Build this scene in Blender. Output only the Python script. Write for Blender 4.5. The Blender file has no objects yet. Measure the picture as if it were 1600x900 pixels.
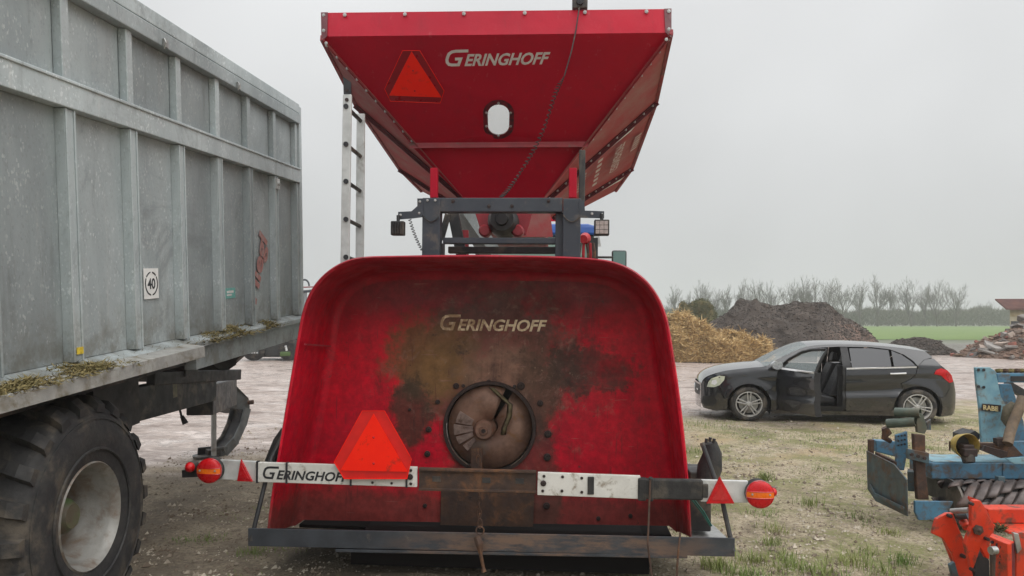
import bpy, bmesh, math, random
from mathutils import Vector, Matrix, noise as mnoise
R = math.radians
random.seed(7)
sc = bpy.context.scene
COL = sc.collection

# ------------------------------------------------------------------ camera, sky, sun, exposure
CAM_H, FPX, HORIZON = 1.8, 1155.0, 500.0          # eye height, focal length and horizon row for a 1600x900 frame
cam_d = bpy.data.cameras.new('camera')
cam = bpy.data.objects.new('camera', cam_d)
COL.objects.link(cam)
cam.location = (0, 0, CAM_H)
cam.rotation_euler = (R(90), 0, 0)
cam_d.sensor_width = 36.0
cam_d.lens = FPX / 1600 * 36
cam_d.shift_y = (HORIZON - 450) / 1600
cam_d.clip_start = 0.05
cam_d.clip_end = 3000
sc.camera = cam

SUN_EL, SUN_ROT = R(52), R(128)
world = bpy.data.worlds.new('World')
sc.world = world
world.use_nodes = True
wt = world.node_tree
wt.nodes.clear()
w_out = wt.nodes.new('ShaderNodeOutputWorld')
w_bg = wt.nodes.new('ShaderNodeBackground')
w_bg.inputs['Strength'].default_value = 0.1
w_sky = wt.nodes.new('ShaderNodeTexSky')
w_sky.sky_type = 'NISHITA'
w_sky.sun_disc = False
w_sky.sun_elevation = SUN_EL
w_sky.sun_rotation = SUN_ROT
w_sky.dust_density = 6.0
w_hsv = wt.nodes.new('ShaderNodeHueSaturation')
w_hsv.inputs['Saturation'].default_value = 0.12
wt.links.new(w_sky.outputs[0], w_hsv.inputs['Color'])
# overcast cloud deck: brighter overhead than at the horizon, broken by very soft large clouds
w_tc = wt.nodes.new('ShaderNodeTexCoord')
w_sep = wt.nodes.new('ShaderNodeSeparateXYZ')
wt.links.new(w_tc.outputs['Generated'], w_sep.inputs[0])
w_ramp = wt.nodes.new('ShaderNodeValToRGB')
wt.links.new(w_sep.outputs['Z'], w_ramp.inputs[0])
e = w_ramp.color_ramp.elements
# the standard overcast sky: about two to three times brighter overhead than at the horizon
e[0].position = 0.0; e[0].color = (0.30, 0.308, 0.307, 1)
e[1].position = 1.0; e[1].color = (0.97, 0.985, 1.0, 1)
n_ = e.new(0.38); n_.color = (0.37, 0.376, 0.38, 1)
n_ = e.new(0.7); n_.color = (0.68, 0.69, 0.70, 1)
w_noise = wt.nodes.new('ShaderNodeTexNoise')
w_noise.inputs['Scale'].default_value = 2.1
w_noise.inputs['Detail'].default_value = 3
wt.links.new(w_tc.outputs['Generated'], w_noise.inputs['Vector'])
w_mr = wt.nodes.new('ShaderNodeMapRange')
w_mr.inputs[3].default_value = 18.6; w_mr.inputs[4].default_value = 23.2
w_mr.inputs[1].default_value = 0.3; w_mr.inputs[2].default_value = 0.7
wt.links.new(w_noise.outputs[0], w_mr.inputs[0])
w_mul = wt.nodes.new('ShaderNodeVectorMath'); w_mul.operation = 'SCALE'
wt.links.new(w_ramp.outputs[0], w_mul.inputs[0]); wt.links.new(w_mr.outputs[0], w_mul.inputs['Scale'])
w_mix = wt.nodes.new('ShaderNodeMix'); w_mix.data_type = 'RGBA'
w_mix.inputs[0].default_value = 0.93
wt.links.new(w_hsv.outputs[0], w_mix.inputs[6]); wt.links.new(w_mul.outputs[0], w_mix.inputs[7])
wt.links.new(w_mix.outputs[2], w_bg.inputs['Color'])
wt.links.new(w_bg.outputs[0], w_out.inputs['Surface'])

sun_d = bpy.data.lights.new('sun', 'SUN')
sun_d.energy = 1.4
sun_d.angle = R(65)
sun_d.color = (1.0, 0.97, 0.93)
sun = bpy.data.objects.new('sun', sun_d)
COL.objects.link(sun)
sun.rotation_euler = (R(90) - SUN_EL, 0, R(180) - SUN_ROT)

vs = sc.view_settings
vs.view_transform = 'Standard'
vs.look = 'None'
vs.exposure = 0.0
vs.gamma = 1.0
sc.cycles.use_denoising = True
sc.cycles.max_bounces = 8
sc.cycles.transparent_max_bounces = 24
sc.cycles.volume_bounces = 1
sc.cycles.denoising_prefilter = 'ACCURATE'
sc.cycles.use_adaptive_sampling = False
sc.cycles.sample_clamp_indirect = 6.0

# ------------------------------------------------------------------ helpers
def seen(px, py, d):
    """world point at depth d (metres along +Y) that the photograph shows at pixel px, py"""
    return Vector(((px - 800) / FPX * d, d, CAM_H - (py - HORIZON) / FPX * d))

def on_plane(M, px, py, p0, n):
    """local point (frame M) where the sight line through a pixel meets the local plane p0, n"""
    Mi = M.inverted()
    o = Mi @ Vector((0, 0, CAM_H))
    d = Mi.to_3x3() @ Vector(((px - 800) / FPX, 1, -(py - HORIZON) / FPX))
    p0, n = Vector(p0), Vector(n)
    t = (p0 - o).dot(n) / d.dot(n)
    return o + d * t

def on_y(M, px, py, y):
    return on_plane(M, px, py, (0, y, 0), (0, 1, 0))

def on_x(M, px, py, x):
    return on_plane(M, px, py, (x, 0, 0), (1, 0, 0))

class MB:
    """collects shapes, then becomes one mesh object"""
    def __init__(s):
        s.v, s.f, s.m = [], [], []
        s.orient = None
    def add(s, v, f, mi=0):
        o = len(s.v)
        s.v.extend(Vector(p) for p in v)
        s.f.extend([tuple(i + o for i in q) for q in f])
        s.m.extend([mi] * len(f))
        return s
    def box(s, c, size, rot=None, mi=0):
        hx, hy, hz = size[0] / 2, size[1] / 2, size[2] / 2
        vs_ = [Vector((x, y, z)) for x in (-hx, hx) for y in (-hy, hy) for z in (-hz, hz)]
        if rot is not None:
            vs_ = [rot @ p for p in vs_]
        c = Vector(c)
        return s.add([p + c for p in vs_], [(0, 1, 3, 2), (4, 6, 7, 5), (0, 4, 5, 1), (2, 3, 7, 6), (0, 2, 6, 4), (1, 5, 7, 3)], mi)
    def span(s, lo, hi, mi=0):
        lo, hi = Vector(lo), Vector(hi)
        return s.box((lo + hi) / 2, hi - lo, None, mi)
    def beam(s, a, b, w, h, up=(0, 0, 1), mi=0):
        """rectangular bar from a to b; w across, h along up"""
        a, b, up = Vector(a), Vector(b), Vector(up)
        d = (b - a).normalized()
        sx = d.cross(up)
        if sx.length < 1e-5:
            sx = d.cross(Vector((1, 0, 0)))
        sx.normalize()
        uz = sx.cross(d).normalized()
        v = []
        for p in (a, b):
            for i, j in ((-1, -1), (1, -1), (1, 1), (-1, 1)):
                v.append(p + sx * (w / 2 * i) + uz * (h / 2 * j))
        return s.add(v, [(3, 2, 1, 0), (4, 5, 6, 7), (0, 1, 5, 4), (1, 2, 6, 5), (2, 3, 7, 6), (3, 0, 4, 7)], mi)
    def tube(s, pts, r, n=8, cap=True, mi=0):
        pts = [Vector(p) for p in pts]
        rs = r if isinstance(r, (list, tuple)) else [r] * len(pts)
        rings = []
        prev = None
        for i, p in enumerate(pts):
            d = (pts[min(i + 1, len(pts) - 1)] - pts[max(i - 1, 0)])
            d = d.normalized() if d.length > 1e-9 else Vector((0, 0, 1))
            if prev is None:
                a = d.orthogonal().normalized()
            else:
                a = prev - d * prev.dot(d)
                a = a.normalized() if a.length > 1e-6 else d.orthogonal().normalized()
            prev = a
            b = d.cross(a)
            rings.append([p + (a * math.cos(2 * math.pi * k / n) + b * math.sin(2 * math.pi * k / n)) * rs[i] for k in range(n)])
        v = [q for rg in rings for q in rg]
        f = []
        for i in range(len(pts) - 1):
            for k in range(n):
                k2 = (k + 1) % n
                f.append((i * n + k, i * n + k2, (i + 1) * n + k2, (i + 1) * n + k))
        if cap:
            f.append(tuple(range(n - 1, -1, -1)))
            f.append(tuple((len(pts) - 1) * n + k for k in range(n)))
        return s.add(v, f, mi)
    def lathe(s, prof, c, axis, n=24, mi=0, closed=False):
        """prof: list of (distance along axis, radius) turned round axis through c"""
        axis = Vector(axis).normalized()
        a = axis.orthogonal().normalized()
        b = axis.cross(a)
        c = Vector(c)
        v = []
        for t, r in prof:
            for k in range(n):
                w = 2 * math.pi * k / n
                v.append(c + axis * t + (a * math.cos(w) + b * math.sin(w)) * r)
        f = []
        m = len(prof)
        for i in range(m if closed else m - 1):
            j = (i + 1) % m
            for k in range(n):
                k2 = (k + 1) % n
                f.append((i * n + k, i * n + k2, j * n + k2, j * n + k))
        return s.add(v, f, mi)
    def prism(s, poly, off, mi=0):
        """closed slab: polygon (3D points, planar) pushed by vector off"""
        poly = [Vector(p) for p in poly]
        off = Vector(off)
        n = len(poly)
        v = poly + [p + off for p in poly]
        f = [tuple(range(n - 1, -1, -1)), tuple(range(n, 2 * n))]
        for i in range(n):
            j = (i + 1) % n
            f.append((i, j, n + j, n + i))
        return s.add(v, f, mi)
    def loft(s, rows, mi=0, close=False):
        n = len(rows[0])
        v = [p for r in rows for p in r]
        f = []
        for i in range(len(rows) - 1):
            for k in range(n if close else n - 1):
                k2 = (k + 1) % n
                f.append((i * n + k, i * n + k2, (i + 1) * n + k2, (i + 1) * n + k))
        return s.add(v, f, mi)
    def build(s, name, mat, parent=None, smooth=False, bevel=0, solid=0, shift=None):
        me = bpy.data.meshes.new(name)
        vv = s.v if shift is None else [p - Vector(shift) for p in s.v]
        me.from_pydata([tuple(p) for p in vv], [], s.f)
        for m_ in (mat if isinstance(mat, (list, tuple)) else [mat]):
            me.materials.append(m_)
        if any(s.m):
            me.polygons.foreach_set('material_index', s.m)
        bm = bmesh.new(); bm.from_mesh(me)
        if s.orient is not None:
            bm.normal_update()
            sh = Vector(shift) if shift is not None else Vector()
            flip = [f for f in bm.faces if f.normal.dot(s.orient(f.calc_center_median() + sh)) < 0]
            bmesh.ops.reverse_faces(bm, faces=flip)
        elif solid == 0:
            bmesh.ops.recalc_face_normals(bm, faces=bm.faces)
        bm.to_mesh(me); bm.free()
        if smooth:
            me.polygons.foreach_set('use_smooth', [True] * len(me.polygons))
            if smooth is not True:
                me.set_sharp_from_angle(angle=R(smooth))
        me.update()
        o = bpy.data.objects.new(name, me)
        COL.objects.link(o)
        if parent is not None:
            o.parent = parent
        if shift is not None:
            o.location = shift
        if solid:
            md = o.modifiers.new('thickness', 'SOLIDIFY'); md.thickness = abs(solid); md.offset = 1 if solid > 0 else -1
        if bevel:
            md = o.modifiers.new('edge', 'BEVEL'); md.width = bevel; md.segments = 2; md.limit_method = 'ANGLE'; md.angle_limit = R(40)
        return o

def tag(o, label=None, cat=None, group=None, kind=None):
    if label: o['label'] = label
    if cat: o['category'] = cat
    if group: o['group'] = group
    if kind: o['kind'] = kind
    return o

def thing(name, label, cat, M=None, group=None):
    o = bpy.data.objects.new(name, None)
    COL.objects.link(o)
    o.empty_display_size = 0.2
    if M is not None:
        o.matrix_world = M
    return tag(o, label, cat, group)

def put(o, parent, loc=None, rot=None):
    """another object with the same mesh"""
    c = o.copy()
    COL.objects.link(c)
    c.parent = parent
    if loc is not None: c.location = loc
    if rot is not None: c.rotation_euler = rot
    return c

def axes(o, x, y, z):
    m = Matrix.Identity(4)
    for i, a in enumerate((x, y, z)):
        for j in range(3):
            m[j][i] = a[j]
    for j in range(3):
        m[j][3] = o[j]
    return m

# ------------------------------------------------------------------ materials
class NT:
    def __init__(s, name):
        s.mat = bpy.data.materials.new(name)
        s.mat.use_nodes = True
        s.t = s.mat.node_tree
        s.p = s.t.nodes['Principled BSDF']
        s.tc = s.t.nodes.new('ShaderNodeTexCoord')
        s.co = s.tc.outputs['Object']
    def L(s, a, b):
        s.t.links.new(a, b)
    def val(s, sock, v):
        if hasattr(v, 'is_linked'):
            s.L(v, sock)
        elif isinstance(v, (tuple, list)) and len(v) == 3 and len(sock.default_value) == 4:
            sock.default_value = (*v, 1)
        else:
            sock.default_value = v
    def mapping(s, scale=(1, 1, 1), loc=(0, 0, 0), rot=(0, 0, 0), vec=None):
        n = s.t.nodes.new('ShaderNodeMapping')
        n.inputs['Scale'].default_value = scale; n.inputs['Location'].default_value = loc; n.inputs['Rotation'].default_value = rot
        s.L(vec or s.co, n.inputs[0])
        return n.outputs[0]
    def noise(s, scale, detail=4, rough=0.55, vec=None, dist=0):
        n = s.t.nodes.new('ShaderNodeTexNoise')
        n.inputs['Scale'].default_value = scale; n.inputs['Detail'].default_value = detail
        n.inputs['Roughness'].default_value = rough; n.inputs['Distortion'].default_value = dist
        s.L(vec or s.co, n.inputs['Vector'])
        return n.outputs[0]
    def voro(s, scale, vec=None, feature='F1', out=0):
        n = s.t.nodes.new('ShaderNodeTexVoronoi')
        n.feature = feature
        n.inputs['Scale'].default_value = scale
        s.L(vec or s.co, n.inputs['Vector'])
        return n.outputs[out]
    def ramp(s, fac, a, b, lo=0.0, hi=1.0):
        n = s.t.nodes.new('ShaderNodeMapRange')
        n.interpolation_type = 'SMOOTHSTEP'
        s.val(n.inputs[0], fac)
        n.inputs[1].default_value = a; n.inputs[2].default_value = b; n.inputs[3].default_value = lo; n.inputs[4].default_value = hi
        return n.outputs[0]
    def math(s, op, a, b=0.0, c=None):
        n = s.t.nodes.new('ShaderNodeMath'); n.operation = op
        s.val(n.inputs[0], a); s.val(n.inputs[1], b)
        if c is not None: s.val(n.inputs[2], c)
        return n.outputs[0]
    def mix(s, fac, a, b):
        n = s.t.nodes.new('ShaderNodeMix'); n.data_type = 'RGBA'
        s.val(n.inputs[0], fac); s.val(n.inputs[6], a); s.val(n.inputs[7], b)
        return n.outputs[2]
    def xyz(s, vec=None):
        n = s.t.nodes.new('ShaderNodeSeparateXYZ')
        s.L(vec or s.co, n.inputs[0])
        return n.outputs
    def spot(s, cx, cz, rx, rz, soft=0.5, wob=None):
        """1 inside an ellipse in local x,z fading to 0"""
        x, y, z = s.xyz()
        dx = s.math('DIVIDE', s.math('SUBTRACT', x, cx), rx)
        dz = s.math('DIVIDE', s.math('SUBTRACT', z, cz), rz)
        d = s.math('SQRT', s.math('ADD', s.math('MULTIPLY', dx, dx), s.math('MULTIPLY', dz, dz)))
        if wob is not None:
            d = s.math('ADD', d, wob)
        return s.ramp(d, 1 - soft, 1 + soft, 1, 0)
    def bump(s, h, strength=0.3, dist=0.01):
        n = s.t.nodes.new('ShaderNodeBump')
        n.inputs['Strength'].default_value = strength; n.inputs['Distance'].default_value = dist
        s.L(h, n.inputs['Height'])
        s.L(n.outputs[0], s.p.inputs['Normal'])
    def done(s, color=None, rough=None, metal=None, spec=None, coat=None, alpha=None):
        P = s.p.inputs
        if color is not None: s.val(P['Base Color'], color)
        if rough is not None: s.val(P['Roughness'], rough)
        if metal is not None: s.val(P['Metallic'], metal)
        if spec is not None: s.val(P['Specular IOR Level'], spec)
        if coat is not None: s.val(P['Coat Weight'], coat)
        if alpha is not None: s.val(P['Alpha'], alpha)
        return s.mat

def mx(a, k):
    return tuple(min(1, c * k) for c in a)

def pmat(name, c, c2=None, scale=6, rough=0.5, metal=0.0, dirt=None, dirt_amt=0.4, dscale=3, bump=0.15, bscale=None, coat=None, lo=0.35, hi=0.65, spec=None):
    """worn paint / metal / rubber: two tones by noise, dirt patches, slight relief"""
    t = NT(name)
    c2 = c2 or mx(c, 0.75)
    col = t.mix(t.ramp(t.noise(scale, 6, 0.6), lo, hi), c, c2)
    r = t.ramp(t.noise(scale * 2.3, 4), 0.3, 0.7, max(0.03, rough - 0.1), min(1, rough + 0.12))
    if dirt:
        d = t.ramp(t.noise(dscale, 8, 0.68, dist=0.4), 0.62 - dirt_amt * 0.35, 0.72 - dirt_amt * 0.12)
        col = t.mix(d, col, dirt)
        r = t.mix(d, r, (0.85, 0.85, 0.85)) if False else r
    if bump:
        t.bump(t.noise(bscale or scale * 6, 5, 0.6), bump, 0.01)
    return t.done(col, r, metal, spec, coat)

M_ = {}
M_['black'] = pmat('black_paint', (0.018, 0.019, 0.022), (0.035, 0.034, 0.034), 5, 0.5, dirt=(0.11, 0.09, 0.07), dirt_amt=0.35)
M_['rubber'] = pmat('black_rubber', (0.017, 0.017, 0.018), (0.03, 0.029, 0.028), 8, 0.75, dirt=(0.09, 0.075, 0.058), dirt_amt=0.42, dscale=4, bump=0.3, bscale=60)
M_['slate'] = pmat('slate_blue_paint', (0.033, 0.041, 0.054), (0.045, 0.053, 0.066), 4, 0.42, dirt=(0.1, 0.09, 0.08), dirt_amt=0.22, dscale=5)
M_['steel'] = pmat('bare_steel', (0.42, 0.42, 0.41), (0.3, 0.3, 0.29), 9, 0.4, 0.7, dirt=(0.16, 0.12, 0.09), dirt_amt=0.25)
M_['alu'] = pmat('aluminium', (0.62, 0.63, 0.62), (0.48, 0.49, 0.48), 7, 0.45, 0.25, dirt=(0.3, 0.28, 0.25), dirt_amt=0.3)
M_['rust'] = pmat('rusty_steel', (0.085, 0.045, 0.028), (0.05, 0.032, 0.026), 9, 0.75, 0.1, dirt=(0.16, 0.075, 0.035), dirt_amt=0.4, dscale=7, bump=0.35, bscale=45)
M_['white'] = pmat('white_paint', (0.68, 0.67, 0.63), (0.58, 0.57, 0.53), 6, 0.4, dirt=(0.28, 0.24, 0.19), dirt_amt=0.26, dscale=9)
M_['bolt'] = pmat('zinc_bolt', (0.5, 0.5, 0.49), (0.35, 0.35, 0.34), 20, 0.4, 0.5)
M_['dark_bolt'] = pmat('dark_bolt', (0.05, 0.03, 0.027), (0.03, 0.022, 0.02), 30, 0.6, 0.3)
M_['decal'] = pmat('white_lettering', (0.66, 0.65, 0.63), (0.56, 0.55, 0.53), 12, 0.5)
M_['ink'] = pmat('black_lettering', (0.015, 0.016, 0.02), (0.03, 0.03, 0.034), 12, 0.5)
M_['fluor'] = pmat('fluorescent_red', (1.0, 0.02, 0.004), (0.95, 0.014, 0.003), 4, 0.6, bump=0.1, bscale=260, spec=0.2, dirt=(0.5, 0.03, 0.015), dirt_amt=0.22, dscale=9)
M_['reflect'] = pmat('reflector_red', (0.5, 0.006, 0.012), (0.42, 0.004, 0.01), 10, 0.22, bump=0.05, coat=0.6)
M_['reflect2'] = pmat('reflector_bright_red', (0.56, 0.006, 0.01), (0.46, 0.005, 0.008), 20, 0.3, bump=0.25, bscale=200, coat=0.15, spec=0.3)
M_['amber'] = pmat('amber_lens', (0.85, 0.19, 0.01), (0.75, 0.13, 0.008), 20, 0.3, bump=0.2, bscale=200, coat=0.15, spec=0.3)
# ------------------------------------------------------------------ lettering
def text_mesh(txt, bold=0.02, shear=0.0):
    cu = bpy.data.curves.new('lettering', 'FONT')
    cu.body = txt
    cu.size = 1.0
    cu.offset = bold
    cu.shear = shear
    cu.resolution_u = 3
    tmp = bpy.data.objects.new('lettering', cu)
    COL.objects.link(tmp)
    dg = bpy.context.evaluated_depsgraph_get()
    dg.update()
    me = bpy.data.meshes.new_from_object(tmp.evaluated_get(dg))
    v = [Vector((p.co.x, p.co.y)) for p in me.vertices]
    f = [tuple(p.vertices) for p in me.polygons]
    bpy.data.objects.remove(tmp); bpy.data.curves.remove(cu); bpy.data.meshes.remove(me)
    return v, f

def flat_letters(v, f, org, ux, uy, mat, parent, name, lift=0.0):
    """2D faces laid on the plane org, ux, uy as a thin print"""
    org, ux, uy = Vector(org), Vector(ux), Vector(uy)
    n = ux.normalized().cross(uy.normalized())
    m = MB()
    m.add([org + ux * p.x + uy * p.y + n * lift for p in v], f)
    me = bpy.data.meshes.new(name)
    me.from_pydata([tuple(p) for p in m.v], [], m.f)
    me.materials.append(mat)
    o = bpy.data.objects.new(name, me)
    COL.objects.link(o)
    o.parent = parent
    return o

def text_on(txt, org, ux, uy, size, mat, parent, name, center=False, bold=0.02, shear=0.0, fit=None, lift=0.0):
    v, f = text_mesh(txt, bold, shear)
    x0 = min(p.x for p in v); x1 = max(p.x for p in v)
    k = 1.0
    if fit: k = fit / size / (x1 - x0)
    off = (x0 + x1) / 2 if center else x0
    v = [Vector(((p.x - off) * size * k, p.y * size)) for p in v]
    return flat_letters(v, f, org, Vector(ux).normalized(), Vector(uy).normalized(), mat, parent, name, lift)

def stroke(pts, w):
    """2D band along a polyline with mitred joints"""
    pts = [Vector(p) for p in pts]
    L, Rr = [], []
    for i, p in enumerate(pts):
        d0 = (p - pts[i - 1]).normalized() if i else (pts[1] - p).normalized()
        d1 = (pts[i + 1] - p).normalized() if i < len(pts) - 1 else d0
        n0, n1 = Vector((-d0.y, d0.x)), Vector((-d1.y, d1.x))
        mt = (n0 + n1).normalized()
        k = w / 2 / max(0.45, mt.dot(n0))
        L.append(p + mt * k); Rr.append(p - mt * k)
    n = len(pts)
    return L + Rr, [(i, i + 1, n + i + 1, n + i) for i in range(n - 1)]

def maker_logo(org, ux, uy, mat, parent, name='logo', cut=None):
    """big swept G followed by slanted small capitals; ux spans the whole width, uy the height of the G"""
    ux, uy = Vector(ux), Vector(uy)
    asp = ux.length / uy.length
    v, f = [], []
    # the G, in units of its height
    gp = [(1.32, 0.905), (0.62, 0.905), (0.40, 0.87), (0.24, 0.76), (0.16, 0.58), (0.12, 0.40), (0.14, 0.24), (0.24, 0.12), (0.40, 0.085), (0.78, 0.085), (0.90, 0.44), (0.58, 0.44)]
    a, b = stroke(gp, 0.17)
    v += a; f += b
    tv, tf = text_mesh(cut or 'ERINGHOFF', 0.028, 0.28)
    x0 = min(p.x for p in tv); x1 = max(p.x for p in tv); y1 = max(p.y for p in tv)
    o = len(v)
    tw = (asp - 1.12)
    if cut: tw *= len(cut) / 9.0
    v += [Vector((1.12 + (p.x - x0) / (x1 - x0) * tw, 0.02 + p.y / y1 * 0.70)) for p in tv]
    f += [tuple(i + o for i in q) for q in tf]
    v = [Vector((p.x / asp, p.y)) for p in v]
    return flat_letters(v, f, org, ux, uy, mat, parent, name)
# ------------------------------------------------------------------ ground
def wet_start(x):
    return 9.3 + (x + 4.0) * 0.52

def ground_z(x, y):
    if y > 48 or y < -2 or abs(x) > 30:
        return 0.0
    fade = min(1, (48 - y) / 12) * min(1, (30 - abs(x)) / 6)
    z = 0.022 * mnoise.noise(Vector((x * 0.7, y * 0.7, 0.3)))
    z += 0.014 * mnoise.noise(Vector((x * 2.3, y * 2.3, 4.3)))
    z += 0.008 * mnoise.noise(Vector((x * 7.5, y * 7.5, 9.3)))
    w = max(0.0, min(1.0, (y - wet_start(x)) / 2.0))
    # wheel tracks that cross the wet yard
    z += w * 0.022 * mnoise.noise(Vector((x * 1.6, y * 3.1, 6.2))) + w * 0.016 * mnoise.noise(Vector((x * 4.5, y * 6.5, 1.2)))
    z += w * 0.035 * mnoise.noise(Vector((x * 0.25, y * 1.9 + 0.12 * x, 2.2)))
    return (z - 0.012) * fade

def make_ground():
    def lines(lo, hi, near_lo, near_hi, step, grow):
        r = []
        v = near_lo
        while v <= near_hi:
            r.append(v); v += step
        s = step
        while v < hi:
            r.append(v); s *= grow; v += s
        r.append(hi)
        v, s = near_lo, step
        left = []
        while v > lo:
            s *= grow; v -= s; left.append(max(v, lo))
        return left[::-1] + r
    xs = lines(-1500, 1500, -7.0, 9.0, 0.06, 1.045)
    ys = lines(-60, 2400, 2.6, 17, 0.06, 1.03)
    n = len(xs)
    v = [(x, y, ground_z(x, y)) for y in ys for x in xs]
    f = [(j * n + i, j * n + i + 1, (j + 1) * n + i + 1, (j + 1) * n + i) for j in range(len(ys) - 1) for i in range(n - 1)]
    me = bpy.data.meshes.new('ground')
    me.from_pydata(v, [], f)
    me.polygons.foreach_set('use_smooth', [True] * len(me.polygons))
    t = NT('yard_mud')
    x, y, z = t.xyz()
    big = t.noise(0.55, 5, 0.6)
    mid = t.noise(2.6, 7, 0.68)
    fine = t.noise(38, 6, 0.75)
    grit = t.noise(120, 3, 0.7)
    soil = t.mix(t.ramp(mid, 0.3, 0.7), (0.47, 0.39, 0.265), (0.32, 0.255, 0.175))
    soil = t.mix(t.ramp(fine, 0.44, 0.66), soil, (0.58, 0.50, 0.36))
    soil = t.mix(t.ramp(fine, 0.5, 0.32), soil, (0.13, 0.10, 0.068))
    soil = t.mix(t.ramp(grit, 0.6, 0.72), soil, (0.55, 0.49, 0.39))
    crumb = t.noise(13, 7, 0.7)
    soil = t.mix(t.ramp(crumb, 0.55, 0.66, 0, 0.75), soil, (0.115, 0.088, 0.06))
    soil = t.mix(t.ramp(crumb, 0.44, 0.34, 0, 0.5), soil, (0.6, 0.52, 0.38))
    damp = t.ramp(t.noise(0.9, 7, 0.7, vec=t.mapping((1, 0.55, 1), rot=(0, 0, R(35)))), 0.5, 0.62, 0, 0.6)
    soil = t.mix(damp, soil, (0.19, 0.15, 0.105))
    # thin trodden grass to the right of the machine
    gz = t.math('MULTIPLY', t.ramp(x, 0.6, 2.2), t.ramp(t.noise(1.3, 9, 0.76), 0.45, 0.58))
    gz = t.math('MULTIPLY', gz, t.ramp(fine, 0.38, 0.56, 0.15, 0.9))
    soil = t.mix(gz, soil, (0.21, 0.225, 0.07))
    straw = t.math('MULTIPLY', t.ramp(t.noise(0.8, 6, 0.7, vec=t.mapping((1, 1.6, 1))), 0.5, 0.64), t.ramp(y, 7, 11))
    soil = t.mix(t.math('MULTIPLY', straw, 0.7), soil, (0.46, 0.34, 0.2))
    lft = t.math('MULTIPLY', t.ramp(x, 0.4, -1.4), t.ramp(t.noise(1.7, 7, 0.7), 0.3, 0.62, 0.25, 0.8))
    soil = t.mix(lft, soil, (0.15, 0.12, 0.088))
    # wet part of the yard, with long ruts; pale tones paint in the sky sheen
    rutv = t.mapping((0.42, 1.5, 1))
    rut = t.noise(1.3, 7, 0.66, vec=rutv, dist=0.3)
    edge = t.math('SUBTRACT', y, t.math('MULTIPLY_ADD', x, 0.52, 11.4))
    edge = t.math('ADD', edge, t.math('MULTIPLY', t.math('SUBTRACT', big, 0.5), 6.0))
    wet = t.ramp(edge, -1.2, 1.0)
    mud = t.mix(t.ramp(rut, 0.36, 0.62), (0.21, 0.155, 0.13), (0.42, 0.345, 0.305))
    mud = t.mix(t.ramp(t.noise(6, 9, 0.8, vec=t.mapping((0.7, 1.3, 1))), 0.48, 0.64), mud, (0.52, 0.44, 0.39))
    mud = t.mix(t.ramp(t.noise(11, 8, 0.8, vec=t.mapping((0.7, 1.3, 1))), 0.55, 0.68), mud, (0.11, 0.08, 0.065))
    blot = t.noise(1.7, 8, 0.74, vec=t.mapping((0.55, 1.2, 1)), dist=0.5)
    mud = t.mix(t.ramp(blot, 0.5, 0.6, 0, 0.8), mud, (0.57, 0.48, 0.43))
    mud = t.mix(t.ramp(blot, 0.47, 0.38, 0, 0.85), mud, (0.15, 0.105, 0.083))
    mud = t.mix(t.ramp(y, 33, 46), mud, (0.09, 0.075, 0.05))
    col = t.mix(wet, soil, mud)
    far = t.ramp(y, 52, 62)
    col = t.mix(far, col, (0.075, 0.09, 0.035))
    pud = t.math('MULTIPLY', wet, t.ramp(t.math('MAXIMUM', rut, blot), 0.52, 0.6))
    pud = t.math('MULTIPLY', pud, t.math('SUBTRACT', 1.0, far))
    rough = t.math('SUBTRACT', 0.92, t.math('ADD', t.math('MULTIPLY', wet, 0.5), t.math('MULTIPLY', pud, 0.36)))
    h = t.math('ADD', t.math('MULTIPLY', fine, 0.6), t.math('MULTIPLY', mid, 0.8))
    h = t.math('ADD', h, t.math('MULTIPLY', grit, 0.35))
    h = t.math('MULTIPLY', h, t.math('SUBTRACT', 1.0, t.math('MAXIMUM', t.math('MULTIPLY', wet, 0.62), t.math('MULTIPLY', pud, 0.92))))
    t.bump(h, 0.9, 0.05)
    me.materials.append(t.done(col, rough, 0, 0.45))
    o = bpy.data.objects.new('ground', me)
    COL.objects.link(o)
    tag(o, kind='structure')

def make_field():
    v, f = [], []
    nx, ny = 60, 24
    for j in range(ny + 1):
        for i in range(nx + 1):
            x = 6 + 254 * i / nx
            y = 66 + 142 * j / ny
            v.append((x, y + 1.5 * mnoise.noise(Vector((x * 0.1, j * 0.3, 0))), 0.03 + 0.12 * max(0, mnoise.noise(Vector((x * 0.06, y * 0.06, 1))))))
    n = nx + 1
    f = [(j * n + i, j * n + i + 1, (j + 1) * n + i + 1, (j + 1) * n + i) for j in range(ny) for i in range(nx)]
    me = bpy.data.meshes.new('field')
    me.from_pydata(v, [], f)
    t = NT('winter_crop')
    c = t.mix(t.ramp(t.noise(0.25, 6, 0.65), 0.35, 0.65), (0.095, 0.165, 0.026), (0.135, 0.2, 0.04))
    c = t.mix(t.ramp(t.noise(3, 4), 0.45, 0.75), c, (0.07, 0.12, 0.02))
    me.materials.append(t.done(c, 0.8))
    o = bpy.data.objects.new('field', me)
    COL.objects.link(o)
    tag(o, kind='structure')

make_ground()
make_field()
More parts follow.
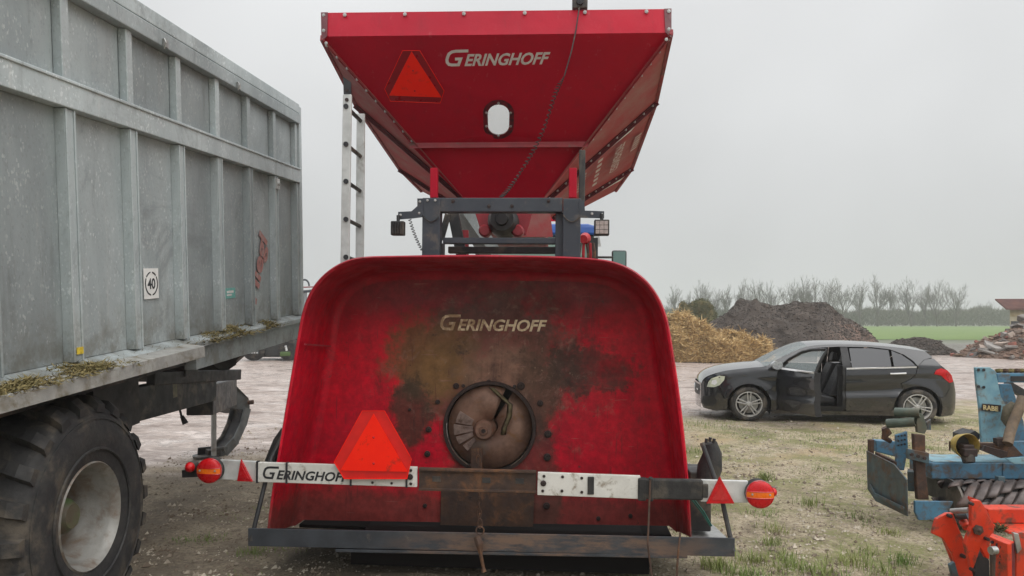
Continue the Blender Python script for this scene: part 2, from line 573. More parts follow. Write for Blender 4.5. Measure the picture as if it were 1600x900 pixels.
# ------------------------------------------------------------------ galvanised push-off trailer on the left
def galv(name, k=1.0):
    t = NT(name)
    c = t.mix(t.ramp(t.noise(2.2, 6, 0.65, vec=t.mapping((1, 1, 0.35))), 0.3, 0.7), mx((0.335, 0.372, 0.378), k), mx((0.25, 0.282, 0.29), k))
    vor = t.voro(105, vec=t.mapping((1, 1, 0.6)), out=1)
    sep = t.t.nodes.new('ShaderNodeSeparateColor'); t.L(vor, sep.inputs[0])
    c = t.mix(t.math('MULTIPLY', t.math('MULTIPLY', t.ramp(sep.outputs[0], 0.8, 0.99), t.ramp(t.noise(6, 6, 0.7), 0.42, 0.62)), 0.5), c, mx((0.58, 0.61, 0.61), k))
    c = t.mix(t.math('MULTIPLY', t.ramp(sep.outputs[1], 0.85, 1.0), 0.25), c, mx((0.17, 0.18, 0.18), k))
    streak = t.noise(9, 5, 0.7, vec=t.mapping((2.2, 2.2, 0.12)))
    c = t.mix(t.ramp(streak, 0.56, 0.74, 0, 0.55), c, mx((0.36, 0.375, 0.37), k))
    c = t.mix(t.ramp(t.noise(3.5, 7, 0.7, vec=t.mapping((1.4, 1.4, 0.2))), 0.56, 0.75, 0, 0.5), c, (0.13, 0.137, 0.13))
    splash = t.math('MULTIPLY', t.ramp(t.xyz()[2], 0.45, 0.0), t.ramp(t.noise(5, 7, 0.7), 0.4, 0.65, 0.1, 0.7))
    c = t.mix(splash, c, (0.15, 0.14, 0.11))
    # every sheet has weathered differently
    oi = t.t.nodes.new('ShaderNodeObjectInfo')
    vm = t.t.nodes.new('ShaderNodeVectorMath'); vm.operation = 'SCALE'
    t.L(c, vm.inputs[0]); t.L(t.ramp(oi.outputs['Random'], 0, 1, 0.78, 1.12), vm.inputs['Scale'])
    c = vm.outputs[0]
    cl = t.noise(1.3, 8, 0.75, dist=0.8)
    c = t.mix(t.ramp(cl, 0.52, 0.68, 0, 0.5), c, (0.16, 0.175, 0.178))
    rn = t.noise(3.3, 8, 0.75, vec=t.mapping((3, 3, 0.3)))
    c = t.mix(t.ramp(rn, 0.66, 0.76, 0, 0.5), c, (0.2, 0.13, 0.08))
    t.bump(t.noise(30, 4), 0.12, 0.01)
    return t.done(c, t.ramp(t.noise(4), 0.3, 0.7, 0.42, 0.62), 0.18, 0.4)

M_['galv'] = galv('galvanised_sheet', 1.12)
M_['galv2'] = galv('galvanised_section', 1.32)
M_['chassis'] = pmat('chassis_grey_paint', (0.03, 0.032, 0.034), (0.02, 0.022, 0.023), 4, 0.55, dirt=(0.13, 0.11, 0.09), dirt_amt=0.4, dscale=4)
M_['hitch'] = pmat('galvanised_drawbar', (0.15, 0.16, 0.16), (0.09, 0.097, 0.097), 5, 0.5, 0.15, dirt=(0.1, 0.08, 0.06), dirt_amt=0.3)
M_['rim'] = pmat('silver_wheel_rim', (0.27, 0.265, 0.245), (0.19, 0.185, 0.17), 7, 0.5, 0.15, dirt=(0.15, 0.11, 0.08), dirt_amt=0.6, dscale=6)
M_['plank'] = pmat('dusty_mudguard_sheet', (0.37, 0.37, 0.35), (0.27, 0.27, 0.255), 6, 0.6, 0.1, dirt=(0.16, 0.14, 0.1), dirt_amt=0.42, dscale=5)
M_['clip'] = pmat('dried_clippings', (0.23, 0.18, 0.075), (0.13, 0.11, 0.04), 30, 0.9, lo=0.4, hi=0.6)

u_ = Vector((0.043, 1, 0.078)).normalized()
x_ = u_.cross(Vector((0, 0, 1))).normalized()
z_ = x_.cross(u_)
T_ORG = seen(461, 491, 8.15)
TM = axes(T_ORG, x_, u_, z_) @ Matrix.Rotation(R(0.7), 4, 'Y')
trailer = thing('push_off_trailer', 'tall galvanised grey push-off trailer with a 40 disc parked at left', 'trailer', TM)
PITCH, NB = 0.643, 9
TOP, TRB, MH, ML = 2.27, 2.06, 1.585, 1.43
def t_post_y(i):
    return -0.045 - PITCH * i
def make_trailer():
    P = trailer
    post_lo = MB().span((0.0, -0.045, 0.0), (0.062, 0.045, ML - 0.003))
    # open channel edges on the post face
    post_lo.span((0.062, -0.045, 0.0), (0.07, -0.03, ML - 0.003)).span((0.062, 0.03, 0.0), (0.07, 0.045, ML - 0.003))
    a = post_lo.build('post', M_['galv2'], P, bevel=0.004)
    post_hi = MB().span((0.0, -0.035, MH + 0.003), (0.055, 0.035, TRB - 0.003))
    b = post_hi.build('post', M_['galv2'], P, bevel=0.004)
    for i in range(NB + 1):
        y = t_post_y(i)
        if i == 0:
            a.location.y = y; b.location.y = y
        else:
            put(a, P, (0, y, 0)); put(b, P, (0, y, 0))
    w = PITCH - 0.09 - 0.004
    # sheets are dished a little, no two quite the same
    for i in range(NB):
        y0, y1 = t_post_y(i + 1) + 0.047, t_post_y(i) - 0.047
        for (z0, z1) in ((0.0, ML), (MH, TRB)):
            rows = []
            k = 8
            for q in range(k + 1):
                row = []
                for s in range(k + 1):
                    uu, ww = q / k, s / k
                    d = 0.006 * math.sin(math.pi * uu) * math.sin(math.pi * ww) * (1.2 + mnoise.noise(Vector((i * 1.7, z0 * 3, 0)))) + 0.003 * mnoise.noise(Vector((uu * 3 + i * 5, ww * 3, z0)))
                    row.append((0.004 + d, y0 + (y1 - y0) * uu, z0 + 0.003 + (z1 - z0 - 0.006) * ww))
                rows.append(row)
            MB().loft(rows).build('panel', M_['galv'], P, smooth=True)
    y0, y1 = t_post_y(NB) - 0.05, 0.0
    MB().span((0, y0, ML), (0.082, y1, MH)).span((0.082, y0, MH - 0.02), (0.092, y1, MH)).build('middle_rail', M_['galv2'], P, bevel=0.006)
    MB().span((0, y0, TRB), (0.085, y1, TRB + 0.105)).build('top_rail', M_['galv2'], P, bevel=0.006)
    MB().span((0.0, y0, TRB + 0.112), (0.078, y1, TOP)).build('top_rail', M_['galv2'], P, bevel=0.006)
    # inner wall so that the box is solid, with the front wall and the other side
    MB().span((-0.05, y0, -0.05), (-0.002, y1, TOP - 0.02)).build('inner_wall', M_['galv'], P)
    MB().span((-2.5, y0, -0.05), (-2.45, y1, TOP)).build('far_wall', M_['galv'], P)
    MB().span((-2.45, -0.06, -0.05), (-0.05, -0.01, TOP - 0.05)).build('front_wall', M_['galv'], P)
    MB().span((-2.45, y0, -0.1), (-0.05, y1 - 0.06, -0.052)).build('floor', M_['chassis'], P)
    # front corner posts
    MB().span((-0.02, 0.004, -0.14), (0.075, 0.075, TOP - 0.02)).build('corner_post', M_['galv2'], P, bevel=0.006)
    MB().span((-0.02, 0.085, 1.3), (0.05, 0.12, TOP - 0.05)).build('corner_strip', M_['steel'], P, bevel=0.004)
    # bottom ledge and side beam
    MB().prism([(0.0, y0, 0.0), (0.12, y0, -0.03), (0.12, y0, -0.075), (0.0, y0, -0.075)], (0, y1 - y0, 0)).build('bottom_ledge', M_['galv2'], P, bevel=0.004)
    MB().span((-0.04, -2.45, -0.26), (0.055, y1, -0.078)).build('side_beam', M_['galv'], P, bevel=0.004)
    MB().span((-0.12, y0, -0.22), (-0.02, -2.46, -0.078)).build('side_beam', M_['black'], P, bevel=0.004)
    # hooks and small plates on the rails
    hk = MB().span((0.086, -0.03, 0), (0.1, 0.03, 0.05)).tube([(0.1, -0.03, 0.05), (0.115, -0.035, 0.02), (0.1, -0.035, -0.02)], 0.006, 6)
    h0 = hk.build('tarp_hook', M_['steel'], P)
    h0.location = (0, t_post_y(6) - 0.2, TRB)
    for y in (t_post_y(4) - 0.25, t_post_y(2) - 0.3, t_post_y(7) - 0.3):
        put(h0, P, (0, y, TRB))
    MB().span((0.07, t_post_y(1) - 0.04, 1.3), (0.085, t_post_y(1) + 0.04, 1.4)).lathe([(0, 0.02), (0.02, 0.02)], (0.085, t_post_y(1), 1.35), (1, 0, 0), 10).build('latch_plate', M_['alu'], P)
    MB().span((0.072, t_post_y(6) - 0.03, 0.045), (0.075, t_post_y(6) + 0.03, 0.085)).build('sticker', pmat('yellow_sticker', (0.7, 0.52, 0.05), (0.5, 0.36, 0.03), 60, 0.5), P)
    # speed disc on the fourth sheet
    def flat(px, py, x):
        return on_x(TM, px, py, x)
    c = flat(237, 443, 0.02)
    sz_y, sz_z = 0.095, 0.105
    sgn = MB().span((0.014, c.y - sz_y, c.z - sz_z), (0.018, c.y + sz_y, c.z + sz_z)).build('speed_sticker', pmat('white_sticker', (0.78, 0.78, 0.76), (0.7, 0.7, 0.68), 10, 0.45), P)
    ring = MB()
    for k in range(40):
        if k in (9, 10, 29, 30, 4, 16): continue
        a0, a1 = 2 * math.pi * k / 40, 2 * math.pi * (k + 1) / 40
        q = [(0.0205, c.y + r * math.cos(a), c.z + r * math.sin(a)) for r, a in ((0.074, a0), (0.083, a0), (0.083, a1), (0.074, a1))]
        ring.prism(q, (-0.002, 0, 0))
    ring.build('ring', M_['ink'], sgn)
    text_on('40', c + Vector((-0.001, 0, -0.035)), (0, 1, 0), (0, 0, 1), 0.1, M_['ink'], sgn, 'numerals', center=True, bold=0.03)
    tl = pmat('teal_sticker', (0.08, 0.3, 0.27), (0.2, 0.42, 0.38), 90, 0.5)
    c = flat(361, 458, 0.02)
    st = MB().span((0.012, c.y - 0.1, c.z - 0.045), (0.0155, c.y + 0.1, c.z + 0.045)).build('sticker', tl, P)
    MB().span((0.0152, c.y - 0.075, c.z + 0.002), (0.0172, c.y + 0.06, c.z + 0.022)).span((0.0152, c.y - 0.075, c.z - 0.022), (0.0172, c.y + 0.02, c.z - 0.008)).build('print', M_['decal'], st)
    # faded red maker lettering that climbs the sheet
    c = flat(400, 476, 0.02)
    d = (flat(418, 374, 0.02) - c)
    L = d.length
    d.normalize()
    fr = NT('faded_red_lettering')
    fm = fr.done(fr.mix(fr.ramp(fr.noise(14, 6, 0.7), 0.48, 0.7), (0.36, 0.16, 0.145), (0.33, 0.26, 0.25)), 0.6)
    side = d.cross(Vector((1, 0, 0))) * -1
    text_on('Fliegl', c + Vector((0.0, 0, 0.0)), d, Vector((1, 0, 0)).cross(d), L * 0.42, fm, P, 'lettering', fit=L * 0.98, bold=0.035)

    # mudguard sheet above the wheels, wide, dusty
    mg = MB()
    e0, e1 = -2.72, y0
    mg.prism([(0.125, e0, -0.025), (0.25, e0, -0.04), (0.253, e0, -0.122), (0.236, e0, -0.122), (0.233, e0, -0.058), (0.125, e0, -0.05)], (0, e1 - e0, 0))
    mg.build('mudguard', M_['plank'], P, bevel=0.003)
    MB().beam((0.05, e0 - 0.2, -0.11), (0.23, e0 - 0.2, -0.10), 0.05, 0.05).build('mudguard_bracket', M_['chassis'], P)
    put(bpy.data.objects['mudguard_bracket'], P, (0, -1.6, 0))
    # dark hanging flap and frame behind the guard
    MB().span((-0.25, t_post_y(5) - 0.1, -0.6), (-0.2, t_post_y(4) - 0.2, -0.26)).build('underbody_plate', M_['black'], P)

# dark running gear and drawbar stand in the world frame of the ground, not of the tilted box
def wl(p):
    return TM.inverted() @ Vector(p)
def make_running_gear():
    P = trailer
    b = MB()
    b.beam(wl((-3.28, 3.0, 1.07)), wl(seen(330, 604, 8.0)), 0.12, 0.30)
    b.build('chassis_beam', M_['chassis'], P, bevel=0.01)
    c = b.__class__()
    c.beam(wl((-4.2, 3.0, 1.07)), wl((-4.1, 8.0, 1.07)), 0.12, 0.28)
    c.build('chassis_beam', M_['chassis'], P, bevel=0.01)
    MB().span((-0.004, 0, -0.07), (0.004, 0.11, 0.07)).build('type_plate', pmat('faded_plate', (0.22, 0.2, 0.13), (0.16, 0.15, 0.1), 20, 0.6), P).location = wl((-3.205, 6.95, 1.13))
    # stepped dark mass of subframe, cylinders and cross members under the floor
    s = MB()
    pts = [seen(222, 590, 6.4), seen(300, 560, 7.2), seen(345, 545, 8.0), seen(372, 572, 8.2), seen(335, 605, 8.1), seen(290, 600, 7.3), seen(232, 590, 6.5)]
    s.beam(wl(seen(345, 560, 8.4)), wl(seen(345, 560, 8.4) + Vector((-1.3, 0, 0))), 0.25, 0.5)
    s.build('cross_member', M_['black'], P, bevel=0.01)
    s = MB()
    s.beam(wl(seen(300, 565, 7.3)), wl(seen(300, 565, 7.3) + Vector((-1.2, 0, 0))), 0.3, 0.26)
    s.build('cross_member', M_['black'], P, bevel=0.01)
    s = MB().beam(wl(seen(235, 592, 6.6)), wl(seen(372, 585, 8.6)), 0.08, 0.12).beam(wl(seen(320, 590, 8.4)), wl(seen(372, 545, 8.3)), 0.12, 0.2)
    s.build('subframe', M_['black'], P, bevel=0.01)
    # galvanised corner bracket under the front of the box
    q = [seen(345, 540, 8.2), seen(371, 536, 8.2), seen(370, 570, 8.2), seen(358, 578, 8.2), seen(344, 566, 8.2)]
    MB().prism([wl(p) for p in q], (-0.12, 0.0, 0)).build('front_bracket', M_['hitch'], P, bevel=0.008)
    # rounded drawbar head
    q = [seen(345, 592, 10.0), seen(358, 591, 10.0), seen(389, 622, 10.3), seen(391, 636, 10.3), seen(388, 646, 10.3), seen(372, 641, 10.2), seen(340, 634, 10.0), seen(330, 612, 9.9)]
    MB().prism([wl(p) for p in q], wl((-0.34, 0, 0)) - wl((0, 0, 0))).build('drawbar_head', M_['hitch'], P, bevel=0.025)
    MB().tube([wl(seen(388, 629, 10.25)), wl(seen(396, 628, 10.25))], 0.03, 8).build('pin', M_['rust'], P)
    MB().beam(wl(seen(312, 625, 8.6)), wl(seen(352, 612, 9.9)), 0.3, 0.36).build('drawbar', M_['black'], P, bevel=0.015)
    MB().beam(wl(seen(315, 632, 8.9)), wl(seen(347, 600, 9.4)), 0.03, 0.03).beam(wl(seen(340, 602, 9.4)), wl(seen(356, 620, 9.4)), 0.03, 0.02).build('diagonal_brace', M_['chassis'], P)
    # curved swan-neck arm that reaches the ground, made of two side cheeks and a web
    line = [seen(376, 640, 10.2), seen(370, 662, 10.15), seen(358, 688, 10.0), seen(342, 712, 9.85), seen(322, 728, 9.75)]
    line = [Vector((p.x, p.y, max(p.z, 0.05))) for p in line]
    for dx, w in ((0.09, 0.02), (-0.09, 0.02)):
        m = MB()
        for a, c2 in zip(line[:-1], line[1:]):
            dd = (c2 - a).normalized() * 0.02
            m.beam(wl(a + Vector((dx, 0, 0)) - dd), wl(c2 + Vector((dx, 0, 0)) + dd), w, 0.14, up=wl((0, -0.3, 1)) - wl((0, 0, 0)))
        m.build('swan_neck_cheek', M_['chassis'] if dx < 0 else M_['hitch'], P)
    m = MB()
    for a, c2 in zip(line[:-1], line[1:]):
        m.beam(wl(a), wl(c2), 0.15, 0.09)
    m.build('swan_neck', M_['black'], P)
    MB().lathe([(0, 0.0), (0, 0.16), (0.03, 0.17), (0.04, 0.0)], wl((line[-1].x, line[-1].y, -0.01)), wl((0, 0, 1)) - wl((0, 0, 0)), 16).build('foot_plate', M_['chassis'], P)
    a, c2 = seen(334, 636, 9.7), seen(334, 716, 9.7)
    MB().tube([wl(a), wl(c2)], 0.035, 10).tube([wl(a), wl(a - Vector((0, 0, 0.05)))], 0.07, 10).build('jack_rod', M_['steel'], P)
    pts = [wl(seen(278, 628, 7.7)), wl(seen(281, 640, 7.7)), wl(seen(284, 652, 7.7))]
    cb = MB().tube(pts, 0.012, 6).build('cable', M_['black'], P)
    MB().tube([wl(seen(284, 650, 7.7)), wl(seen(290, 662, 7.7))], [0.02, 0.032], 8).build('plug', M_['black'], cb)
    MB().span((-2.4, -3.95, 0.0), (-0.3, -3.83, 0.12)).build('axle', M_['chassis'], P).location = (0, 0, wl((-3, 4.26, 0.62)).z)

def make_trailer_wheel():
    P = trailer
    RAD, WID = 0.69, 0.66
    cx, cy, cz = -2.41 - WID / 2, 4.26, RAD - 0.02
    c = wl((cx, cy, cz))
    ax = wl((1, 0, 0)) - wl((0, 0, 0))
    w = bpy.data.objects.new('wheel', None)
    COL.objects.link(w); w.parent = P
    w.matrix_local = TM.inverted() @ Matrix.Translation((cx, cy, cz))
    h = WID / 2
    prof = [(h - 0.06, 0.285), (h - 0.012, 0.315), (h, 0.36), (h + 0.014, 0.44), (h + 0.012, 0.51), (h - 0.006, 0.575), (h - 0.028, 0.618), (h - 0.075, 0.645), (0.12, 0.658), (0, 0.661)]
    prof = prof + [(-a, b) for a, b in prof[-2::-1]]
    ty = MB().lathe(prof, (0, 0, 0), (1, 0, 0), 72).build('tyre', M_['rubber'], w, smooth=40)
    # raised ribs on the sidewall
    MB().lathe([(h + 0.009, 0.375), (h + 0.018, 0.38), (h + 0.018, 0.392), (h + 0.009, 0.396)], (0, 0, 0), (1, 0, 0), 64).lathe([(h - 0.008, 0.553), (h + 0.006, 0.556), (h + 0.002, 0.568), (h - 0.012, 0.57)], (0, 0, 0), (1, 0, 0), 64).build('sidewall_rib', M_['rubber'], ty, smooth=40)
    # chevron lugs: a curved bar from the middle of the tread out over each shoulder
    n = 22
    for sd in (1, -1):
        for k in range(n):
            a0 = 2 * math.pi * (k + (0.5 if sd < 0 else 0)) / n
            m = MB()
            rows = []
            for q in range(7):
                s = q / 6
                x = sd * (0.0 + 0.325 * s)
                lead = -0.16 * (1 - s) ** 1.4
                rr = 0.652 if s < 0.75 else 0.652 - 0.045 * ((s - 0.75) / 0.25) ** 1.6
                wd = 0.055 + 0.02 * s
                top = 0.046 - 0.012 * max(0, s - 0.8) * 5
                ring = []
                for da, dr in ((-wd, -0.01), (-wd * 0.72, top), (wd * 0.72, top), (wd, -0.01)):
                    an = a0 + lead + da
                    ring.append((x, (rr + dr) * math.cos(an), (rr + dr) * math.sin(an)))
                rows.append(ring)
            m.loft(rows, close=True)
            m.add(rows[-1], [(0, 1, 2, 3)])
            m.build('tread_lug', M_['rubber'], ty)
    rim = MB().lathe([(h - 0.02, 0.318), (h - 0.005, 0.305), (h - 0.03, 0.288), (h - 0.06, 0.275), (h - 0.13, 0.268), (h - 0.17, 0.25), (h - 0.20, 0.244), (h - 0.215, 0.236), (h - 0.30, 0.232), (h - 0.315, 0.22), (h - 0.325, 0.16), (h - 0.31, 0.12), (h - 0.31, 0.0)], (0, 0, 0), (1, 0, 0), 56).build('rim', M_['rim'], w, smooth=30)
    MB().lathe([(h - 0.33, 0.125), (h - 0.24, 0.115), (h - 0.16, 0.10), (h - 0.12, 0.07), (h - 0.12, 0.0)], (0, 0, 0), (1, 0, 0), 24).build('hub', pmat('green_hub_paint', (0.07, 0.12, 0.04), (0.09, 0.075, 0.05), 7, 0.6, dirt=(0.12, 0.08, 0.05), dirt_amt=0.5), w, smooth=30)
    for k in range(8):
        a = 2 * math.pi * k / 8
        MB().lathe([(h - 0.33, 0.016), (h - 0.28, 0.016), (h - 0.28, 0.0)], (0, 0.165 * math.cos(a), 0.165 * math.sin(a)), (1, 0, 0), 6).build('wheel_nut', M_['rust'], rim)

def make_clippings():
    """chopped grass that lies on the ledge and the mudguard"""
    rnd = random.Random(5)
    m = MB()
    def blade(p, l, up):
        a = rnd.uniform(0, 2 * math.pi)
        d = Vector((math.cos(a), math.sin(a), rnd.uniform(-0.4, up)))
        d.normalize()
        sdir = d.cross(Vector((rnd.uniform(-1, 1), rnd.uniform(-1, 1), 1))).normalized() * rnd.uniform(0.002, 0.0045)
        mid = p + d * l * 0.5 + Vector((0, 0, -0.01))
        m.add([p - sdir, p + sdir, mid + sdir, mid - sdir, p + d * l], [(0, 1, 2, 3), (3, 2, 4)])
    def pile(y0, y1, x0, x1, zf, n, hgt):
        for _ in range(n):
            y = rnd.uniform(y0, y1); x = rnd.uniform(x0, x1)
            k = max(0.0, 0.35 + 0.9 * mnoise.noise(Vector((y * 3.1, x * 4, 3))))
            if rnd.random() > k + 0.15: continue
            blade(Vector((x, y, zf(x) + rnd.uniform(0, hgt) * k)), rnd.uniform(0.03, 0.085), 0.5)
    led = lambda x: -0.02 - 0.03 * x / 0.12
    mud = lambda x: -0.022 - 0.018 * (x - 0.125) / 0.125
    pile(t_post_y(9), t_post_y(5), 0.03, 0.13, led, 4200, 0.04)
    pile(t_post_y(9), t_post_y(6) + 0.3, 0.125, 0.25, mud, 5200, 0.035)
    pile(t_post_y(5), t_post_y(3), 0.02, 0.12, led, 900, 0.04)
    pile(t_post_y(3) - 0.35, t_post_y(2) - 0.15, 0.0, 0.15, led, 2600, 0.10)
    pile(t_post_y(2) - 0.1, t_post_y(1) - 0.1, 0.0, 0.13, led, 1100, 0.09)
    pile(t_post_y(2) + 0.15, t_post_y(1) + 0.1, 0.0, 0.13, led, 800, 0.07)
    o = m.build('grass_clippings', M_['clip'])
    o.matrix_world = TM
    tag(o, 'dry yellowish chopped grass lying on the trailer ledge and mudguard', 'grass clippings', kind='stuff')
# ------------------------------------------------------------------ red grain bagger in the middle
BM = Matrix.Translation((-0.229, 5.0, 0)) @ Matrix.Rotation(R(-4), 4, 'Z') @ Matrix.Rotation(R(0.6), 4, 'Y')
bagger = thing('grain_bagger', 'red grain bagging machine with open hopper and rusty stained tunnel', 'farm machine', BM)

def red_clean(name, dust=0.0):
    t = NT(name)
    c = t.mix(t.ramp(t.noise(1.2, 5, 0.6), 0.3, 0.7), (0.46, 0.0025, 0.022), (0.37, 0.002, 0.019))
    st = t.noise(5, 6, 0.7, vec=t.mapping((1.6, 1.6, 0.15)))
    c = t.mix(t.ramp(st, 0.5, 0.75, 0, 0.35), c, (0.2, 0.01, 0.02))
    rub = t.ramp(t.noise(3.4, 9, 0.8, dist=0.6), 0.58, 0.72, 0, 0.4)
    c = t.mix(rub, c, (0.2, 0.012, 0.02))
    run = t.ramp(t.noise(7, 6, 0.72, vec=t.mapping((2.4, 2.4, 0.16))), 0.6, 0.72, 0, 0.22)
    c = t.mix(run, c, (0.5, 0.2, 0.2))
    d = t.ramp(t.noise(2.4, 7, 0.7), 0.35, 0.75, dust * 0.5, min(1, dust * 1.35))
    c = t.mix(d, c, (0.36, 0.21, 0.19))
    t.bump(t.math('ADD', t.math('MULTIPLY', t.noise(60, 3), 0.05), t.noise(1.6, 3)), 0.35, 0.06)
    return t.done(c, t.ramp(t.noise(3), 0.3, 0.7, 0.42 + dust * 0.3, 0.54 + dust * 0.3), 0, 0.2, 0.0)

def red_tunnel(name, heavy):
    """red paint of the tunnel: rubbed bare, with rust, tarry grain dust and oil stains where the grain flows"""
    t = NT(name)
    x, y, z = t.xyz()
    w1 = t.math('MULTIPLY', t.math('SUBTRACT', t.noise(2.6, 9, 0.76), 0.5), 2.1)
    w2 = t.math('MULTIPLY', t.math('SUBTRACT', t.noise(5.5, 9, 0.76), 0.5), 1.9)
    c = t.mix(t.ramp(t.noise(1.5, 6, 0.65), 0.3, 0.7), (0.6, 0.003, 0.022), (0.45, 0.002, 0.02))
    dull = t.ramp(t.math('ADD', z, t.math('MULTIPLY', w1, 0.35)), 1.55, 2.15, 0, 0.6)      # brownish film and painted shade towards the tunnel roof
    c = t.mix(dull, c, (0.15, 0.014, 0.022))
    if heavy:
        g1 = t.spot(0.02, 1.42, 0.6, 0.6, 0.2, w1)
        c = t.mix(t.math('MULTIPLY', g1, 0.9), c, (0.14, 0.062, 0.048))
        g2 = t.spot(-0.45, 1.50, 0.36, 0.34, 0.28, w2)
        c = t.mix(t.math('MULTIPLY', g2, 0.88), c, (0.17, 0.095, 0.04))
        g2b = t.spot(-0.42, 1.42, 0.2, 0.2, 0.6, w2)
        c = t.mix(t.math('MULTIPLY', g2b, 0.6), c, (0.24, 0.13, 0.045))
        g3 = t.spot(0.10, 1.40, 0.34, 0.22, 0.3, w2)
        c = t.mix(t.math('MULTIPLY', g3, 0.75), c, (0.24, 0.14, 0.095))
        g4 = t.spot(-0.62, 1.08, 0.16, 0.26, 0.25, w2)
        c = t.mix(t.math('MULTIPLY', g4, 0.85), c, (0.052, 0.038, 0.026))
        g5 = t.spot(0.72, 1.43, 0.38, 0.19, 0.14, t.math('MULTIPLY', w2, 1.15))
        c = t.mix(t.math('MULTIPLY', g5, t.ramp(t.noise(3.2, 8, 0.75), 0.35, 0.6, 0.35, 0.85)), c, (0.05, 0.036, 0.028))
        g6 = t.spot(0.36, 1.28, 0.17, 0.4, 0.3, w2)
        c = t.mix(t.math('MULTIPLY', g6, 0.8), c, (0.1, 0.052, 0.035))
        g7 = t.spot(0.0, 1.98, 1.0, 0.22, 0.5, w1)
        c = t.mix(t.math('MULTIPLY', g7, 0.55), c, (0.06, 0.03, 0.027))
        g8 = t.spot(0.12, 0.4, 0.44, 0.85, 0.10, t.math('MULTIPLY', w2, 0.35))
        c = t.mix(t.math('MULTIPLY', g8, 0.72), c, (0.07, 0.036, 0.028))
        sp = t.math('MULTIPLY', t.ramp(t.noise(26, 5, 0.75), 0.6, 0.72), t.spot(0.12, 1.35, 0.55, 0.3, 0.4, w2))
        c = t.mix(t.math('MULTIPLY', sp, 0.8), c, (0.36, 0.25, 0.17))
    if heavy:
        zone = t.spot(0.0, 1.35, 0.85, 0.75, 0.4, w1)
        c = t.mix(t.math('MULTIPLY', zone, t.ramp(t.noise(7, 9, 0.8, dist=0.6), 0.52, 0.66, 0, 0.6)), c, (0.26, 0.16, 0.12))
        c = t.mix(t.math('MULTIPLY', zone, t.ramp(t.noise(4.5, 9, 0.8, dist=0.9), 0.55, 0.66, 0, 0.75)), c, (0.035, 0.024, 0.02))
        drip = t.noise(6, 6, 0.7, vec=t.mapping((2.2, 1, 0.25)))
        c = t.mix(t.math('MULTIPLY', t.spot(0.1, 1.05, 1.0, 0.45, 0.5, w2), t.ramp(drip, 0.56, 0.68, 0, 0.7)), c, (0.06, 0.03, 0.025))
    # slanting scrape marks low down and mud on the edges
    sc_ = t.noise(4.2, 5, 0.65, vec=t.mapping((2.6, 2.6, 0.7), rot=(0, R(-32), 0)))
    low = t.math('MULTIPLY', t.ramp(sc_, 0.6, 0.7), t.ramp(z, 0.95, 0.5))
    c = t.mix(t.math('MULTIPLY', low, 0.75), c, (0.07, 0.025, 0.022))
    mudm = t.math('MULTIPLY', t.ramp(t.math('ADD', z, t.math('MULTIPLY', w2, 0.2)), 0.62, 0.36), 0.7)
    c = t.mix(mudm, c, (0.085, 0.05, 0.036))
    sm = t.ramp(t.noise(1.9, 9, 0.78, dist=0.8), 0.57, 0.66, 0, 0.35)
    c = t.mix(sm, c, (0.1, 0.02, 0.022))
    chips = t.ramp(t.noise(17, 6, 0.75), 0.63, 0.69, 0, 0.85)
    c = t.mix(chips, c, (0.06, 0.03, 0.025))
    smear = t.ramp(t.noise(3.1, 9, 0.78, vec=t.mapping((1.7, 1.7, 0.45), rot=(0, R(12), 0)), dist=0.5), 0.6, 0.66, 0, 0.5)
    c = t.mix(smear, c, (0.085, 0.02, 0.02))
    pale = t.ramp(t.noise(2.2, 9, 0.8, dist=0.7), 0.6, 0.74, 0, 0.35)
    c = t.mix(pale, c, (0.5, 0.13, 0.13))
    scr = t.noise(16, 3, 0.5, vec=t.mapping((5, 5, 0.22), rot=(0, R(-8), 0)))
    c = t.mix(t.ramp(scr, 0.66, 0.7, 0, 0.55), c, (0.09, 0.03, 0.025))
    scr2 = t.noise(14, 3, 0.5, vec=t.mapping((0.25, 4, 5), rot=(0, R(22), 0)))
    c = t.mix(t.ramp(scr2, 0.69, 0.72, 0, 0.5), c, (0.3, 0.16, 0.13))
    t.bump(t.noise(24, 6, 0.7), 0.12, 0.01)
    r = t.ramp(t.noise(4, 5, 0.65), 0.3, 0.7, 0.34, 0.66)
    fine = t.ramp(t.noise(11, 8, 0.78), 0.3, 0.7, 0.72, 1.3)
    vm = t.t.nodes.new('ShaderNodeVectorMath'); vm.operation = 'SCALE'; t.L(c, vm.inputs[0]); t.L(fine, vm.inputs['Scale'])
    return t.done(vm.outputs[0], r, 0, 0.3)

M_['red'] = red_clean('red_hopper_paint')
M_['red_dusty_sheen'] = red_clean('red_hopper_paint_dusty_sheen', 0.62)  # paler copy: dust plus the sky sheen painted into the side walls
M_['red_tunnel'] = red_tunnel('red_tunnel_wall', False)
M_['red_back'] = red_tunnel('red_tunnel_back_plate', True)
M_['red_frame'] = pmat('red_frame_paint', (0.33, 0.03, 0.04), (0.24, 0.02, 0.03), 5, 0.45, dirt=(0.15, 0.09, 0.07), dirt_amt=0.2)

